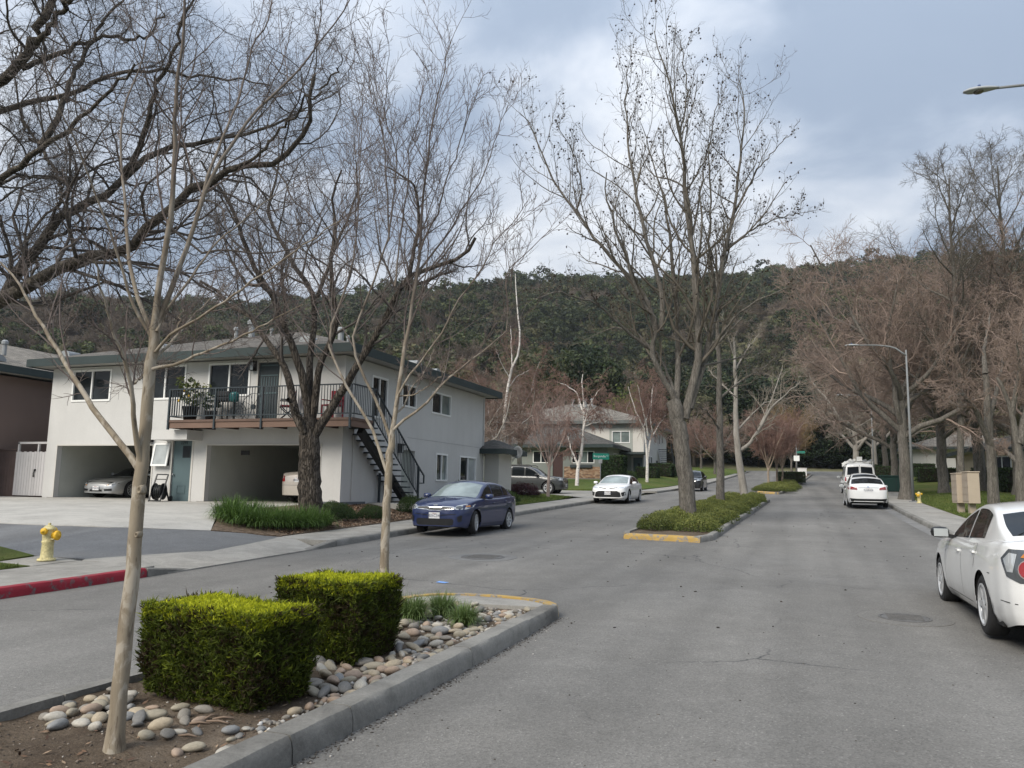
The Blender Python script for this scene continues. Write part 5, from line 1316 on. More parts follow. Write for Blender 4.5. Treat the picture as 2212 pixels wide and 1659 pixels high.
# tall dark crowned trees on the right
tallA = bake_levels(auto_tree(rg, 20, .20, 4.5, 26, 6.5, 46, .32, .10, 10, 8, 6, .0, k1=.42, rm=(.012, .008, .006)))
place_tree(tallA, 'tall_tree', 'tall straight bare tree beside the mailboxes, crown high against the sky', at_px(2077, 1072, .1), 3.4, .95, (BK_GREY, TW_BALL), None, .90)
px_tree('leaning_tree', 'thick grey tree with a big limb leaning left, right of the mailboxes', (2150, 1090), .05,
        [(cv(z8_, [(1890,1285),(1880,1100),(1870,900),(1860,720),(1850,640),(1830,400),(1820,150),(1800,-100)]), 0, 0, .25, .12),
         (cv(z8_, [(1880,700),(1810,560),(1760,400),(1650,230),(1560,120),(1480,0),(1400,-160),(1330,-260)]), 0, -1.5, .15, .04),
         (cv(z8_, [(1830,400),(1900,150),(1960,-100),(1990,-300)]), 0, 1.2, .14, .03), (cv(z8_, [(1800,-100),(1780,-350),(1820,-560),(1850,-760)]), 0, 1, .12, .02), (cv(z8_, [(1560,120),(1450,130),(1350,180)]), -1.2, -2.5, .06, .02)],
        (BK_GREY, TW_BROWN), None, 81, a=(12, (.2, 1), (45, 14), .4, .25, .16, 4), b_=(9, .5, .05, .2), c_=(7, .55, 0, .22), rm=(.014, .011, .008), sides=12)
px_tree('grey_tree', 'thick-stemmed grey tree cut off by the right edge of the view', (2203, 1092), .05,
        [(cv(z8_, [(2190,1300),(2180,1100),(2165,850),(2150,650),(2110,480),(2080,300),(2030,150),(1980,60),(1930,-60)]), 0, 0, .24, .06),
         (cv(z8_, [(2150,650),(2220,450),(2260,200),(2230,-100),(2210,-400),(2240,-700)]), 0, .5, .2, .04), (cv(z8_, [(2090,320),(2120,100),(2170,-150),(2140,-450)]), 0, -1, .12, .03), (cv(z8_, [(2160,850),(2060,760),(1950,650)]), 0, 1, .12, .06)],
        (BK_GREY, TW_BROWN), None, 82, a=(12, (.2, 1), (45, 14), .4, .3, .16, 4), b_=(9, .5, .1, .2), c_=(7, .55, 0, .22), rm=(.014, .011, .008), sides=12)
place_tree(tallA, 'tall_tree', 'tall bare tree at the right edge, behind the leaning grey tree', at_depth(2200, 47), 2.2, 1.0, (BK_GREY, TW_BALL), None, 1.02)
# vase-shaped trees on the islands up the street
vase = bake_levels(auto_tree(rg, 5.6, .10, 1.3, 14, 4.0, 24, .28, .07, 9, 9, 6, 0, trunk_top=2.1, k1=.4, rm=(.012, .010, .009)))
for k, (px, py, s, lb) in enumerate(((1661, 1050, 1.0, 'leftmost of the three vase-shaped reddish trees on the small shrub island'), (1679, 1047, 1.05, 'middle of the three vase-shaped reddish trees on the small shrub island'), (1690, 1043, 1.05, 'rightmost of the three vase-shaped reddish trees on the small shrub island'))):
    place_tree(vase, 'vase_tree', lb, at_px(px, py, .15, .05), k * 2.1, s, (pbr('tan_stem', (.27, .215, .165), .8, .2, 4), TW_RED), 'vase-shaped trees on the small island')
for k, (px, D) in enumerate(((1712, 92), (1722, 99))):
    place_tree(vase, 'vase_tree', 'straw-brown vase-shaped tree on the last island before the junction', at_depth(px, D), k * 1.3 + .5, 1.35, (BK_GREY, TW_OLV), 'straw-brown trees on the last island')
for k, (px, D, s, tw) in enumerate(((1515, 104, .95, TW_RED), (1545, 92, .8, TW_RED), (1560, 108, 1.0, TW_BROWN), (1478, 112, 1.1, TW_BROWN))):
    place_tree(pale if k % 2 else brownB, 'street_tree', ['reddish bare tree behind the black parked car, left pavement', 'small reddish bare tree just right of the thick ball tree trunk, far pavement', 'brown bare tree farthest along the left pavement', 'brown bare tree beyond the stairs of the two-storey house'][k], at_depth(px, D), k * 1.7, s * .8, (BK_GREY, tw))
# reddish birch-like trees behind the corner house and at the back of the grey house
for k, (px, D, s, lb, tw) in enumerate(((1120, 62, 1.05, 'reddish weeping tree behind the white birch, beside the corner house', TW_RED), (1010, 58, .85, 'brown bare tree rising behind the eave of the grey house', TW_BROWN),
                                        (1380, 98, 1.1, 'reddish bare tree rising behind the roof of the two-storey house', TW_RED), (1215, 100, 1.0, 'brown bare tree behind the low wing of the corner house', TW_BROWN))):
    place_tree(brownB, 'garden_tree', lb, at_depth(px, D), k * 2.3 + 1, s, (BK_PALE, tw))

# ------------------------------------------------------------------ evergreen crowns
def leaf_crown(rng, n_cl, n_leaf, rx, rz, ls, zc=0.0, flat=.0):
    """clumps of small leaf faces filling an uneven crown"""
    d = unit(rng.normal(0, 1, (n_cl, 3))); rad = rng.uniform(.25, 1, n_cl) ** .45
    c = d * rad[:, None] * np.array([rx, rx, rz]) * rng.uniform(.75, 1.1, (n_cl, 1)); c[:, 2] += zc
    cr = rng.uniform(.16, .34, n_cl) * rx
    q = unit(rng.normal(0, 1, (n_cl, n_leaf, 3))); rr = rng.uniform(.3, 1, (n_cl, n_leaf, 1)) ** .5
    p = (c[:, None] + q * rr * cr[:, None, None] * np.array([1, 1, .75])).reshape(-1, 3)
    nrm = unit(q.reshape(-1, 3) + rng.normal(0, .7, p.shape) + np.array([0, 0, .4]))
    a = unit(np.cross(nrm, rng.normal(0, 1, p.shape))); b = np.cross(nrm, a)
    s = ls * rng.uniform(.6, 1.3, (len(p), 1))
    V = np.stack([p - a*s*.5, p + b*s*.28 - a*s*.05, p + a*s*.6, p - b*s*.28 - a*s*.05], 1).reshape(-1, 3)
    F = np.arange(len(p) * 4).reshape(-1, 4)
    tone = np.repeat(np.clip(rng.normal(.5, .2, n_cl), 0, 1), n_leaf); tone = np.repeat(np.clip(tone + rng.normal(0, .15, len(tone)), 0, 1), 4)
    return V, F, tone
def make_leaf(name, dark, mid, light, perobj=.25, trans=.25):
    m, n, l, b = _nt(name)
    at = n.new('ShaderNodeAttribute'); at.attribute_name = 'tone'
    c = ramp(n, l, at.outputs['Fac'], [(.1, dark), (.5, mid), (.9, light)])
    oi = n.new('ShaderNodeObjectInfo')
    c = mixc(n, l, 1.0, c, ramp(n, l, oi.outputs['Random'], [(0, tuple(1 - perobj * k for k in (1, 1, 1))), (1, (1 + perobj, 1 + perobj * .8, 1 + perobj * .5))]), 'MULTIPLY')
    l.new(c, b.inputs['Base Color']); b.inputs['Roughness'].default_value = .6; b.inputs['Specular IOR Level'].default_value = .25
    if trans:
        t = n.new('ShaderNodeBsdfTranslucent'); l.new(c, t.inputs[0]); mx = n.new('ShaderNodeMixShader'); mx.inputs[0].default_value = trans
        l.new(b.outputs[0], mx.inputs[1]); l.new(t.outputs[0], mx.inputs[2]); l.new(mx.outputs[0], n['Material Output'].inputs['Surface'])
    return m
LF_OAK = make_leaf('oak_leaf', (.022, .034, .016), (.046, .066, .028), (.095, .115, .048), .5)
LF_OLIVE = make_leaf('olive_leaf', (.05, .058, .03), (.095, .10, .05), (.15, .145, .08), .3)
LF_DARK = make_leaf('evergreen_leaf', (.008, .016, .008), (.020, .036, .016), (.045, .070, .026), .25)
LF_BRUSH = pbr('hill_brush_twig', (.17, .14, .11), .9, .25, 1, spec=.1, perobj=.25)
LF_SHRUB = make_leaf('shrub_leaf', (.036, .054, .014), (.092, .122, .029), (.20, .215, .06), .15)
LF_SHRUB_D = make_leaf('dark_shrub_leaf', (.012, .026, .008), (.028, .056, .016), (.065, .10, .03), .12)
LF_REDBUSH = make_leaf('purple_shrub_leaf', (.018, .008, .010), (.05, .018, .022), (.09, .035, .04), .1)
def crown_mesh(name, *a, **k):
    V, F, t = leaf_crown(*a, **k); me = np_mesh(name, V, F); vcol(me, 'tone', t); return me

# ---- wooded hillside: one mass of trees, scattered over the slope
proto = bpy.data.collections.new('hill_tree_kinds')
rh_ = np.random.default_rng(3)
def proto_obj(k, me, m):
    o = bpy.data.objects.new('kind_%d' % k, me); me.materials.append(m); proto.objects.link(o); return o
kinds = []
for k, (nc, rz__) in enumerate(((38, .80), (22, 1.05), (48, .60))): kinds.append(proto_obj(k, crown_mesh('crown', rh_, nc, 34, 1.0, rz__, .17, rz__ * .9), LF_OAK))
kinds.append(proto_obj(3, crown_mesh('crown', rh_, 26, 34, 1.0, .6, .19, .5), LF_OLIVE))
def brush_mesh(rng):
    lv = auto_tree(rng, 2.0, .05, .2, 9, 1.5, 40, .3, .14, 6, 6, 3, 0, trunk_top=.6, rm=(.012, .010, .009))
    lv = [(P * .7, Rr * .8, 3, 'crown') for P, Rr, s, pt in lv]
    V, F, off = [], [], 0
    for P, Rr, s, pt in lv:
        v, f = tubes(P, np.maximum(Rr, .008), 3); V.append(v); F.append(f + off); off += len(v)
    return np_mesh('brush', np.concatenate(V), np.concatenate(F))
kinds.append(proto_obj(4, brush_mesh(rh_), LF_BRUSH)); kinds.append(proto_obj(5, brush_mesh(rh_), LF_BRUSH))
def hill_points():
    rng = np.random.default_rng(8); n = 15000
    d = rng.uniform(128, 470, n); u = rng.uniform(-.80, .80, n) * d
    x = u * math.cos(TH) - d * math.sin(TH); y = u * math.sin(TH) + d * math.cos(TH)
    patch = np.sin(u * .017 + 2 + np.sin(d * .02)) * np.sin(d * .023 + u * .006) + .5 * np.sin(u * .05) * np.sin(d * .06 + 1)
    wood = patch > -.42
    right = (u / d > .45) & (d < 300) & (patch < .25)
    keep = (wood & ~right) | (rng.random(n) < .22)
    # keep trees apart
    cell = {}
    out = []
    for i in np.argsort(rng.random(n)):
        if not keep[i]: continue
        key = (int(x[i] // 5.0), int(y[i] // 5.0))
        if key in cell: continue
        cell[key] = 1; out.append(i)
    out = np.array(out); x, y, d, u, patch = x[out], y[out], d[out], u[out], patch[out]
    a = u / d
    r_ = rng.random(len(out))
    brushy = np.clip(.08 + .4 * sm(.1, .5, np.sin(u*.031+4)*np.sin(d*.027+u*.01)) + .65 * sm(.22, .42, -a) * (1 - sm(300, 400, d)) + .35 * (d < 190), 0, .9)
    kind = np.where(r_ < brushy, 4 + (rng.random(len(out)) < .5), np.where(rng.random(len(out)) < .30, 3, rng.integers(0, 3, len(out))))
    kind = np.where(d > 395, np.where(kind > 3, rng.integers(0, 3, len(out)), kind), kind)
    sc = np.where(kind >= 4, rng.uniform(3.0, 5.5, len(out)), 2.4 + 5.2 * rng.random(len(out)) ** 1.6)
    z = terrain_z(x, y) - .3
    return np.stack([x, y, z], 1), kind, sc, rng.uniform(0, 6.28, len(out))
pts, kd, scs, rots = hill_points()
me = np_mesh('hill_trees', pts, np.zeros((0, 3), np.int32)) if False else bpy.data.meshes.new('hill_trees')
me.vertices.add(len(pts)); me.vertices.foreach_set('co', pts.astype(np.float32).ravel())
vcol(me, 'tree_size', scs); vcol(me, 'tree_turn', rots)
ai = me.attributes.new('tree_kind', 'INT', 'POINT'); ai.data.foreach_set('value', kd.astype(np.int32))
wood = bpy.data.objects.new('hillside_wood', me); COL.objects.link(wood); tag(wood, 'dark oaks and brown brush covering the hill behind the houses', 'wood', kind='stuff')
ng = bpy.data.node_groups.new('scatter_trees', 'GeometryNodeTree')
ng.interface.new_socket('Geometry', in_out='INPUT', socket_type='NodeSocketGeometry'); ng.interface.new_socket('Geometry', in_out='OUTPUT', socket_type='NodeSocketGeometry')
gn, gl = ng.nodes, ng.links
gi, go = gn.new('NodeGroupInput'), gn.new('NodeGroupOutput')
iop = gn.new('GeometryNodeInstanceOnPoints'); ci = gn.new('GeometryNodeCollectionInfo')
ci.inputs['Collection'].default_value = proto; ci.inputs['Separate Children'].default_value = True; ci.inputs['Reset Children'].default_value = True
def named(nm, ty):
    a = gn.new('GeometryNodeInputNamedAttribute'); a.data_type = ty; a.inputs['Name'].default_value = nm; return a.outputs['Attribute']
cx = gn.new('ShaderNodeCombineXYZ'); gl.new(named('tree_turn', 'FLOAT'), cx.inputs[2])
gl.new(gi.outputs[0], iop.inputs['Points']); gl.new(ci.outputs[0], iop.inputs['Instance']); iop.inputs['Pick Instance'].default_value = True
gl.new(named('tree_kind', 'INT'), iop.inputs['Instance Index']); gl.new(cx.outputs[0], iop.inputs['Rotation']); gl.new(named('tree_size', 'FLOAT'), iop.inputs['Scale'])
gl.new(iop.outputs[0], go.inputs[0])
md = wood.modifiers.new('scatter', 'NODES'); md.node_group = ng

# ---- evergreen trees standing between the houses and the hill
ev = [crown_mesh('crown', rh_, 90, 60, 1.0, 1.15, .10, 0) for _ in range(3)]
def evergreen(px, D, h, w, label, m, k, group=None, name='evergreen_tree'):
    b = at_depth(px, D); root = empty(name, tuple(b), k * 1.3, label, 'tree', group)
    mb = MB(); mb.tube([(0, 0, 0), (.1, 0, h*.3), (0, .1, h*.7)], [.3, .22, .08], 8)
    mb.build('trunk', BK_GREY, root, smooth=True)
    me = ev[k % 3]
    if len(me.materials) and me.materials[0] is not m: me = me.copy()
    o = link('crown', me, m, root); o.scale = (w/2, w/2, h*.42); o.location = (0, 0, h*.56)
    return root
G1 = 'dark evergreens closing off the end of the street'
for k, (px, D, h, w) in enumerate(((1690, 134, 13, 13), (1735, 130, 14, 13), (1775, 128, 12, 12), (1812, 131, 15, 14), (1850, 127, 13, 12), (1885, 130, 12, 12), (1650, 137, 12, 12), (1610, 140, 13, 13), (1925, 128, 11, 12), (1570, 142, 13, 13), (1530, 139, 11, 12))):
    evergreen(px, D, h, w, 'dense dark evergreen in the row closing off the end of the street', LF_DARK, k, G1)
G2 = 'undergrowth at the end of the street'
for k, (px, D) in enumerate(((1600, 126), (1640, 126), (1680, 126), (1720, 126), (1760, 126), (1800, 126), (1840, 126), (1880, 125), (1920, 124), (1560, 127))):
    evergreen(px, D, 5.5, 8.5, 'dark low bush at the foot of the evergreens beyond the junction', LF_DARK, k + 1, G2, 'evergreen_bush')
for k, (px, D, h, w, lb, m) in enumerate(((1215, 120, 17, 13, 'dark green evergreen above the low wing of the corner house', LF_OAK), (1268, 126, 19, 14, 'tallest dark evergreen behind the corner house roof', LF_DARK), (1322, 122, 16, 11, 'green evergreen right of the corner house chimney pipes', LF_OAK),
                                           (1160, 128, 17, 14, 'olive green evergreen behind the white birch', LF_OLIVE), (950, 84, 12, 12, 'olive leaved tree above the eave of the grey house', LF_OLIVE), (1345, 112, 11, 8, 'small bright olive tree beside the roof of the two-storey house', LF_SHRUB), (1430, 128, 15, 13, 'dark evergreen behind the big ball tree', LF_OAK), (1500, 124, 12, 11, 'olive evergreen behind the ball tree trunk', LF_OLIVE))):
    evergreen(px, D, h, w, lb, m, k)
# ---- pale house high on the hill
hq = atD(1737, 712, 330.0); hz = float(terrain_z(hq[0], hq[1]))
hh = empty('hill_house', (hq[0], hq[1], hz), -TH * -1, 'tiny pale house high on the wooded hill', 'house')
MB().box((-9, -3, 0), (9, 3, hq[2] - hz + .5)).build('wall', STUCCO_W, hh)
MB().add([(-10,-4,hq[2]-hz+.5),(10,-4,hq[2]-hz+.5),(10,4,hq[2]-hz+.5),(-10,4,hq[2]-hz+.5),(-7,0,hq[2]-hz+2.2),(7,0,hq[2]-hz+2.2)], [(0,1,5,4),(1,2,5),(2,3,4,5),(3,0,4)]).build('roof', SHING2, hh)
for k in range(4): MB().box((-7 + k*4, -3.06, hq[2]-hz-2), (-5 + k*4, -3.01, hq[2]-hz-.5)).build('window', GLASS, hh)

# ------------------------------------------------------------------ clipped hedges on the near median
def make_sprig(name):
    m, n, l, b = _nt(name)
    at = n.new('ShaderNodeAttribute'); at.attribute_name = 'tone'
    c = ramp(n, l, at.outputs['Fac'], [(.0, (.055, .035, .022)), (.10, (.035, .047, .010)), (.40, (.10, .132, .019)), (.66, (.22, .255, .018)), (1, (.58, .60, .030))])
    l.new(c, b.inputs['Base Color']); b.inputs['Roughness'].default_value = .65; b.inputs['Specular IOR Level'].default_value = .2
    t = n.new('ShaderNodeBsdfTranslucent'); l.new(c, t.inputs[0]); mx = n.new('ShaderNodeMixShader'); mx.inputs[0].default_value = .35
    l.new(b.outputs[0], mx.inputs[1]); l.new(t.outputs[0], mx.inputs[2]); l.new(mx.outputs[0], n['Material Output'].inputs['Surface'])
    return m
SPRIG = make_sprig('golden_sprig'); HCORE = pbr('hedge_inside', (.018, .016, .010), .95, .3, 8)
def blades(rng, p, d, length, width, tone, curl=.25):
    """narrow bent blades: base point, direction, length"""
    n = len(p); side = unit(np.cross(d, rng.normal(0, 1, (n, 3)))); bend_ = rng.normal(0, curl, (n, 3))
    l_ = length[:, None]; w = width[:, None] if np.ndim(width) else width
    mid = p + d * l_ * .55; tip = p + unit(d + bend_) * l_
    V = np.stack([p - side*w*.5, p + side*w*.5, mid + side*w*.55, mid - side*w*.55, tip], 1).reshape(-1, 3)
    i = np.arange(n) * 5
    return V, [np.stack([i, i+1, i+2, i+3], 1), np.stack([i+3, i+2, i+4], 1)], np.stack([tone*.6, tone*.6, tone*.9, tone*.9, np.minimum(1, tone*1.1)], 1).ravel()
def hedge(name, label, x0, x1, y0, y1, z0, z1, seed, n=26000, rz=0.0):
    rng = np.random.default_rng(seed)
    cx_, cy_ = (x0+x1)/2, (y0+y1)/2; root = empty(name, (cx_, cy_, z0), rz, label, 'hedge', 'clipped golden hedges on the median')
    w, d, h = (x1-x0)/2, (y1-y0)/2, z1-z0
    mb = MB(); a, b = w - .06, d - .06
    lump = lambda s: s
    mb.add([(-a*.86,-b*.86,.06),(a*.86,-b*.86,.06),(a*.86,b*.86,.06),(-a*.86,b*.86,.06),(-a,-b,h*.5),(a,-b,h*.5),(a,b,h*.5),(-a,b,h*.5),(-a,-b,h-.07),(a,-b,h-.07),(a,b,h-.07),(-a,b,h-.07)],
           [(0,3,2,1),(8,9,10,11)] + [(i, (i+1)%4, 4+(i+1)%4, 4+i) for i in range(4)] + [(4+i, 4+(i+1)%4, 8+(i+1)%4, 8+i) for i in range(4)])
    mb.build('stems', HCORE, root)
    area = np.array([4*w*d*2.0, 2*w*h, 2*w*h, 2*d*h, 2*d*h]); face = rng.choice(5, n, p=area/area.sum())
    u, v = rng.uniform(-1, 1, n), rng.random(n)
    P = np.zeros((n, 3)); N = np.zeros((n, 3))
    top = face == 0
    P[top] = np.stack([u[top]*w, (v[top]*2-1)*d, np.full(top.sum(), h)], 1); N[top] = (0, 0, 1)
    for f, (ax, sg) in {1: (1, -1), 2: (1, 1), 3: (0, -1), 4: (0, 1)}.items():
        k = face == f; z = .02 + v[k] * (h - .02)
        taper = .90 + .10 * sm(0, .45*h, z) + .02 * np.sin(u[k]*9 + f*2) * np.sin(z*14 + f)
        if ax == 1: P[k] = np.stack([u[k]*w*taper, np.full(k.sum(), sg*d)*taper, z], 1)
        else: P[k] = np.stack([np.full(k.sum(), sg*w)*taper, u[k]*d*taper, z], 1)
        N[k, ax] = sg
    depth_in = rng.uniform(0, .075, n) * np.where(top, .5, 1); P -= N * depth_in[:, None]
    # rounded upper edges, gently uneven top
    ex = np.maximum(np.abs(P[:, 0]) / w, np.abs(P[:, 1]) / d); P[:, 2] -= .05 * np.clip((ex - .86) / .14, 0, 1) ** 2 * np.where(top, 1, 0)
    P[:, 2] += np.where(top, .014 * np.sin(P[:, 0]*7+seed) * np.sin(P[:, 1]*6), 0)
    D = unit(np.where(top[:, None], np.array([0, 0, 1.]) + N*0, N * .55 + np.array([0, 0, .75])) + rng.normal(0, .33, (n, 3)))
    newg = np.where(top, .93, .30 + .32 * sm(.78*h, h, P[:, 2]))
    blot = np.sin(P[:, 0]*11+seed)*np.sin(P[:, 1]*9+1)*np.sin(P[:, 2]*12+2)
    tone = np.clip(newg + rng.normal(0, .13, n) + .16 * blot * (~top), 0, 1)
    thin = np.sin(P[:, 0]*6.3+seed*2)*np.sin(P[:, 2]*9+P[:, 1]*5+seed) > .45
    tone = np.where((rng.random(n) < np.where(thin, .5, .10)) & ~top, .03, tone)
    ln = np.where(top, rng.uniform(.018, .042, n), rng.uniform(.026, .072, n)) ; ln = np.where(rng.random(n) < .012, ln * 2.1, ln)
    # each sprig is a tuft of three blades
    Vs, Fq, Ft, T, off = [], [], [], [], 0
    for k in range(3):
        dd = unit(D + rng.normal(0, .38, (n, 3)))
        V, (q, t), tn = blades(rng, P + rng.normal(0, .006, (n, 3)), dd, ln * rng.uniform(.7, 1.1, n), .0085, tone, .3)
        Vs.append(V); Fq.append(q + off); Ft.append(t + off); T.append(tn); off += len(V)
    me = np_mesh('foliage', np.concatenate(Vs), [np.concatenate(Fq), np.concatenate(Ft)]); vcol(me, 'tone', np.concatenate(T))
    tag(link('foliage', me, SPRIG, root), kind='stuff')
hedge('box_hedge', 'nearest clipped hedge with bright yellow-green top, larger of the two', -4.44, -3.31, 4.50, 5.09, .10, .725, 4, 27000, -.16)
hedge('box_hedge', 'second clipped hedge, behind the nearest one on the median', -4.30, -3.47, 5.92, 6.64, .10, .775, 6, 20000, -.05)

# ------------------------------------------------------------------ stones, gravel and litter on the median
def make_stone_mat():
    m, n, l, b = _nt('river_stone'); co = coords(n, l)
    oi = n.new('ShaderNodeObjectInfo')
    c = ramp(n, l, oi.outputs['Random'], [(0, (.17, .165, .155)), (.16, (.31, .275, .21)), (.34, (.23, .21, .18)), (.48, (.37, .31, .225)), (.64, (.235, .235, .23)), (.74, (.40, .375, .325)), (.86, (.33, .25, .19)), (1, (.50, .48, .44))], 'CONSTANT')
    c = mixc(n, l, .8, c, ramp(n, l, noise(n, l, co, 3.0, 6, .7, .5), [(.3, gray(.72)), (.7, gray(1.2))]), 'MULTIPLY')
    c = mixc(n, l, .5, c, ramp(n, l, noise(n, l, co, 22, 4, .7), [(.3, gray(.75)), (.7, gray(1.2))]), 'MULTIPLY')
    l.new(c, b.inputs['Base Color']); b.inputs['Roughness'].default_value = .72; b.inputs['Specular IOR Level'].default_value = .35
    bump(n, l, b, noise(n, l, co, 9, 5), .15, .06)
    return m
STONE = make_stone_mat()
def stone_mesh(rng, sub=2):
    bm = bmesh.new(); bmesh.ops.create_icosphere(bm, subdivisions=sub, radius=1.0)
    ph = rng.uniform(0, 6, 6)
    for v in bm.verts:
        p = v.co; k = 1 + .10*math.sin(p.x*2+ph[0])*math.sin(p.y*2.3+ph[1]) + .07*math.sin(p.z*3+ph[2]+p.x) + .05*math.sin(p.y*4+ph[3])
        v.co = p * k
    me = bpy.data.meshes.new('river_stone'); bm.to_mesh(me); bm.free(); return me
rs_ = np.random.default_rng(14)
stones = [stone_mesh(rs_) for _ in range(7)]; pebbles = [stone_mesh(rs_, 1) for _ in range(3)]
def in_hedge(x, y, pad=.02): return (-4.46-pad < x < -3.14+pad and 4.42 < y < 5.1+pad) or (-4.33-pad < x < -3.44+pad and 5.90-pad < y < 6.66+pad)
placed = []
def try_stone(x, y, r):
    if not (-4.76 < x - r*.7 and x + r*.8 < -2.965) or in_hedge(x, y, -.10): return False
    for (a, b, q) in placed:
        if (a-x)**2 + (b-y)**2 < ((q + r) * .80)**2: return False
    placed.append((x, y, r)); return True
def scatter(n, x0, x1, y0, y1, r0, r1, tries=40):
    for _ in range(n):
        for _ in range(tries):
            r = rs_.uniform(r0, r1)
            if try_stone(rs_.uniform(x0, x1), rs_.uniform(y0, y1), r): break
scatter(32, -4.5, -3.5, 3.80, 4.42, .038, .068); scatter(14, -4.7, -4.2, 3.9, 4.6, .035, .06)
scatter(7, -3.35, -3.05, 3.75, 4.2, .03, .06); scatter(14, -3.28, -2.98, 4.15, 4.75, .022, .05)
scatter(46, -3.9, -3.02, 4.95, 6.2, .045, .075); scatter(34, -3.45, -2.99, 4.8, 6.6, .03, .055)
scatter(40, -4.2, -3.15, 6.75, 7.85, .05, .08); scatter(70, -3.45, -2.98, 6.3, 8.9, .028, .05)
scatter(60, -4.2, -3.0, 7.6, 9.2, .03, .06)
placed_n = len(placed)
for i, (x, y, r) in enumerate(placed):
    o = link('river_stone', stones[i % 7], STONE if not len(stones[i % 7].materials) else STONE, bed, True)
    e = rs_.uniform(.55, .95); f = rs_.uniform(.42, .72)
    o.scale = (r * rs_.uniform(1.1, 1.45), r * e, r * f); o.rotation_euler = (rs_.normal(0, .18), rs_.normal(0, .18), rs_.uniform(0, 6.28))
    o.location = (x, y, float(soil_z(x, y)) + r * f * rs_.uniform(.25, .62) + (.012 if r > .05 else 0))
def joined_pebbles(name, label, P, rad, rng, m, parent=None):
    t = pebbles[0]; v = np.empty(len(t.vertices) * 3, np.float32); t.vertices.foreach_get('co', v); v = v.reshape(-1, 3)
    f = np.array([p.vertices[:] for p in t.polygons]); n = len(P)
    a = rng.uniform(0, 6.28, n); sx, sy, sz = rad*rng.uniform(.9, 1.4, n), rad*rng.uniform(.6, 1, n), rad*rng.uniform(.4, .75, n)
    X = v[None, :, 0]*sx[:, None]; Y = v[None, :, 1]*sy[:, None]; Z = v[None, :, 2]*sz[:, None]
    V = np.stack([X*np.cos(a)[:, None] - Y*np.sin(a)[:, None] + P[:, 0:1], X*np.sin(a)[:, None] + Y*np.cos(a)[:, None] + P[:, 1:2], Z + P[:, 2:3] + sz[:, None]*.4], -1).reshape(-1, 3)
    me = np_mesh(name, V, (f[None] + (np.arange(n)*len(v))[:, None, None]).reshape(-1, 3)); vcol(me, 'tone', np.repeat(rng.random(n), len(v)))
    return tag(link(name, me, m, parent, True), label, 'gravel', kind='stuff')
def make_gravel(name, stops):
    m, n, l, b = _nt(name); at = n.new('ShaderNodeAttribute'); at.attribute_name = 'tone'
    l.new(ramp(n, l, at.outputs['Fac'], stops), b.inputs['Base Color']); b.inputs['Roughness'].default_value = .8; return m
GRAV = make_gravel('gravel', [(0, (.13, .12, .11)), (.4, (.26, .235, .20)), (.8, (.38, .365, .34)), (1, (.52, .51, .49))])
n_ = 900; gy = np.concatenate([rs_.uniform(7.4, 9.25, 560), rs_.uniform(4.2, 8, 340)]); gx = np.concatenate([rs_.uniform(-4.3, -2.98, 560), rs_.uniform(-3.25, -2.98, 340)])
joined_pebbles('gravel', 'small pale gravel between the river stones of the median', np.stack([gx, gy, soil_z(gx, gy)], 1), rs_.uniform(.008, .026, n_), rs_, GRAV)
n_ = 1300; gx = np.where(rs_.random(n_) < .86, -2.775 + np.abs(rs_.normal(0, .05, n_)), rs_.uniform(-2.7, 3.3, n_)); gy = rs_.uniform(1.5, 9.5, n_)
joined_pebbles('road_grit', 'grit and small stones along the foot of the median kerb', np.stack([gx, gy, road_z(gy)], 1), rs_.uniform(.003, .011, n_), rs_, make_gravel('grit', [(0, (.03, .026, .022)), (.6, (.08, .07, .06)), (.9, (.16, .145, .13)), (1, (.45, .43, .40))]))
n_ = 700; gx = rs_.uniform(-4.7, -3.0, n_); gy = rs_.uniform(2.5, 5.2, n_)
joined_pebbles('soil_crumb', 'loose crumbs and chips on the bare soil of the median', np.stack([gx, gy, soil_z(gx, gy)], 1), rs_.uniform(.003, .012, n_), rs_, make_gravel('crumb', [(0, (.04, .03, .022)), (.6, (.10, .075, .055)), (.9, (.22, .18, .14)), (1, (.5, .47, .42))]))
# fallen seed balls and leaves on the road
n_ = 130; gx, gy = rs_.uniform(-9, 3.2, n_), 9 + 30 * rs_.random(n_) ** 1.3
joined_pebbles('fallen_seed_balls', 'dark fallen seed balls scattered on the road', np.stack([gx, gy, road_z(gy)], 1), rs_.uniform(.012, .024, n_), rs_, make_gravel('seed', [(0, (.012, .01, .009)), (1, (.05, .04, .03))]))
def litter(name, label, n, reg, zf, m, size=(.02, .05), seed=1):
    rng = np.random.default_rng(seed); x = rng.uniform(reg[0], reg[1], n); y = rng.uniform(reg[2], reg[3], n)
    p = np.stack([x, y, zf(x, y) + .012], 1); nn = unit(np.array([0, 0, 1.]) + rng.normal(0, .35, (n, 3))); a = unit(np.cross(nn, rng.normal(0, 1, (n, 3)))); b = np.cross(nn, a); s = rng.uniform(*size, (n, 1))
    V = np.stack([p - a*s, p + b*s*.35, p + a*s, p - b*s*.35], 1).reshape(-1, 3)
    me = np_mesh(name, V, np.arange(n*4).reshape(-1, 4)); vcol(me, 'tone', np.repeat(rng.random(n), 4)); return tag(link(name, me, m), label, 'litter', kind='stuff')
LEAFLIT = make_gravel('dead_leaf', [(0, (.06, .03, .018)), (.5, (.18, .105, .06)), (1, (.36, .26, .17))])
litter('leaf_litter', 'brown dead leaves over the mulch beside the house tree', 5200, (-14.0, -11.7, 16.4, 24.0), lambda x, y: land_at(x, y) + .02, LEAFLIT, (.03, .07), 4)
litter('leaf_litter', 'dry leaf scraps and twigs on the median soil', 260, (-4.7, -3.0, 3.0, 5.0), soil_z, LEAFLIT, (.008, .03), 5)
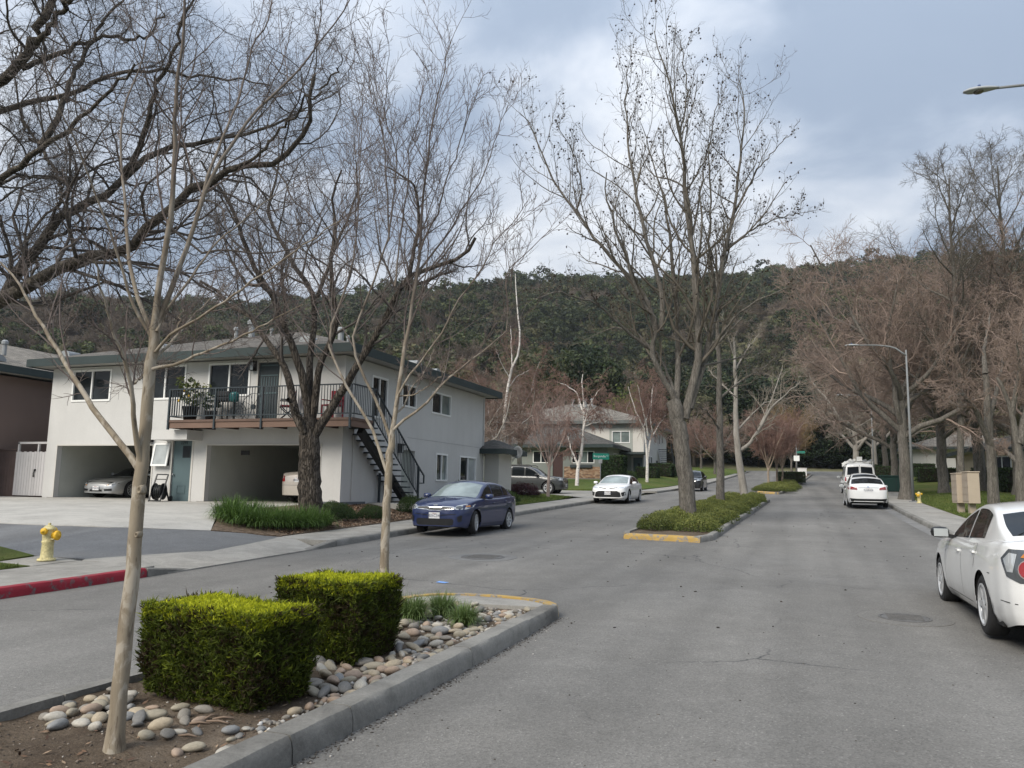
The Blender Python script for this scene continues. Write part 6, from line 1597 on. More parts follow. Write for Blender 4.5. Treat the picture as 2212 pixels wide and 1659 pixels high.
STICK = pbr('dead_stick', (.25, .18, .13), .85, .25, 10)
for k, (px, py, ln, a) in enumerate(((482, 1552, .13, .2), (458, 1548, .10, 1.0), (470, 1560, .16, -.25), (430, 1563, .14, .1), (405, 1590, .12, -.1))):
    q = gnd(px, py, .012, soil_z); o = MB().tube([(-ln/2, 0, 0), (0, .01, .006), (ln/2, -.005, .002)], [.006, .008, .004], 6).build('fallen_stick', STICK, None, smooth=True)
    o.location = q; o.rotation_euler = (0, 0, a + TH); tag(o, 'short dry stick on the soil in front of the nearest hedge', 'stick', 'dry sticks on the median soil')

# ------------------------------------------------------------------ strappy grass clumps
def make_blade(name, c0, c1, c2):
    m, n, l, b = _nt(name); at = n.new('ShaderNodeAttribute'); at.attribute_name = 'tone'
    c = ramp(n, l, at.outputs['Fac'], [(0, c0), (.5, c1), (1, c2)]); l.new(c, b.inputs['Base Color']); b.inputs['Roughness'].default_value = .5; b.inputs['Specular IOR Level'].default_value = .3
    t = n.new('ShaderNodeBsdfTranslucent'); l.new(c, t.inputs[0]); mx = n.new('ShaderNodeMixShader'); mx.inputs[0].default_value = .3
    l.new(b.outputs[0], mx.inputs[1]); l.new(t.outputs[0], mx.inputs[2]); l.new(mx.outputs[0], n['Material Output'].inputs['Surface'])
    return m
BLADE = make_blade('strap_leaf', (.08, .095, .03), (.125, .195, .06), (.26, .33, .13)); GRASSB = make_blade('grass_blade', (.05, .07, .015), (.10, .15, .03), (.22, .23, .07))
BLADE_D = make_blade('dark_strap_leaf', (.045, .07, .015), (.075, .14, .03), (.15, .24, .06))
def strap_clump(rng, n, rad, ln, wid, lean=.75, K=6):
    a = rng.uniform(0, 6.28, n); rr = rad * np.sqrt(rng.random(n)); base = np.stack([rr*np.cos(a), rr*np.sin(a), np.zeros(n)], 1)
    out = unit(np.stack([np.cos(a), np.sin(a), np.zeros(n)], 1) + rng.normal(0, .5, (n, 3)) * (1, 1, 0)); L = ln * rng.uniform(.55, 1.1, n); ll = lean * rng.uniform(.15, 1.1, n) * (.35 + rr / rad)
    t = np.linspace(0, 1, K); side = np.stack([-out[:, 1], out[:, 0], np.zeros(n)], 1)
    ang = ll[:, None] * t[None, :] * 1.5
    x = np.cumsum(np.sin(ang), 1) / K; z = np.cumsum(np.cos(ang), 1) / K
    C = base[:, None] + out[:, None] * (x * L[:, None])[..., None] + np.array([0, 0, 1.]) * (z * L[:, None])[..., None]
    w = wid * (1 - t ** 2.2)[None, :, None] * .5 + .0006
    V = np.stack([C - side[:, None]*w, C + side[:, None]*w], 2).reshape(-1, 3)
    i = (np.arange(n)*K*2)[:, None] + (np.arange(K-1)*2)[None]
    F = np.stack([i, i+1, i+3, i+2], -1).reshape(-1, 4)
    tone = np.clip(rng.normal(.5, .2, n), 0, 1)[:, None] * np.linspace(.75, 1.2, K)[None]; dead = rng.random(n) < .06
    return V, F, np.repeat(np.clip(tone, 0, 1).ravel(), 2)
def clump(name, label, p, n, rad, ln, wid, m, seed, group=None, lean=.75):
    V, F, t = strap_clump(np.random.default_rng(seed), n, rad, ln, wid, lean); me = np_mesh(name, V, F); vcol(me, 'tone', t)
    o = link(name, me, m); o.location = p; return tag(o, label, 'grass clump', group)
for k, (x, y, r, l_, lb) in enumerate(((-4.02, 7.98, .12, .33, 'large strappy green clump beside the second hedge'), (-3.86, 8.42, .11, .32, 'strappy green clump behind the others near the yellow nose of the median'), (-3.46, 8.12, .10, .28, 'smaller strappy green clump nearest the kerb'))):
    clump('grass_clump', lb, (x, y, float(soil_z(x, y)) - .01), 800, r, l_, .007, BLADE, 30 + k, None, 1.5)
gT = [(-13.85, 16.95, .45), (-13.45, 16.45, .5), (-12.95, 16.25, .5), (-12.55, 16.55, .5), (-12.3, 17.05, .5), (-12.12, 17.6, .5), (-12.05, 18.25, .45), (-13.35, 17.15, .5), (-12.8, 17.4, .5), (-12.5, 18.15, .5)]
for k, (x, y, r) in enumerate(gT):
    clump('grass_clump', 'dark green strappy grass clump in the bed below the house tree', (x, y, float(land_at(x, y))), 620, r * .8, .62, .014, BLADE_D, 50 + k, 'grass clumps below the house tree', 1.7)
# short grass on the corner lawn and along lawn edges
def lawn_blades(name, label, n, gen, m, ln, w, seed):
    rng = np.random.default_rng(seed); x, y = gen(rng, n); p = np.stack([x, y, land_at(x, y) + .01], 1)
    d = unit(np.array([0, 0, 1.]) + rng.normal(0, .4, (n, 3)))
    V, F, t = blades(rng, p, d, ln * rng.uniform(.5, 1.3, n), w, np.clip(rng.normal(.55, .25, n), 0, 1)); me = np_mesh(name, V, F); vcol(me, 'tone', t)
    return tag(link(name, me, m), label, 'grass', kind='stuff')
def gen_corner(rng, n):
    x = -11.9 - 12 * rng.random(n) ** 1.6; y = 9.75 - 5.5 * rng.random(n) ** 1.5
    ok = ~((x > -12.85) & (y > 9.55)); x = np.where(ok, x, -13.2); return x, np.where(x < -12.8, y + .35 * rng.random(n), y)
lawn_blades('lawn_grass', 'short green grass round the near yellow hydrant', 26000, gen_corner, GRASSB, .06, .008, 70)
lawn_blades('lawn_grass', 'short green grass on the right-hand lawn by the pavement', 30000, lambda r, n: (lambda yy: (5.55 + bend(yy) + 5.0 * r.random(n) ** 1.5, yy))(r.uniform(30, 60, n)), GRASSB, .09, .02, 71)
lawn_blades('lawn_grass', 'short green grass on the lawn beside the grey house', 16000, lambda r, n: (-11.75 - 3.5 * r.random(n), r.uniform(33.5, 42.5, n)), GRASSB, .08, .018, 72)

# ------------------------------------------------------------------ shrubs
def low_shrub_mesh(rng, n=4200, ls=.048, flat=.56):
    d = unit(rng.normal(0, 1, (n, 3))); d[:, 2] = np.abs(d[:, 2]); r = rng.uniform(.45, 1, n) ** .5
    p = d * r[:, None] * np.array([1, 1, flat]) * (1 + .14*np.sin(d[:, 0:1]*5+1)*np.sin(d[:, 1:2]*6)); p[:, 2] += .05
    nrm = unit(d + rng.normal(0, .8, (n, 3))); a = unit(np.cross(nrm, rng.normal(0, 1, (n, 3))) + np.array([0, 0, .5])); b = unit(np.cross(nrm, a)); s = ls * rng.uniform(.7, 1.4, (n, 1))
    V = np.stack([p - a*s*.6, p + b*s*.35, p + a*s*.8, p - b*s*.35], 1).reshape(-1, 3)
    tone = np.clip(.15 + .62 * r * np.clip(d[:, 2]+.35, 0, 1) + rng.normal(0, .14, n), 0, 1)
    me = np_mesh('leaves', V, np.arange(n*4).reshape(-1, 4)); vcol(me, 'tone', np.repeat(tone, 4)); return me
shr = [low_shrub_mesh(np.random.default_rng(90+k)) for k in range(4)]
TWIGS = pbr('shrub_stem', (.07, .05, .035), .9, .2)
def stems_mesh():
    mb = MB()
    for k in range(7):
        a = k * .9; mb.tube([(0, 0, 0), (.25*math.cos(a), .25*math.sin(a), .25), (.55*math.cos(a), .55*math.sin(a), .42)], [.03, .022, .01], 5)
    return mb.mesh('stems')
stem_me = stems_mesh()
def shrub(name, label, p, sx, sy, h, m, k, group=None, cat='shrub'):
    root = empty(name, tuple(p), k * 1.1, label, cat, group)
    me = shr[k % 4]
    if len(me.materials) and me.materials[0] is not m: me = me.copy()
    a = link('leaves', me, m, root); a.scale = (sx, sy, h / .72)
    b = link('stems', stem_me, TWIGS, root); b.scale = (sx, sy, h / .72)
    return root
rsx = np.random.default_rng(5)
for i in range(32):
    y = 22.7 + 23.0 * (i // 2) / 15.5 + rsx.uniform(-.2, .2); t = (y - 20.3) / 26
    xl, xr = -4.3 + .5*t, -2.2 + .6*t; x = xl + (.42 if i % 2 == 0 else (xr - xl) - .62)
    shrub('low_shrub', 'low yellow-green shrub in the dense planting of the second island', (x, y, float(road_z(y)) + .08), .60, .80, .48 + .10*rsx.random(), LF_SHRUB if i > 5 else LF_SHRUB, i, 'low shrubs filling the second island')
for i in range(12):
    y = 60.2 + 12 * (i // 2) / 5.5; t = (y - 58) / 15; x = -2.55 + t*.7 + (1.2 if i % 2 else .1)
    shrub('low_shrub', 'low green shrub below the three vase-shaped trees', (x, y, float(road_z(y)) + .08), .85, 1.2, .55, LF_SHRUB, i, 'low shrubs below the vase-shaped trees')
def clipped(name, label, p, sx, sy, h, m, seed, rz=0, n=3600, ls=.075, group=None):
    rng = np.random.default_rng(seed); root = empty(name, tuple(p), rz, label, 'hedge', group)
    MB().box((-sx*.9, -sy*.9, 0), (sx*.9, sy*.9, h*.93)).build('stems', HCORE, root)
    f = rng.choice(5, n, p=np.array([sx*sy*4, 2*sx*h, 2*sx*h, 2*sy*h, 2*sy*h])/(sx*sy*4 + 4*sx*h + 4*sy*h)); u, v = rng.uniform(-1, 1, n), rng.random(n)
    P = np.zeros((n, 3)); N = np.zeros((n, 3))
    for k, g in {0: lambda: np.stack([u*sx, (v*2-1)*sy, np.full(n, h)], 1), 1: lambda: np.stack([u*sx, np.full(n, -sy), v*h], 1), 2: lambda: np.stack([u*sx, np.full(n, sy), v*h], 1), 3: lambda: np.stack([np.full(n, -sx), u*sy, v*h], 1), 4: lambda: np.stack([np.full(n, sx), u*sy, v*h], 1)}.items():
        q = f == k; P[q] = g()[q]; N[q] = {0: (0,0,1), 1: (0,-1,0), 2: (0,1,0), 3: (-1,0,0), 4: (1,0,0)}[k]
    P -= N * rng.uniform(-.03, .08, (n, 1)); nrm = unit(N + rng.normal(0, .7, (n, 3))); a = unit(np.cross(nrm, rng.normal(0, 1, (n, 3)))); b = np.cross(nrm, a); s = ls * rng.uniform(.6, 1.4, (n, 1))
    V = np.stack([P - a*s*.6, P + b*s*.4, P + a*s*.8, P - b*s*.4], 1).reshape(-1, 3); me = np_mesh('leaves', V, np.arange(n*4).reshape(-1, 4)); vcol(me, 'tone', np.repeat(np.clip(rng.normal(.42, .2, n) + .25*(f == 0), 0, 1), 4))
    link('leaves', me, m, root); return root
def on_land(px, D): q = atD(px, 1060, D); return np.array([q[0], q[1], float(land_at(q[0], q[1]))])
clipped('box_hedge', 'dark clipped hedge block on the last island up the street', at_px(1710, 1042, .15, 0), 1.2, 1.3, .95, LF_SHRUB_D, 101)
shrub('round_shrub', 'small green bush in front of the clipped block on the last island', at_px(1703, 1047, .15, 0), .9, .9, .55, LF_SHRUB, 2)
clipped('box_hedge', 'big dark clipped bush beside the brick-based wing', on_land(1326, 67), .95, .9, 2.1, LF_SHRUB_D, 102, 0, 5200, .11)
shrub('round_shrub', 'rounded dark bush right of the big clipped bush', on_land(1350, 70), 1.3, 1.1, 1.1, LF_SHRUB_D, 1)
for k, (px, D, s, h) in enumerate(((1399, 74, 1.0, 1.0), (1428, 78, 1.1, 1.25), (1440, 79, 1.0, 1.1))): clipped('box_hedge', ['square dark hedge right of the forked birch', 'square dark hedge before the stairs of the two-storey house', 'last square dark hedge before the outside stairs'][k], on_land(px, D), s, .8, h, LF_SHRUB_D, 110+k, 0, 1800, .1)
for k, (x, y, s, h) in enumerate(((-12.7, 29.6, 1.0, .75), (-12.6, 31.2, 1.1, .85), (-12.5, 32.8, 1.0, .7), (-13.3, 30.6, .9, .9))):
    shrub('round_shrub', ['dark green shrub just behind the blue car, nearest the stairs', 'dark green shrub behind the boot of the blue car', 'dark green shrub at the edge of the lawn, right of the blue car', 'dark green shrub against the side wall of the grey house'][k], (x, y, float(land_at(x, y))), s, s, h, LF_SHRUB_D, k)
q = on_land(1128, 41); shrub('red_shrub', 'dark red leaved shrub in front of the parked black SUV', q, 1.0, .9, .8, LF_REDBUSH, 3)
for k, (x, y, s, h) in enumerate(((-12.6, 20.2, .55, .5), (-13.2, 20.7, .5, .45), (-12.3, 21.5, .5, .5), (-12.5, 24.4, .5, .7), (-12.4, 25.6, .45, .65), (-12.2, 27.4, .5, .6))):
    shrub('small_shrub', 'small straggly dark shrub in the leafy bed beside the outside stair', (x, y, float(land_at(x, y))), s, s, h, LF_SHRUB_D, k, 'straggly shrubs beside the outside stair')
for k, (px, D, sx, h, lb) in enumerate(((1990, 82, 1.3, 1.3, 'dark hedge block beside the green utility box'), (2040, 70, 2.2, 1.2, 'wide dark hedge before the pale house on the right'), (2145, 58, 1.2, 1.5, 'dark hedge at the corner of the beige house'), (2185, 56, 1.4, 1.2, 'dark bush near the right edge under the trees'), (2205, 50, 1.0, 1.5, 'dark clipped bush at the right edge'))):
    clipped('box_hedge', lb, on_land(px, D), sx, 1.0, h, LF_SHRUB_D, 120+k, 0, 2400, .1)
for k, (px, D) in enumerate(((1905, 80), (1875, 86))): clipped('box_hedge', ['green hedge behind the far lamp post', 'green hedge below the stop sign'][k], on_land(px, D), 1.6, 1.0, 1.3, LF_SHRUB_D, 130+k, 0, 1800, .11)
shrub('small_shrub', 'little dark shrub in front of the brown fence', np.array([-28.9, 20.6, float(land_at(-28.9, 20.6))]), .7, .6, .5, LF_SHRUB_D, 1)
# ------------------------------------------------------------------ cars
from mathutils.bvhtree import BVHTree
def paint(name, col, metal=.0, rough=.35):
    m, n, l, b = _nt(name); co = coords(n, l)
    c = ramp(n, l, noise(n, l, co, 1.2, 4), [(.3, tuple(k*.96 for k in col)), (.7, tuple(min(1, k*1.03) for k in col))])
    # road dust low on the body
    sp = n.new('ShaderNodeSeparateXYZ'); l.new(co, sp.inputs[0])
    f = ramp(n, l, sp.outputs['Z'], [(.12, gray(.35 if max(col) > .3 else .07)), (.55, gray(0))])
    l.new(mixc(n, l, mixc(n, l, 1.0, f, ramp(n, l, noise(n, l, co, 7, 5), [(.35, gray(.2)), (.7, gray(1))]), 'MULTIPLY'), c, (.20, .18, .15)), b.inputs['Base Color'])
    b.inputs['Metallic'].default_value = metal; b.inputs['Roughness'].default_value = rough
    b.inputs['Coat Weight'].default_value = 1.0; b.inputs['Coat Roughness'].default_value = .04; b.inputs['Specular IOR Level'].default_value = .5
    return m
def plain(name, col, rough=.4, metal=0.0, coat=0.0, spec=.5): return pbr(name, col, rough, .06, 3, metal=metal, coat=coat, spec=spec)
CARGLASS = make_glass('car_glass', (.014, .017, .019), .02, .3); TYRE = pbr('tyre_rubber', (.018, .018, .019), .8, .2, 8, .2, 60); RIM = pbr('alloy_rim', (.52, .53, .54), .35, .06, 5, metal=.35)
RIM_D = pbr('rim_backing', (.03, .03, .032), .6, .1); UNDER = pbr('underbody', (.012, .012, .012), .9, .1); CHROME = plain('chrome', (.72, .73, .75), .12, .95)  # RIM_D: plain dark backing disc behind the wheel spokes
LAMP = plain('headlamp', (.55, .58, .60), .08, .35, 1.0); LAMP_D = plain('headlamp_dark', (.10, .11, .12), .1, .2, 1.0); TAIL = plain('tail_lamp', (.30, .012, .015), .1, 0, 1.0); TAIL_L = plain('tail_lamp_clear', (.33, .26, .25), .1, .1, 1.0); AMBER = plain('amber_lamp', (.55, .20, .03), .1, 0, 1.0)
BLK = plain('black_trim', (.012, .012, .013), .35); GRILLE = plain('grille_black', (.008, .008, .009), .45); PLATE = plain('plate_white', (.70, .70, .70), .5); SEAM = plain('panel_gap', (.02, .02, .022), .7); INK = plain('plate_ink', (.03, .04, .10), .6)
def cint(pts, x):
    p = np.array(pts, float); xs_, zs_ = p[:, 0], p[:, 1]
    # monotone-ish smooth interpolation
    m = np.gradient(zs_, xs_); d = np.diff(zs_) / np.diff(xs_)
    for i in range(len(d)):
        if i > 0 and d[i-1] * d[i] <= 0: m[i] = 0
    x = np.clip(x, xs_[0], xs_[-1]); i = np.clip(np.searchsorted(xs_, x) - 1, 0, len(xs_) - 2)
    h = xs_[i+1] - xs_[i]; t = (x - xs_[i]) / h
    return (2*t**3-3*t**2+1)*zs_[i] + (t**3-2*t**2+t)*h*m[i] + (-2*t**3+3*t**2)*zs_[i+1] + (t**3-t**2)*h*m[i+1]
class Car:
    def __init__(s, S): s.__dict__.update(S)
    def bottom(s, x):
        z = np.full_like(x, s.gc)
        z = z + .05 * sm(.5, 0, x) + .10 * sm(s.L - .6, s.L, x)
        for xw in (s.fo, s.fo + s.wb):
            ra = s.rw + s.arch; dx = x - xw
            z = np.maximum(z, np.where(np.abs(dx) < ra, np.sqrt(np.maximum(0, ra**2 - dx**2)) + s.rw * .98, 0))
        return z
    def body_rows(s, x):
        zb, zt, w, be = s.bottom(x), cint(s.top, x), cint(s.plan, x) * s.W / 2, np.minimum(cint(s.belt, x), cint(s.top, x) - .015)
        zb = np.minimum(zb, be - .05)
        rows = []
        flare = sum(.018 * np.exp(-((x - xw) / (s.rw + .12)) ** 4) for xw in (s.fo, s.fo + s.wb))
        for t in (0, .06, .15, .3, .45, .6, .75, .88, .96):
            z = zb + (be - zb) * t
            tt = np.clip((z - s.gc) / (be - s.gc + 1e-6), 0, 1)
            bul = 1 - .075 * np.abs(tt - .55) ** 1.8 * 2.2 - .05 * (tt < .12) * (1 - tt / .12) + .010 * np.exp(-((tt - .80) / .06) ** 2)
            rows.append((w * bul + flare * (1 - tt), z))
        w8 = rows[-1][0]
        for a in (25, 50, 75):
            ca, sa = math.cos(R(a)), math.sin(R(a)); k = .16
            rows.append((w8 - w * k * (1 - ca), (be - (be - zb)*.04) + (zt - s.crown - be + (be - zb)*.04) * sa))
        we, ze = rows[-1][0], rows[-1][1]
        for t in (.25, .5, .75, 1.0): rows.append((we * (1 - t), ze + (zt - ze) * (1 - (1 - t) ** 2)))
        return np.stack([np.stack(r, -1) for r in rows], 1)       # (n, rows, 2)
    def edge(s, x):
        zr, be = cint(s.roof, x), cint(s.belt, x)
        cr = cint(s.rcrown, x); return np.maximum(zr - cr, np.minimum(be, zr - .005))
    def gh_rows(s, x):
        zr, be = cint(s.roof, x), np.minimum(cint(s.belt, x), cint(s.roof, x)) - .04
        w = cint(s.plan, x) * s.W / 2 * s.ghw; ze = s.edge(x); h = ze - be; wr = w - s.tumble * h - s.tum2 * h * h
        rows = []
        for t in (0, .2, .4, .6, .8, .93): rows.append((w + (wr - w) * t + .03 * t * (1 - t), be + (ze - be) * t))
        w5, z5 = rows[-1][0], rows[-1][1]
        zc = ze + (zr - ze) * .35
        for a in (30, 60, 85): rows.append((w5 - .10 * (1 - math.cos(R(a))), z5 + (zc - z5) * math.sin(R(a))))
        we, z8 = rows[-1][0], rows[-1][1]
        for t in (.25, .5, .75, 1): rows.append((we * (1 - t), z8 + (zr - z8) * (1 - (1 - t) ** 2)))
        return np.stack([np.stack(r, -1) for r in rows], 1)
    def loft(s, x, rows):
        n, k, _ = rows.shape; X = s.L / 2 - x
        left = np.stack([np.repeat(X[:, None], k, 1), rows[..., 0], rows[..., 1]], -1); right = left * np.array([1, -1, 1]); right = right[:, ::-1][:, 1:]
        return np.concatenate([left, right], 1)
def grid_faces(n, k, off=0):
    i = (np.arange(n-1)[:, None]*k + np.arange(k-1)).ravel() + off; return np.stack([i, i+1, i+k+1, i+k], 1)
def bm_patch(poly, res, project, name, m, parent, smooth=True):
    """polygon cut on a grid, each corner carried onto the body by project(a, b) -> place or None"""
    bm = bmesh.new(); bm.faces.new([bm.verts.new((a, b, 0)) for a, b in poly])
    xs_ = [p[0] for p in poly]; ys_ = [p[1] for p in poly]
    for ax, lo, hi in ((0, min(xs_), max(xs_)), (1, min(ys_), max(ys_))):
        n = int((hi - lo) / res)
        for k in range(1, n + 1):
            co = [0, 0, 0]; co[ax] = lo + (hi-lo)*k/(n+1); no = [0, 0, 0]; no[ax] = 1
            bmesh.ops.bisect_plane(bm, geom=bm.verts[:] + bm.edges[:] + bm.faces[:], plane_co=co, plane_no=no)
    bad = []
    for v in bm.verts:
        p = project(v.co.x, v.co.y)
        if p is None: bad.append(v)
        else: v.co = p
    if bad: bmesh.ops.delete(bm, geom=bad, context='VERTS')
    me = bpy.data.meshes.new(name); bm.to_mesh(me); bm.free()
    return link(name, me, m, parent, smooth)
_wheel_cache = {}
def wheel_meshes(rw, tw, style):
    key = (rw, tw, style)
    if key in _wheel_cache: return _wheel_cache[key]
    t = MB(); ri = rw * .66
    t.lathe([(ri, -tw*.42), (ri*1.06, -tw*.5), (rw*.9, -tw*.52), (rw*.975, -tw*.44), (rw, -tw*.32), (rw, tw*.32), (rw*.975, tw*.44), (rw*.9, tw*.52), (ri*1.06, tw*.5), (ri, tw*.42)], (0, 0, 0), 32, 'y')
    r_ = MB(); r_.lathe([(ri*1.05, tw*.36), (ri*1.07, tw*.54), (ri*.97, tw*.55), (ri*.90, tw*.44), (ri*.88, tw*.36)], (0, 0, 0), 32, 'y'); r_.lathe([(.001, tw*.40), (.05, tw*.40), (.06, tw*.48), (.045, tw*.52), (.001, tw*.525)], (0, 0, 0), 16, 'y')
    n, wd = {'multi': (10, .016), 'five': (5, .036), 'twin': (8, .024), 'six': (7, .030)}[style]
    for k in range(n):
        a = 2*math.pi*k/n; c, s_ = math.cos(a), math.sin(a); V = []
        for rr, wi in ((.04, wd*.8), (ri*.92, wd*1.15)):
            for sg, dp in ((-1, .36), (1, .36), (1, .50), (-1, .50)): V.append((c*rr - s_*wi*sg, tw*(dp - (.02 if rr < .1 else 0)), s_*rr + c*wi*sg))
        r_.add(V, [(0,1,2,3),(7,6,5,4),(0,4,5,1),(1,5,6,2),(2,6,7,3),(3,7,4,0)])
    d = MB().lathe([(.001, tw*.28), (ri*.98, tw*.28), (ri*.98, tw*.26)], (0, 0, 0), 24, 'y')
    out = []
    for mb, m in ((t, TYRE), (r_, RIM), (d, RIM_D)):
        me = mb.mesh('wheel_piece'); bm = bmesh.new(); bm.from_mesh(me); bmesh.ops.recalc_face_normals(bm, faces=bm.faces); bm.to_mesh(me); bm.free()
        me.materials.append(m)
        if mb is not r_: me.polygons.foreach_set('use_smooth', np.ones(len(me.polygons), bool))
        out.append(me)
    _wheel_cache[key] = out; return out
def build_car(spec, name, label, loc, rz, m_paint, front=None, rear=None, style='multi', steer=0.0, group=None, cat='car', roof_m=None, plate=None, mirrors=True, step=.04, handles=2, corner=None):
    S = Car(spec); L = S.L
    root = empty(name, loc, rz, label, cat, group)
    x = np.unique(np.concatenate([np.linspace(0, L, int(L/step)), np.array([0, .008, .02, .04, .07, .1]), L - np.array([0, .008, .02, .04, .07, .1])]))
    B = S.body_rows(x); V1 = S.loft(x, B); k1 = V1.shape[1]
    xg = x[(x >= S.roof[0][0]) & (x <= S.roof[-1][0])]; G = S.gh_rows(xg); V2 = S.loft(xg, G); k2 = V2.shape[1]
    V = np.concatenate([V1.reshape(-1, 3), V2.reshape(-1, 3)]); F = [grid_faces(len(x), k1), grid_faces(len(xg), k2, len(x)*k1)]
    me = np_mesh('body', V, np.concatenate(F))
    bm = bmesh.new(); bm.from_mesh(me); bm.verts.ensure_lookup_table()
    for s_ in (0, len(x)-1):
        try: bm.faces.new([bm.verts[s_*k1 + j] for j in range(k1)])
        except ValueError: pass
    bmesh.ops.remove_doubles(bm, verts=bm.verts, dist=.0005); bmesh.ops.recalc_face_normals(bm, faces=bm.faces)
    for f in bm.faces: f.smooth = len(f.verts) <= 4
    bm.to_mesh(me); bvh = BVHTree.FromBMesh(bm); bm.free()
    body = link('body', me, m_paint, root)
    def hit(o, d, off):
        p, nrm, i, dist = bvh.ray_cast(Vector(o), Vector(d))
        if p is None: return None
        if nrm.dot(Vector(d)) > 0: nrm = -nrm
        return p + nrm * off
    side = lambda sg, off=.004: (lambda a, b: hit((L/2 - a, sg*3, b), (0, -sg, 0), off))
    frontp = lambda off=.005: (lambda a, b: hit((L/2 + 3, a, b), (-1, 0, 0), off))
    rearp = lambda off=.005: (lambda a, b: hit((-L/2 - 3, a, b), (1, 0, 0), off))
    # side glass
    for sg in (1, -1):
        for a, b in S.windows:
            xs_ = np.linspace(a, b, 18); lo = cint(S.belt, xs_) + S.wlow; hi = S.edge(xs_) - S.whigh
            ok = hi > lo + .012; xs_, lo, hi = xs_[ok], lo[ok], hi[ok]
            if len(xs_) < 3: continue
            bm_patch([(p, q) for p, q in zip(xs_, lo)] + [(p, q) for p, q in zip(xs_[::-1], hi[::-1])], .12, side(sg), 'side_window', CARGLASS, root)
    # windscreen and rear glass follow the roof loft
    for nm, (a, b) in (('windscreen', S.ws), ('rear_window', S.rs)):
        if a is None: continue
        xs_ = np.linspace(a, b, 14); G_ = S.gh_rows(xs_)[:, 7:]; V_ = S.loft(xs_, G_); k_ = V_.shape[1]
        du = np.gradient(V_, axis=0); dv = np.gradient(V_, axis=1); nn = unit(np.cross(du, dv)); nn *= np.sign(nn[..., 2:3] + 1e-6)
        V_ = V_ + nn * .006
        # draw the corners in a little
        V_[:, :, 1] *= .965
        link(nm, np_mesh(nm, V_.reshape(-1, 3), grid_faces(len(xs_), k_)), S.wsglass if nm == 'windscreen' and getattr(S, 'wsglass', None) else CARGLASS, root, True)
    # panel gaps, handles, sill strip
    for sg in (1, -1):
        for line in S.seams:
            q = np.array(line, float)
            for p0, p1 in zip(q[:-1], q[1:]):
                d = p1 - p0; nn = np.array([-d[1], d[0]]) / (np.linalg.norm(d) + 1e-9) * .0045
                bm_patch([tuple(p0 - nn), tuple(p1 - nn), tuple(p1 + nn), tuple(p0 + nn)], .1, side(sg, .0022), 'panel_gap', SEAM, body)
        for hx, hz in S.handles[:handles]:
            p = hit((L/2 - hx, sg*3, hz), (0, -sg, 0), .012)
            if p: MB().box((p[0]-.085, p[1]-.014, p[2]-.014), (p[0]+.085, p[1]+.014, p[2]+.014)).build('door_handle', m_paint if not S.chrome_handle else CHROME, root, bevel=.006)
    if mirrors:
        for sg in (1, -1):
            mx, mz, my = S.mirror
            p = (L/2 - mx, sg * my, mz)
            mb = MB(); prof = [(-.085, .6), (-.07, .86), (0, 1), (.05, .95), (.09, .6), (.105, .25)]
            V_ = []
            for dx, sc in prof:
                for j in range(12):
                    a = j/12*2*math.pi; V_.append((p[0] + dx, p[1] + sg*.02 + math.copysign(abs(math.cos(a))**.7, math.cos(a))*.115*sc, p[2] + math.copysign(abs(math.sin(a))**.7, math.sin(a))*.075*sc))
            mb.add(V_, [(i*12+j, i*12+(j+1)%12, (i+1)*12+(j+1)%12, (i+1)*12+j) for i in range(5) for j in range(12)] + [tuple(range(12)), tuple(60+j for j in range(12))])
            mi = mb.build('mirror', S.mirror_m or m_paint, root, smooth=True)
            MB().bar((p[0]+.02, p[1] - sg*.05, p[2]-.04), (p[0]+.05, p[1] - sg*.2, p[2]-.07), .06, .05).build('mirror_arm', BLK, mi)
            g = MB(); g.add([(p[0]-.0865, p[1]+sg*.02+a*.085, p[2]+b*.052) for a, b in ((-1,-1),(1,-1),(1,1),(-1,1))], [(0,1,2,3)]); g.build('mirror_glass', GLASS_B, mi)
    # underside, arches, wheels
    mb = MB(); hw = S.W/2 - .26
    mb.box((-L/2+.15, -hw, S.gc+.03), (L/2-.15, hw, .62)); mb.box((-L/2+.5, -S.W/2+.08, S.gc+.01), (L/2-.5, S.W/2-.08, S.gc+.06))
    mb.build('underbody', UNDER, root)
    for xw in (S.fo, S.fo + S.wb):
        for sg in (1, -1):
            ra = S.rw + S.arch; mb = MB(); V_ = []
            for j in range(19):
                a = math.pi * j / 18
                for yy in (S.W/2 * S.archin, S.W/2 - .30): V_.append((L/2 - xw + ra*1.0*math.cos(a), sg*yy, S.rw*.98 + ra*math.sin(a)))
            mb.add(V_, [(2*j, 2*j+1, 2*j+3, 2*j+2) for j in range(18)]); mb.build('wheel_arch', UNDER, root, fix=False)
            w = empty('wheel', (L/2 - xw, sg*(S.W/2 - .115), S.rw), (0 if sg > 0 else math.pi) + (steer if xw == S.fo else 0)); w.parent = root
            for pn, me_ in zip(('tyre', 'rim', 'hub_back'), wheel_meshes(S.rw, .205, style)):
                o = bpy.data.objects.new(pn, me_); COL.objects.link(o); o.parent = w
    # lamps, grilles, plates
    for views, proj in ((front or [], frontp), (rear or [], rearp)):
        for it in views:
            nm, poly, m = it[:3]; off = it[3] if len(it) > 3 else .005; both = len(it) < 5 or it[4]
            for sg in ((1, -1) if both else (1,)):
                bm_patch([(sg*a, b) for a, b in poly], .07, proj(off), nm, m, root)
    for nm, poly, m, off in (corner or []):
        for sg in (1, -1):
            c_ = np.array([-L/2 + .13, sg*(S.W/2 - .13)]); e_ = np.array([1, sg]) / 2**.5; d_ = np.array([1, -sg]) / 2**.5
            bm_patch(poly, .05, lambda a, b: hit((*(c_ + e_*a - d_*2), b), (*d_, 0), off), nm, m, root)
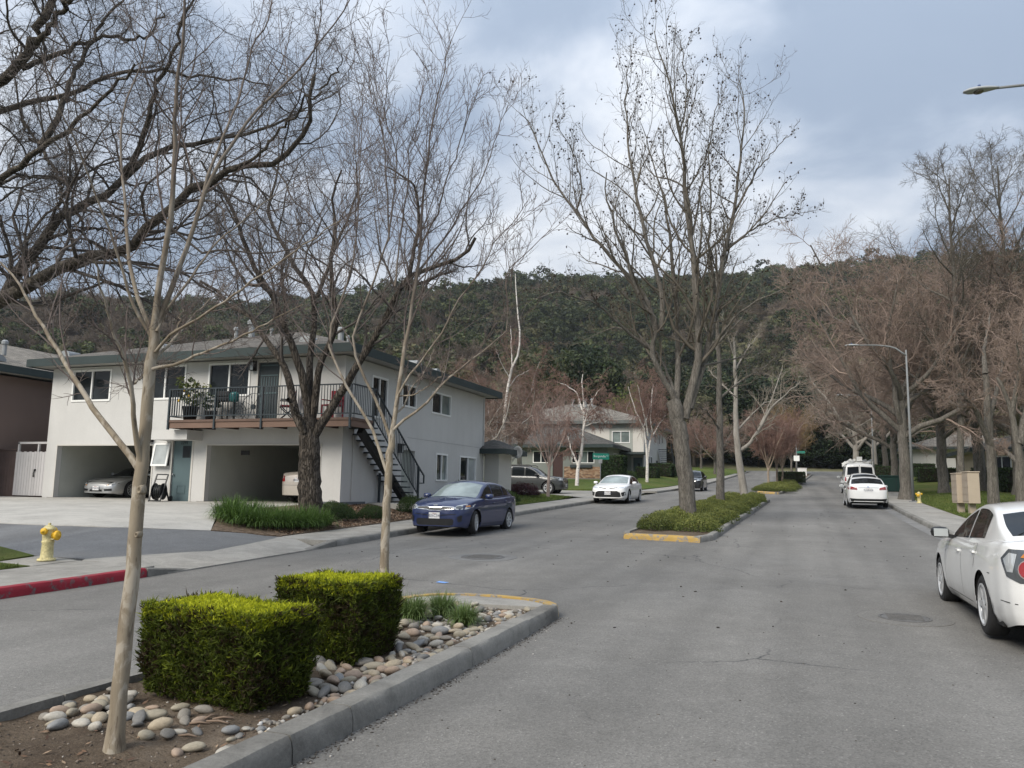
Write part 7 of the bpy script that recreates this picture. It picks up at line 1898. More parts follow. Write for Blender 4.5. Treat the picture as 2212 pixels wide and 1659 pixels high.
    for end, z, txt in (plate or []):
        sg = 1 if end == 'f' else -1
        p = hit((sg*(L/2+3), 0, z), (-sg, 0, 0), .012)
        if p is None: continue
        pl_ = MB().box((p[0]-.006, -.155, z-.08), (p[0]+.006, .155, z+.08)).build('number_plate', PLATE, root)
        t = lettering('plate_text', txt, .105, (p[0] + sg*.007, 0, z-.012), (0, sg, 0), INK, pl_, .001)
        lettering('plate_heading', 'California', .036, (p[0] + sg*.007, 0, z+.052), (0, sg, 0), TAIL, pl_, .001)
    if S.wiper:
        pass
    return root, S, hit
COMMON = dict(gc=.17, arch=.055, rw=.315, crown=.045, ghw=.90, tumble=.30, tum2=.22, wlow=.035, whigh=.035, archin=.985, chrome_handle=False, mirror_m=None, wiper=True,
              seams=[], handles=[])
def spec(**k): d = dict(COMMON); d.update(k); return d
PLAN = lambda L: [(0, .42), (.03, .62), (.08, .755), (.18, .865), (.35, .94), (.65, .985), (1.2, 1), (L-1.2, 1), (L-.6, .975), (L-.3, .93), (L-.12, .84), (L-.05, .74), (L-.015, .62), (L, .45)]
RIO = spec(L=4.385, W=1.725, wb=2.58, fo=.83, rw=.312, plan=PLAN(4.385),
    top=[(0, .60), (.02, .69), (.06, .755), (.14, .80), (.35, .865), (.7, .935), (1.05, .985), (1.3, 1.0), (2.2, 1.0), (3.6, 1.04), (3.9, 1.055), (4.2, 1.03), (4.33, .98), (4.37, .90), (4.385, .78)],
    belt=[(0, .56), (.1, .68), (.4, .79), (.9, .88), (1.3, .915), (2.4, .955), (3.5, 1.0), (4.0, 1.0), (4.3, .93), (4.385, .74)],
    roof=[(1.08, .965), (1.25, 1.05), (1.85, 1.345), (2.1, 1.415), (2.5, 1.45), (2.9, 1.44), (3.25, 1.39), (3.6, 1.27), (3.95, 1.09), (4.05, 1.03)],
    rcrown=[(1.08, .03), (1.3, .09), (1.9, .10), (2.3, .075), (3.2, .075), (3.6, .09), (4.05, .03)],
    ws=(1.14, 1.97), rs=(3.34, 3.9), windows=[(1.35, 2.27), (2.34, 3.12), (3.17, 3.52)], mirror=(1.52, 1.0, .93),
    seams=[[(1.32, .32), (1.30, .60), (1.36, .88)], [(2.30, .26), (2.31, .95)], [(3.12, .58), (3.22, .80), (3.30, .96)], [(1.34, .27), (2.9, .27)]], handles=[(2.12, .82), (3.08, .86)])
ALT = spec(L=4.82, W=1.795, wb=2.776, fo=.96, rw=.325, plan=PLAN(4.82),
    top=[(0, .55), (.02, .66), (.08, .74), (.3, .83), (.8, .93), (1.2, .985), (1.5, 1.0), (3.6, 1.04), (4.1, 1.10), (4.45, 1.105), (4.66, 1.085), (4.76, 1.02), (4.80, .92), (4.82, .78)],
    belt=[(0, .52), (.1, .65), (.5, .78), (1.0, .87), (1.5, .915), (2.6, .96), (3.6, 1.0), (4.3, 1.0), (4.7, .94), (4.82, .74)],
    roof=[(1.28, .975), (1.45, 1.06), (2.1, 1.36), (2.4, 1.435), (2.8, 1.47), (3.2, 1.455), (3.6, 1.39), (4.0, 1.25), (4.3, 1.12), (4.4, 1.07)],
    rcrown=[(1.28, .03), (1.6, .09), (2.2, .10), (2.7, .075), (3.5, .08), (3.9, .10), (4.4, .03)],
    ws=(1.34, 2.2), rs=(3.66, 4.27), windows=[(1.6, 2.56), (2.63, 3.50)], mirror=(1.78, 1.02, .965), mirror_m=BLK,
    seams=[[(1.50, .34), (1.48, .62), (1.55, .90)], [(2.60, .28), (2.61, .96)], [(3.36, .70), (3.48, .85), (3.55, .98)], [(1.52, .28), (3.1, .28)], [(4.06, .70), (4.14, .70)], [(4.42, .46), (4.75, .45)]], handles=[(2.42, .83), (3.36, .87)])
CAM = spec(L=4.88, W=1.84, wb=2.825, fo=.97, rw=.335, plan=PLAN(4.88),
    top=[(0, .56), (.02, .64), (.07, .72), (.2, .79), (.6, .89), (1.1, .965), (1.45, .985), (3.6, 1.02), (4.1, 1.06), (4.5, 1.06), (4.76, 1.02), (4.85, .92), (4.88, .76)],
    belt=[(0, .52), (.1, .64), (.5, .77), (1.0, .85), (1.5, .90), (2.6, .94), (3.7, .99), (4.4, .99), (4.75, .92), (4.88, .72)],
    roof=[(1.28, .955), (1.45, 1.04), (2.1, 1.33), (2.4, 1.405), (2.8, 1.445), (3.2, 1.43), (3.6, 1.37), (4.0, 1.22), (4.35, 1.06), (4.45, 1.02)],
    rcrown=[(1.28, .03), (1.6, .09), (2.2, .10), (2.7, .075), (3.5, .08), (3.9, .10), (4.45, .03)],
    ws=(1.34, 2.2), rs=(3.66, 4.3), windows=[(1.6, 2.55), (2.62, 3.40), (3.45, 3.85)], mirror=(1.72, 1.0, 1.0), handles=[(2.4, .82), (3.36, .85)],
    seams=[[(1.50, .34), (1.48, .62), (1.55, .90)], [(2.58, .28), (2.59, .96)], [(3.36, .70), (3.5, .97)]])
COR = spec(L=4.65, W=1.775, wb=2.70, fo=.93, rw=.32, plan=PLAN(4.65),
    top=[(0, .56), (.02, .65), (.07, .73), (.2, .80), (.6, .90), (1.1, .98), (1.4, 1.0), (3.5, 1.03), (4.0, 1.085), (4.4, 1.085), (4.56, 1.04), (4.62, .93), (4.65, .76)],
    belt=[(0, .52), (.1, .64), (.5, .78), (1.0, .87), (1.5, .91), (2.6, .95), (3.6, 1.0), (4.2, 1.0), (4.55, .93), (4.65, .72)],
    roof=[(1.2, .97), (1.4, 1.06), (2.0, 1.34), (2.3, 1.415), (2.7, 1.455), (3.1, 1.44), (3.5, 1.37), (3.85, 1.22), (4.12, 1.09), (4.2, 1.05)],
    rcrown=[(1.2, .03), (1.5, .09), (2.1, .10), (2.6, .075), (3.4, .08), (3.8, .10), (4.2, .03)],
    ws=(1.26, 2.1), rs=(3.52, 4.08), windows=[(1.5, 2.42), (2.49, 3.25), (3.3, 3.6)], mirror=(1.64, 1.0, .96), handles=[(2.3, .83), (3.2, .86)],
    seams=[[(2.45, .28), (2.46, .97)]])
HAT = spec(L=4.2, W=1.77, wb=2.6, fo=.85, rw=.325, plan=PLAN(4.2),
    top=[(0, .60), (.02, .70), (.08, .80), (.3, .90), (.7, .98), (1.1, 1.03), (3.5, 1.05), (4.05, 1.05), (4.15, .98), (4.2, .80)],
    belt=[(0, .56), (.1, .70), (.5, .83), (1.0, .93), (1.5, .96), (2.6, 1.0), (3.6, 1.04), (4.1, 1.0), (4.2, .78)],
    roof=[(.95, 1.02), (1.15, 1.12), (1.75, 1.44), (2.05, 1.52), (2.5, 1.56), (3.1, 1.54), (3.5, 1.48), (3.85, 1.30), (4.05, 1.08)],
    rcrown=[(.95, .03), (1.2, .09), (1.8, .10), (2.4, .075), (3.4, .08), (4.05, .04)],
    ws=(1.02, 1.85), rs=(3.52, 3.95), windows=[(1.3, 2.15), (2.22, 2.95), (3.0, 3.4)], mirror=(1.42, 1.06, .96), handles=[(2.0, .88), (2.9, .92)])
SUV = spec(L=4.8, W=1.91, wb=2.79, fo=.90, rw=.38, gc=.26, arch=.07, plan=PLAN(4.8),
    top=[(0, .72), (.02, .84), (.06, .95), (.2, 1.03), (.6, 1.10), (1.1, 1.14), (1.4, 1.15), (3.8, 1.17), (4.6, 1.17), (4.72, 1.10), (4.78, .98), (4.8, .80)],
    belt=[(0, .68), (.1, .86), (.5, .98), (1.0, 1.04), (1.5, 1.06), (3.0, 1.09), (4.2, 1.13), (4.7, 1.06), (4.8, .78)],
    roof=[(1.25, 1.13), (1.4, 1.22), (1.95, 1.60), (2.25, 1.70), (2.7, 1.74), (3.5, 1.745), (4.1, 1.71), (4.4, 1.62), (4.62, 1.30), (4.7, 1.18)],
    rcrown=[(1.25, .03), (1.5, .08), (2.0, .08), (2.6, .06), (4.1, .06), (4.7, .04)], tumble=.11, tum2=.0,
    ws=(1.3, 2.05), rs=(4.34, 4.62), windows=[(1.5, 2.4), (2.48, 3.28), (3.36, 4.3)], mirror=(1.62, 1.16, 1.05), handles=[(2.3, .98), (3.2, 1.0)], mirror_m=BLK, seams=[[(2.44, .4), (2.45, 1.08)], [(3.3, .7), (3.34, 1.1)]])
VAN = spec(L=5.7, W=2.0, wb=3.43, fo=.95, rw=.37, gc=.26, arch=.06, plan=[(0, .5), (.03, .72), (.08, .84), (.2, .92), (.5, .97), (1.2, 1), (5.4, 1), (5.6, .985), (5.66, .96), (5.7, .90)],
    top=[(0, .74), (.03, .88), (.1, .98), (.3, 1.05), (.7, 1.12), (1.0, 1.15), (5.5, 1.2), (5.64, 1.18), (5.69, 1.0), (5.7, .8)],
    belt=[(0, .70), (.1, .9), (.5, 1.0), (1.0, 1.1), (5.5, 1.16), (5.66, 1.1), (5.7, .78)],
    roof=[(.75, 1.14), (.95, 1.3), (1.45, 1.75), (1.75, 1.95), (2.2, 2.04), (3.0, 2.07), (4.8, 2.07), (5.4, 2.03), (5.55, 1.93), (5.62, 1.6), (5.66, 1.2)],
    rcrown=[(.75, .03), (1.2, .08), (2, .10), (5.4, .10), (5.66, .06)], tumble=.14, tum2=.05, ghw=.955,
    ws=(.85, 1.62), rs=(None, None), windows=[(1.15, 1.95)], mirror=(1.2, 1.22, 1.12), handles=[(2.0, 1.0)], wlow=.08, whigh=.12)
BOX = spec(L=4.32, W=1.78, wb=2.415, fo=.90, rw=.32, gc=.13, plan=PLAN(4.32),
    top=[(0, .42), (.02, .50), (.08, .57), (.25, .645), (.6, .735), (1.0, .80), (1.35, .84), (2.8, .86), (3.4, .87), (3.9, .83), (4.2, .74), (4.30, .62), (4.32, .5)],
    belt=[(0, .40), (.1, .50), (.3, .63), (.7, .76), (.95, .79), (1.4, .79), (2.2, .80), (3.2, .82), (3.8, .79), (4.2, .66), (4.32, .48)],
    roof=[(1.25, .83), (1.4, .91), (1.85, 1.16), (2.05, 1.24), (2.3, 1.275), (2.6, 1.26), (2.95, 1.16), (3.3, .98), (3.5, .88)],
    rcrown=[(1.25, .03), (1.5, .08), (2.1, .09), (2.6, .10), (3.5, .04)],
    ws=(1.3, 1.98), rs=(2.9, 3.25), windows=[(1.6, 2.6)], mirror=(1.7, .93, .95), handles=[(2.5, .70)])
BLUE = paint('blue_paint', (.002, .013, .078), .0, .5); WS_PALE = make_glass('pale_windscreen_glass', (.36, .43, .43), .05); WHT = paint('white_paint', (.82, .82, .81)); WHT2 = paint('pearl_white_paint', (.78, .78, .765)); DKGREY = paint('dark_grey_paint', (.022, .025, .026), .0, .5); BLKP = paint('black_paint', (.010, .011, .013), .2); SILV = paint('silver_paint', (.52, .53, .54), .65); CHAMP = paint('champagne_paint', (.56, .50, .44), .35)  # WS_PALE: windscreen glass with a pale base colour
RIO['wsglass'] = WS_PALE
H_RIO = [('headlamp', [(.50, .70), (.60, .655), (.78, .665), (.845, .72), (.84, .80), (.74, .805), (.58, .755)], LAMP), ('headlamp_reflector', [(.58, .69), (.70, .68), (.74, .73), (.66, .755), (.58, .735)], LAMP_D, .009), ('indicator', [(.77, .725), (.82, .73), (.81, .775), (.76, .76)], AMBER, .010),
         ('grille_mesh', [(0, .70), (.16, .70), (.22, .722), (.51, .712), (.51, .672), (.22, .655), (.16, .632), (0, .632)], GRILLE, .006), ('grille_strip', [(0, .714), (.16, .714), (.22, .738), (.53, .722), (.53, .708), (.22, .722), (.16, .698), (0, .698)], CHROME, .012), ('grille_strip', [(0, .638), (.16, .638), (.22, .660), (.53, .676), (.53, .662), (.22, .644), (.16, .622), (0, .622)], CHROME, .012),
         ('lower_intake', [(0, .42), (.50, .42), (.54, .37), (.52, .27), (.46, .245), (0, .245)], GRILLE, .006), ('fog_recess', [(.62, .46), (.70, .52), (.73, .50), (.72, .36), (.66, .33), (.63, .36)], GRILLE, .006), ('bumper_lip', [(0, .235), (.6, .235), (.62, .215), (0, .21)], CHROME, .010), ('bumper_crease', [(.17, .52), (.60, .545), (.60, .53), (.17, .50)], BLK, .006), ('badge', [(0, .775), (.05, .775), (.07, .76), (.05, .745), (0, .745)], CHROME, .012)]
kerb_y = lambda x: x
car, S_, hit_ = build_car(RIO, 'parked_car', 'dark blue sedan parked at the left kerb before the grey house', (-9.06, 21.24 + .04, float(road_z(21.2))), -math.pi/2, BLUE, H_RIO, [('tail_lamp', [(.55, .84), (.80, .82), (.82, .92), (.6, .95)], TAIL)], 'twin', .18, plate=[('f', .50, '8BXC347')])
car.rotation_euler = (math.atan(-.031) * 0, 0, -math.pi/2)
disc = lambda a0, z0, r_, n=16: [(a0 + r_*math.cos(a), z0 + r_*math.sin(a)) for a in np.linspace(0, 2*math.pi, n+1)[:-1]]
ALT_LAMP = [('tail_lamp', [(.20, .885), (.08, .985), (-.12, .985), (-.30, .93), (-.37, .79), (-.31, .675), (-.05, .66), (.11, .715)], LAMP_D, .006), ('tail_lamp_clear', [(.15, .88), (.06, .95), (-.02, .94), (.02, .76), (.09, .76)], LAMP, .010), ('tail_lamp_ring', disc(-.13, .795, .098), TAIL_L, .012), ('tail_lamp_red', disc(-.13, .795, .086), TAIL, .018), ('tail_lamp_amber', [(-.06, .91), (-.10, .965), (-.27, .92), (-.32, .85), (-.24, .87), (-.16, .905)], AMBER, .015), ('reversing_lamp', disc(-.285, .735, .04, 12), LAMP, .016)]
H_ALT_R = [('boot_gap', [(.0, .66), (.52, .66), (.52, .652), (0, .652)], SEAM, .006), ('lower_bumper', [(0, .36), (.55, .36), (.60, .27), (0, .27)], BLK, .006)]
build_car(ALT, 'parked_car', 'white sedan cut off by the right edge, nearest parked car', (2.76, 11.50, float(road_z(11.5))), math.pi/2, WHT2, [('headlamp', [(.5, .62), (.82, .66), (.8, .76), (.55, .70)], LAMP)], H_ALT_R, 'six', 0, plate=[('r', .78, '6KTR214')], corner=ALT_LAMP)
H_CAM = [('headlamp', [(.50, .70), (.80, .72), (.88, .79), (.84, .80), (.52, .745)], LAMP), ('upper_grille', [(0, .70), (.12, .70), (.48, .755), (.48, .735), (.14, .665), (0, .665)], BLK, .007), ('badge', [(.075*math.cos(a), .69 + .05*math.sin(a)) for a in np.linspace(0, 6.28, 13)[:-1]], CHROME, .012, False), ('lower_grille', [(0, .58), (.45, .58), (.62, .50), (.66, .30), (.58, .27), (0, .27)], GRILLE, .006), ('side_intake', [(.66, .50), (.84, .55), (.86, .38), (.70, .32)], GRILLE, .006), ('bumper_lip', [(0, .245), (.72, .245), (.72, .22), (0, .22)], WHT, .01)]
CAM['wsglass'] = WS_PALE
cy = 41.3
build_car(CAM, 'parked_car', 'white sedan parked at the left kerb by the street sign', (-8.98, cy, float(road_z(cy))), -math.pi/2, WHT, H_CAM, [('tail_lamp', [(.5, .8), (.85, .8), (.85, .92), (.5, .93)], TAIL)], 'five', .06, plate=[('f', .47, '9DLM206')])
q = gnd(1516, 1062, 0, rz_only)
build_car(HAT, 'parked_car', 'small black car half hidden by the ball tree trunk', (float(bend(61.5)) - 9.0 + .25, 62.2, float(road_z(62.2))), -math.pi/2, BLKP, [('headlamp', [(.45, .74), (.76, .76), (.82, .84), (.55, .82)], LAMP), ('grille', [(0, .60), (.45, .60), (.5, .36), (0, .36)], GRILLE), ('bonnet_strip', [(0, .70), (.42, .72), (.42, .70), (0, .68)], CHROME, .008)], None, 'five', .05, plate=[('f', .45, '7UVA530')])
H_COR_R = [('tail_lamp', [(.46, .80), (.80, .82), (.862, .88), (.84, .945), (.70, .955), (.48, .90)], TAIL, .006), ('tail_lamp_clear', [(.50, .835), (.68, .845), (.68, .865), (.50, .86)], TAIL_L, .010), ('lower_bumper', [(0, .40), (.5, .40), (.78, .42), (.80, .30), (.5, .24), (0, .24)], BLK, .006), ('boot_strip', [(0, .915), (.45, .915), (.45, .90), (0, .90)], CHROME, .007), ('badge', [(.06*math.cos(a), .95 + .04*math.sin(a)) for a in np.linspace(0, 6.28, 11)[:-1]], CHROME, .009, False)]
build_car(COR, 'parked_car', 'white sedan seen from behind, nearest of the cars along the right kerb', (2.98, 42.0, float(road_z(42))), math.pi/2, WHT, None, H_COR_R, 'five', 0, plate=[('r', .80, '7LNR418')])
build_car(HAT, 'parked_car', 'white hatchback between the white sedan and the white van', (float(bend(49.5)) + 2.92, 49.3, float(road_z(49.3))), math.pi/2, WHT2, None, [('tail_lamp', [(.62, .78), (.80, .80), (.80, 1.0), (.68, 1.02)], TAIL), ('lower_bumper', [(0, .40), (.7, .40), (.7, .28), (0, .28)], BLK)], 'five')
van, Sv, vh = build_car(VAN, 'work_van', 'white work van with ladder rack parked beyond the white cars', (float(bend(60.5)) + 2.85, 61.0, float(road_z(61))), math.pi/2, WHT, None, [('rear_window', [(.06, 1.28), (.80, 1.28), (.76, 1.80), (.06, 1.84)], CARGLASS, .006), ('tail_lamp', [(.86, .85), (.95, .85), (.95, 1.15), (.86, 1.15)], TAIL), ('bumper', [(0, .55), (.9, .55), (.9, .36), (0, .36)], BLK), ('door_gap', [(0, .56), (.008, .56), (.008, 1.95), (0, 1.95)], SEAM, .007)], 'six', cat='van')
for px_ in (-1.9, -.3, 1.3):
    MB().box((px_-.04, -.92, 2.16), (px_+.04, .92, 2.22)).box((px_-.04, -.90, 1.95), (px_+.04, -.84, 2.16)).box((px_-.04, .84, 1.95), (px_+.04, .90, 2.16)).build('rack_bar', WHITE, van)
MB().box((-2.6, -.80, 2.22), (1.9, -.72, 2.36)).box((-2.6, -.45, 2.22), (1.9, -.37, 2.36)).build('ladder', GREYMET, van); MB().tube([(-2.6, .3, 2.30), (1.8, .3, 2.30)], .08, 10).tube([(-2.6, .55, 2.30), (1.8, .55, 2.30)], .08, 10).build('roof_pipe', WHITE, van); MB().box((-2.4, -.2, 2.22), (-1.9, .12, 2.52)).build('roof_box', WHITE, van)
q = gnd(1183, 1067, 0, lambda x, y: road_z(y) + .14)
build_car(SUV, 'parked_suv', 'dark grey SUV with roof rails parked side-on in the side drive', (float(q[0]) + .90 - 2.4, float(q[1]) + .95, float(road_z(q[1])) + .13), 0.0, DKGREY, [('headlamp', [(.55, .82), (.85, .86), (.86, .97), (.58, .95)], LAMP), ('grille', [(0, .96), (.42, .94), (.38, .74), (0, .72)], CHROME), ('lower_bumper', [(0, .6), (.8, .6), (.8, .42), (0, .42)], BLK)], None, 'six', 0, cat='suv', plate=[('f', .55, '5XGH771')])
suv_ = [o for o in bpy.data.objects if o.name.startswith('parked_suv')][0]
for sy in (-.62, .62): MB().tube([(.35, sy, 1.68), (.2, sy, 1.79), (-1.7, sy, 1.79), (-1.85, sy, 1.68)], .025, 8).build('roof_rail', BLK, suv_, smooth=True)
bx_ = float(atY(197, 1040, 23.2)[0])
build_car(BOX, 'sports_car', 'silver low sports car parked in the left carport', (bx_ + .1, 23.35 + 2.16, land_f + .03), -math.pi/2, SILV, [('headlamp', [(.48, .46), (.66, .47), (.82, .55), (.80, .63), (.66, .60), (.5, .52)], LAMP_D), ('headlamp_glass', [(.56, .50), (.70, .53), (.76, .60), (.66, .58)], LAMP, .009), ('indicator', [(.50, .475), (.58, .48), (.58, .50), (.52, .50)], AMBER, .010), ('side_intake', [(.40, .34), (.70, .36), (.70, .27), (.42, .26)], GRILLE), ('lower_intake', [(0, .32), (.3, .32), (.32, .24), (0, .24)], GRILLE)], None, 'multi', 0, plate=[('f', .37, '4TRK093')])
bx_ = float(atY(600, 1040, 23.3)[0])
build_car(COR, 'parked_car', 'champagne sedan backed by the thick tree, in the right carport', (bx_ + .92, 23.2 + 2.33, land_f + .03), math.pi/2, CHAMP, None, [('tail_lamp', [(.56, .74), (.82, .74), (.865, .82), (.85, .94), (.70, .95), (.60, .92)], TAIL, .006), ('tail_lamp_amber', [(.62, .84), (.70, .86), (.70, .92), (.63, .90)], TAIL_L, .010), ('boot_gap', [(0, .62), (.84, .62), (.84, .612), (0, .612)], SEAM)], 'five', 0, plate=[('r', .80, '4RHD562')])
# ------------------------------------------------------------------ street furniture and small things
YHY = pbr('hydrant_yellow', (.56, .49, .25), .6, .22, 6, .22, 30, .4, 50, .01); YCAP = pbr('hydrant_cap_yellow', (.70, .42, .03), .5, .12, 5); GALV = pbr('lamp_post_paint', (.21, .22, .225), .7, .1, 2, spec=.2)
def hydrant(label, p, s=1.0, rz=0.0):
    h = empty('fire_hydrant', tuple(p), rz, label, 'hydrant'); h.scale = (s, s, s)
    MB().lathe([(.165, 0), (.17, .015), (.165, .035), (.13, .045), (.118, .06), (.105, .34), (.118, .36), (.118, .385), (.105, .40), (.112, .46), (.118, .56), (.115, .60), (.125, .605), (.125, .63), (.11, .645), (.085, .68), (.05, .70), (.03, .705)], (0, 0, 0), 24).build('barrel', YHY, h, smooth=True)
    MB().lathe([(.03, .70), (.03, .74), (.022, .745)], (0, 0, 0), 5).build('top_nut', YHY, h)
    c = MB().lathe([(.075, -.10), (.075, -.15), (.095, -.155), (.098, -.20), (.08, -.215), (.03, -.22), (.025, -.25)], (0, 0, .50), 16, 'y').build('pumper_cap', YCAP, h, smooth=True)
    for sg in (1, -1): MB().lathe([(.05, .09*sg), (.052, .13*sg), (.066, .135*sg), (.068, .175*sg), (.05, .19*sg), (.022, .195*sg), (.02, .225*sg)], (0, 0, .585), 14, 'x').build('hose_cap', YCAP, h, smooth=True)
    for k in range(8):
        a = k*math.pi/4; MB().lathe([(.014, .0), (.014, .018)], (.143*math.cos(a), .143*math.sin(a), .035), 6).build('bolt', YHY, h)
    MB().lathe([(.012, -.12), (.012, -.18)], (-.10, 0, .43), 6, 'y').build('bolt', YHY, h)
    return h
hydrant('cream-yellow fire hydrant on the pavement by the red kerb', gnd(100, 1211, .004), .86, 1.85)
hydrant('small pale yellow fire hydrant at the foot of the tall lamp post', gnd(1986, 1087, .0), .78, -.4)
def lamp_post(label, base, h, arm, rz, head=True, r0=.075):
    t = empty('lamp_post', tuple(base), rz, label, 'street lamp')
    MB().lathe([(r0, 0), (r0*.55, h)], (0, 0, 0), 14).build('pole', GALV, t, smooth=True)
    MB().box((-.18, -.18, 0), (.18, .18, .04)).build('base_plate', GALV, t)
    pts = [(0, 0, h-.3), (arm*.25, 0, h+.18), (arm*.6, 0, h+.32), (arm, 0, h+.36)]
    MB().tube(resample(pts, 9), np.linspace(.05, .032, 9), 8).build('arm', GALV, t, smooth=True)
    return t
def lamp_head(t, x, z, sc=1.0):
    mb = MB(); prof = [(0, .04, .04), (.10, .075, .055), (.25, .12, .075), (.45, .155, .085), (.62, .13, .07), (.74, .05, .03)]; V = []
    for dx, w, hh in prof:
        for j in range(12):
            a = j/12*2*math.pi; zz = math.sin(a); V.append((x + dx*sc, math.cos(a)*w*sc, z + (zz*hh*sc if zz > 0 else zz*hh*.45*sc)))
    mb.add(V, [(i*12+j, i*12+(j+1)%12, (i+1)*12+(j+1)%12, (i+1)*12+j) for i in range(5) for j in range(12)] + [tuple(range(12)), tuple(60+j for j in range(12))])
    hd = mb.build('lamp_head', pbr('lamp_head_paint', (.33, .35, .36), .5, .08, 3), t, smooth=True)
    MB().lathe([(.11*sc, -.03*sc), (.10*sc, -.055*sc), (.04*sc, -.07*sc)], (x + .42*sc, 0, z), 14).build('lens', pbr('lamp_lens', (.10, .09, .075), .25, .1), hd, smooth=True)
    MB().lathe([(.035*sc, .085*sc), (.035*sc, .13*sc), (.02*sc, .14*sc)], (x + .40*sc, 0, z), 10).build('photocell', pbr('photocell_blue', (.05, .09, .22), .4), hd, smooth=True)
p = gnd(1973, 1084, .0); t = lamp_post('tall grey lamp post beside the small hydrant, right pavement', p, 8.0, 2.3, math.pi); lamp_head(t, 2.25, 8.36)
p = gnd(1889, 1044, .0); t = lamp_post('far grey lamp post behind the white van', p, 7.8, 2.3, math.pi); lamp_head(t, 2.25, 8.16)
# lamp arm reaching in at the top right
hp = atD(2126, 192, 17.5); px_, py_ = float(hp[0]) + 3.1, float(hp[1]); pz = float(land_at(px_, py_)); hh_ = float(hp[2]) - pz
sl = (px_ - hp[0])
t = lamp_post('street lamp whose arm and head reach in at the top right', (px_ + .25, py_, pz), hh_ - .36 - .02, sl + .0, math.pi, r0=.1); lamp_head(t, sl - .05, hh_ - .02, 1.0)
# street name sign
GREEN = pbr('sign_green', (.010, .22, .16), .45, .05, 2); SIGNW = pbr('sign_white', (.80, .82, .80), .5, .03)
p = gnd(1297, 1063, 0.0); ns = empty('street_sign', tuple(p), 0, 'green street name sign on a thin pole on the corner lawn', 'sign')
ph = (1063 - 1000) * dep(p[0], p[1]) / 1700
MB().lathe([(.03, -.1), (.03, ph)], (0, 0, 0), 8).build('pole', GALV, ns, smooth=True)
MB().box((-.12, -.04, ph-.05), (.12, .04, ph+.22)).build('bracket', GREYMET, ns)
a_ = TH + R(8)
pl_ = MB().box((-.52, -.008, ph+.20), (.58, .008, ph+.60)).build('sign_plate', GREEN, ns); pl_.rotation_euler = (0, 0, a_)
tx = lettering('sign_text', 'Burgundia', .20, (-.06, -.0095, ph+.41), (1, 0, 0), SIGNW, pl_, .002); tx2 = lettering('sign_text', 'Ct', .13, (.46, -.0095, ph+.45), (1, 0, 0), SIGNW, pl_, .002)
# stop sign
p = gnd(1869, 1030, 0.0); ss = empty('stop_sign', tuple(p), 0, 'red octagonal stop sign at the end of the right pavement', 'sign')
sh = (1030 - 1001) * dep(p[0], p[1]) / 1700
MB().lathe([(.035, -.1), (.035, sh+.35)], (0, 0, 0), 8).build('pole', GALV, ss, smooth=True)
mb = MB(); o8 = [(.40*math.cos(a), sh + .40*math.sin(a)) for a in np.arange(8)*math.pi/4 + math.pi/8]; mb.add([(x, -.045, z) for x, z in o8] + [(x, -.04, z) for x, z in o8], [tuple(range(8)), tuple(range(15, 7, -1))] + [(i, (i+1)%8, 8+(i+1)%8, 8+i) for i in range(8)])
sp = mb.build('sign_plate', SIGNW, ss); sp.rotation_euler = (0, 0, TH)
mb = MB(); o8 = [(.37*math.cos(a), sh + .37*math.sin(a)) for a in np.arange(8)*math.pi/4 + math.pi/8]; mb.add([(x, -.05, z) for x, z in o8], [tuple(range(8))]); mb.build('sign_face', pbr('sign_red', (.45, .02, .03), .5, .05), sp)
lettering('sign_text', 'STOP', .24, (0, -.054, sh), (1, 0, 0), SIGNW, sp, .002)
# far signs on the last island
p = gnd(1722, 1030, .1); fs = empty('traffic_signal_pole', tuple(p), 0, 'grey pole with green street sign and white plate on the last island', 'sign pole')
MB().lathe([(.06, 0), (.05, 4.2)], (0, 0, 0), 8).build('pole', GALV, fs, smooth=True); MB().box((0, -.02, 2.6), (.9, .02, 2.85)).build('sign_plate', GREEN, fs); MB().box((-.3, -.06, 1.75), (.3, -.04, 2.35)).build('notice_plate', SIGNW, fs)
p = gnd(1733, 1029, .05); ub = empty('utility_cabinet', tuple(p), 0, 'white cabinet at the end of the last island', 'cabinet'); MB().box((-.5, -.3, 0), (.5, .3, .9)).build('body', WHITE, ub, bevel=.03); MB().box((-.53, -.33, .9), (.53, .33, .95)).build('lid', WHITE, ub)
# mailboxes
p = gnd(2101, 1112, .0); D_ = dep(p[0], p[1]); mw = 38 * D_ / 1700
MBX = pbr('mailbox_tan', (.42, .35, .27), .55, .06, 2)
mbx = empty('mailbox_unit', tuple(p), TH * .3, 'tan cluster mailbox on a pedestal at the edge of the right lawn', 'mailbox')
for k, (x, y, s) in enumerate(((.0, 0, 1.0), (-.12, .95, .97))):
    MB().box((x-.11, y-.11, 0), (x+.11, y+.11, .45)).build('pedestal', MBX, mbx); c_ = MB().box((x-.20, y-.36, .42), (x+.20, y+.36, .42+1.16*s)).build('cabinet', MBX, mbx, bevel=.015)
    MB().box((x-.225, y-.39, .42+1.16*s), (x+.225, y+.39, .46+1.16*s)).build('cabinet_roof', MBX, c_, bevel=.008)
    for i in range(4):
        for j in range(2): MB().box((x-.212, y-.34+j*.34, .50+i*.26), (x-.202, y-.02+j*.34, .73+i*.26)).build('mail_door', pbr('mail_door', (.36, .30, .235), .5, .05), c_)
# green utility box
p = gnd(1935, 1062, .0); ux = empty('utility_box', tuple(p), 0, 'dark green utility box on the right-hand lawn', 'utility box'); UG = pbr('utility_green', (.012, .045, .038), .5, .08, 2)
MB().box((-1.1, -.55, 0), (1.1, .55, 1.05)).build('body', UG, ux, bevel=.03); MB().box((-1.16, -.6, 1.05), (1.16, .6, 1.16)).build('lid', UG, ux, bevel=.02); MB().box((-.01, -.56, .1), (.01, -.552, 1.0)).build('door_gap', BLK, ux)
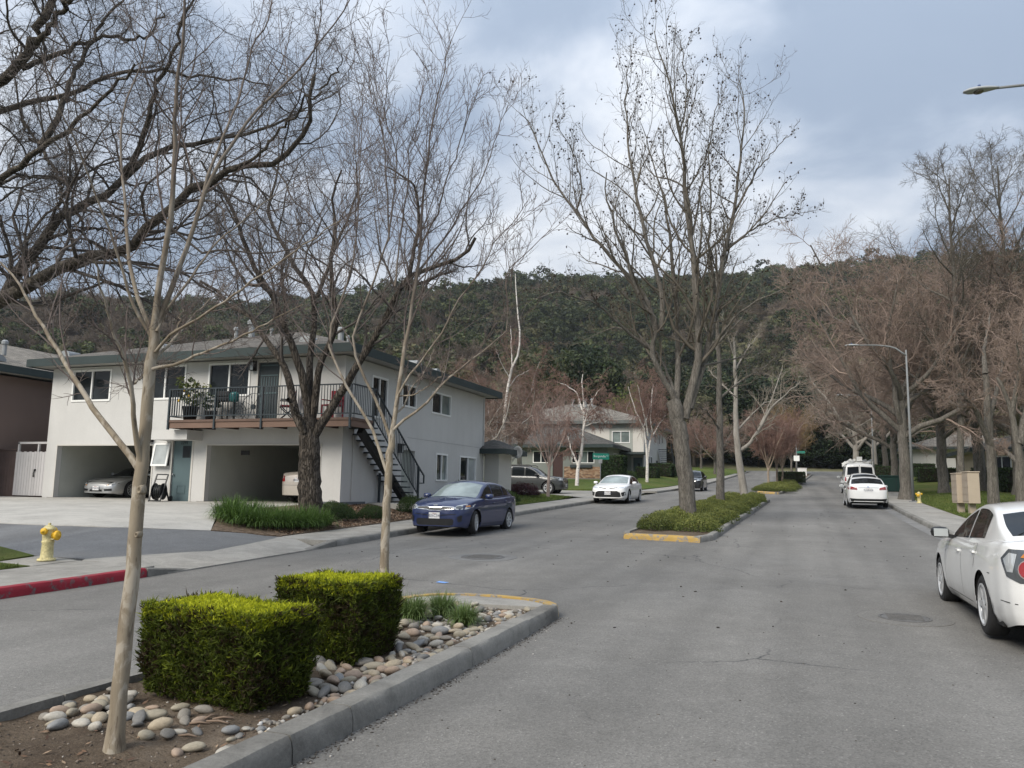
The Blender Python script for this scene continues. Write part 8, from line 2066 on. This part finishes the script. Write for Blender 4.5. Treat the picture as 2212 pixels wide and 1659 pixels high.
# manhole covers
IRON = pbr('cast_iron', (.115, .113, .11), .7, .2, 10, .2, 60, spec=.4); COLLAR = make_concrete('cover_collar', .20, (1, .99, .96), 0, .25)
for (px, py, lb) in ((1043, 1204, 'round iron manhole cover in the road beyond the median nose'), (1955, 1336, 'small round iron cover in the road beside the nearest white car')):
    big = px < 1500; p = gnd(px, py, 0, rz_only); r_ = .40 if big else .27
    mh = empty('manhole_cover', (p[0], p[1], float(road_z(p[1]))), 0, lb, 'manhole cover'); slp = .027 if p[1] > 8 else 0; mh.rotation_euler = (math.atan((road_z(p[1]+.5)-road_z(p[1]-.5))), 0, 0)
    MB().lathe([(.001, .0065), (r_*(1.75 if big else 2.0), .0065), (r_*(1.76 if big else 2.01), .002)], (0, 0, 0), 40).build('collar', COLLAR if big else ASPH, mh, fix=True)
    MB().lathe([(.001, .012), (r_, .012), (r_*1.02, .004)], (0, 0, 0), 36).build('cover', IRON, mh); MB().lathe([(r_*1.03, .004), (r_*1.03, .013), (r_*1.12, .013), (r_*1.12, .004)], (0, 0, 0), 36).build('frame', IRON, mh)
    for k in range(9): MB().box((-r_*.75, -r_*.72 + k*r_*.18, .012), (r_*.75, -r_*.66 + k*r_*.18, .017)).build('rib', IRON, mh)
# litter
p = gnd(955, 1259, .004, rz_only); MB().add([(-.10, -.03, .006), (.07, -.05, .004), (.11, .03, .012), (-.07, .05, .02)], [(0,1,2,3)]).build('paper_scrap', pbr('blue_paper', (.16, .30, .60), .7, .3, 12)).location = p; tag(bpy.data.objects['paper_scrap'], 'small blue paper scrap lying on the road', 'litter')
# hose reel by the door
hx = float(atY(343, 1070, 21.9)[0]); hr = empty('hose_reel', (hx, 21.9, float(land_at(hx, 21.9))), .3, 'black garden hose reel cart beside the teal door', 'hose reel')
MB().lathe([(.28, -.16), (.29, -.15), (.29, -.14), (.14, -.13), (.14, .13), (.29, .14), (.29, .15), (.28, .16)], (0, 0, .36), 22, 'x').build('drum', BLACK, hr)
for k in range(7): MB().tube([( -.11 + .036*k, (.20 + .02*(k % 2))*math.cos(a), .36 + (.20 + .02*(k % 2))*math.sin(a)) for a in np.linspace(0, 6.28, 19)], .018, 6, False).build('hose_coil', pbr('hose_black', (.02, .022, .022), .45), hr, smooth=True)
for sx in (-.2, .2): MB().bar((sx, -.30, .02), (sx, .18, .95), .04).bar((sx, .36, .02), (sx, .02, .55), .04).build('frame_side', BLACK, hr)
MB().bar((-.2, .18, .95), (.2, .18, .95), .04).bar((-.2, -.3, .04), (.2, -.3, .04), .04).bar((-.2, .10, .78), (.2, .10, .78), .03).build('handle', BLACK, hr)
for sx in (-.25, .25): MB().lathe([(.10, -.03), (.11, 0), (.10, .03)], (sx, .36, .11), 14, 'x').build('wheel', BLACK, hr, smooth=True)
# ---- things on the balcony
BZf = BZ + .002
pot = empty('potted_citrus', (-19.95, 21.95, BZf), 0, 'leafy citrus in a black pot at the left end of the balcony', 'potted plant')
MB().lathe([(.20, 0), (.27, .46), (.29, .47), (.29, .52), (.26, .52), (.25, .45)], (0, 0, 0), 18).build('pot', BLACK, pot, smooth=True)
V, F, tn = leaf_crown(np.random.default_rng(2), 26, 22, .55, .62, .11, 1.0); me_ = np_mesh('leaves', V, F); vcol(me_, 'tone', tn); link('leaves', me_, LF_SHRUB, pot)
mb = MB(); [mb.tube([(0, 0, .45), (.1*math.cos(a), .1*math.sin(a), .8), (.28*math.cos(a), .28*math.sin(a), 1.45)], [.02, .014, .006], 5) for a in (0, 1.6, 3.1, 4.6)]; mb.build('stems', TWIGS, pot)
for k, (x, y, z) in enumerate(((.2, -.35, .85), (-.25, -.3, .7), (.05, -.4, 1.05))): MB().lathe([(.005, -.05), (.04, -.03), (.048, 0), (.04, .03), (.005, .05)], (x, y, z), 10).build('lemon', YCAP, pot, smooth=True)
pot2 = empty('potted_shrub', (-19.1, 22.0, BZf), 0, 'dark potted shrub next to the citrus on the balcony', 'potted plant')
MB().lathe([(.16, 0), (.2, .32), (.21, .36), (.18, .36)], (0, 0, 0), 16).build('pot', BLACK, pot2, smooth=True); V, F, tn = leaf_crown(np.random.default_rng(3), 18, 22, .36, .38, .09, .62); me_ = np_mesh('leaves', V, F); vcol(me_, 'tone', tn); link('leaves', me_, LF_SHRUB_D, pot2)
gr = empty('barbecue', (-18.55, 22.05, BZf), 0, 'black barbecue with side shelf on the balcony', 'barbecue')
MB().box((-.30, -.22, .68), (.30, .22, .82)).box((-.28, -.20, .82), (.28, .2, 1.02)).build('grill_box', BLACK, gr, bevel=.03); MB().box((-.62, -.2, .72), (-.31, .2, .75)).build('side_shelf', GREYMET, gr)
for sx in (-.26, .26):
    for sy in (-.18, .18): MB().box((sx-.02, sy-.02, 0), (sx+.02, sy+.02, .68)).build('leg', BLACK, gr)
gb = empty('gas_bottle', (-18.02, 21.85, BZf + .62), 0, 'teal round tank lamp hanging behind the balcony railing', 'tank'); gb.name = 'teal_tank'; MB().lathe([(.05, 0), (.14, .03), (.16, .1), (.16, .26), (.13, .33), (.04, .36)], (0, 0, 0), 16).build('shell', pbr('teal_enamel', (.02, .13, .13), .25, .1), gb, smooth=True); MB().tube([(0, .0, -.62), (0, 0, 0)], .02, 6).build('stand', BLACK, gb)
wh = empty('cart_wheel', (-17.42, 22.1, BZf), 0, 'large thin iron wheel ornament leaning on the balcony wall', 'ornament')
MB().tube([(.46*math.cos(a), 0, .48 + .46*math.sin(a)) for a in np.linspace(0, 6.2832, 33)], .012, 6, False).build('rim', METAL_D, wh, smooth=True)
for k in range(4): a = k*math.pi/4 + .3; MB().tube([(.46*math.cos(a), 0, .48+.46*math.sin(a)), (-.46*math.cos(a), 0, .48-.46*math.sin(a))], .009, 5).build('spoke', METAL_D, wh)
MB().lathe([(.09, -.03), (.09, .03)], (0, 0, .48), 12, 'y').build('hub', METAL_D, wh)
bk = empty('wire_ornament', (-18.1, 22.2, BZf), 0, 'dark wire fan ornament standing beside the iron wheel', 'ornament'); 
for r_ in (.30, .2, .1): MB().tube([(r_*math.cos(a), 0, .34 + r_*math.sin(a)) for a in np.linspace(0, 6.2832, 25)], .012, 5, False).build('ring', METAL_D, bk)
MB().tube([(-.3, 0, 0), (.0, 0, .34), (.3, 0, 0)], .014, 5).build('stand', METAL_D, bk)
REDC = pbr('red_canvas', (.22, .025, .035), .8, .1, 3)
def chair(label, x, y, rz, director):
    c = empty('red_chair', (x, y, BZf), rz, label, 'chair')
    MB().box((-.26, -.24, .44), (.26, .24, .48)).build('seat', REDC, c); MB().box((-.27, .22, .58), (.27, .26, .98)).build('backrest', REDC, c, bevel=.015)
    if director:
        for sx in (-.26, .26): MB().bar((sx, -.25, .0), (sx, .25, .45), .03).bar((sx, .25, .0), (sx, -.25, .45), .03).bar((sx, .24, .45), (sx, .24, 1.0), .03).bar((sx, -.25, .66), (sx, .26, .66), .04).build('folding_leg', BLACK, c)
    else:
        for sx in (-.25, .25):
            for sy in (-.22, .22): MB().box((sx-.02, sy-.02, 0), (sx+.02, sy+.02, .44 if sy < 0 else .98)).build('leg', REDC, c)
            MB().box((sx-.03, -.22, .63), (sx+.03, .22, .66)).build('armrest', REDC, c)
    return c
chair('red folding director chair left of the thick tree on the balcony', -15.95, 22.0, -.9, True)
chair('red chair at the right end of the balcony, right of the thick tree', -14.25, 22.05, -.2, False)

# ------------------------------------------------------------------ thin air between here and the hill
hz_ = MB().box((-900, -90, -12), (900, 760, 190)).build('haze', None); tag(hz_, kind='stuff')
m_h = bpy.data.materials.new('thin_haze'); m_h.use_nodes = True; hn = m_h.node_tree.nodes; hn.clear()
ho = hn.new('ShaderNodeOutputMaterial'); hv = hn.new('ShaderNodeVolumePrincipled'); hv.inputs['Color'].default_value = (.86, .91, 1.0, 1); hv.inputs['Density'].default_value = .00016; hv.inputs['Anisotropy'].default_value = .2
m_h.node_tree.links.new(hv.outputs[0], ho.inputs['Volume']); hz_.data.materials.append(m_h); tag(hz_, 'thin pale haze in the air towards the hill', 'haze')
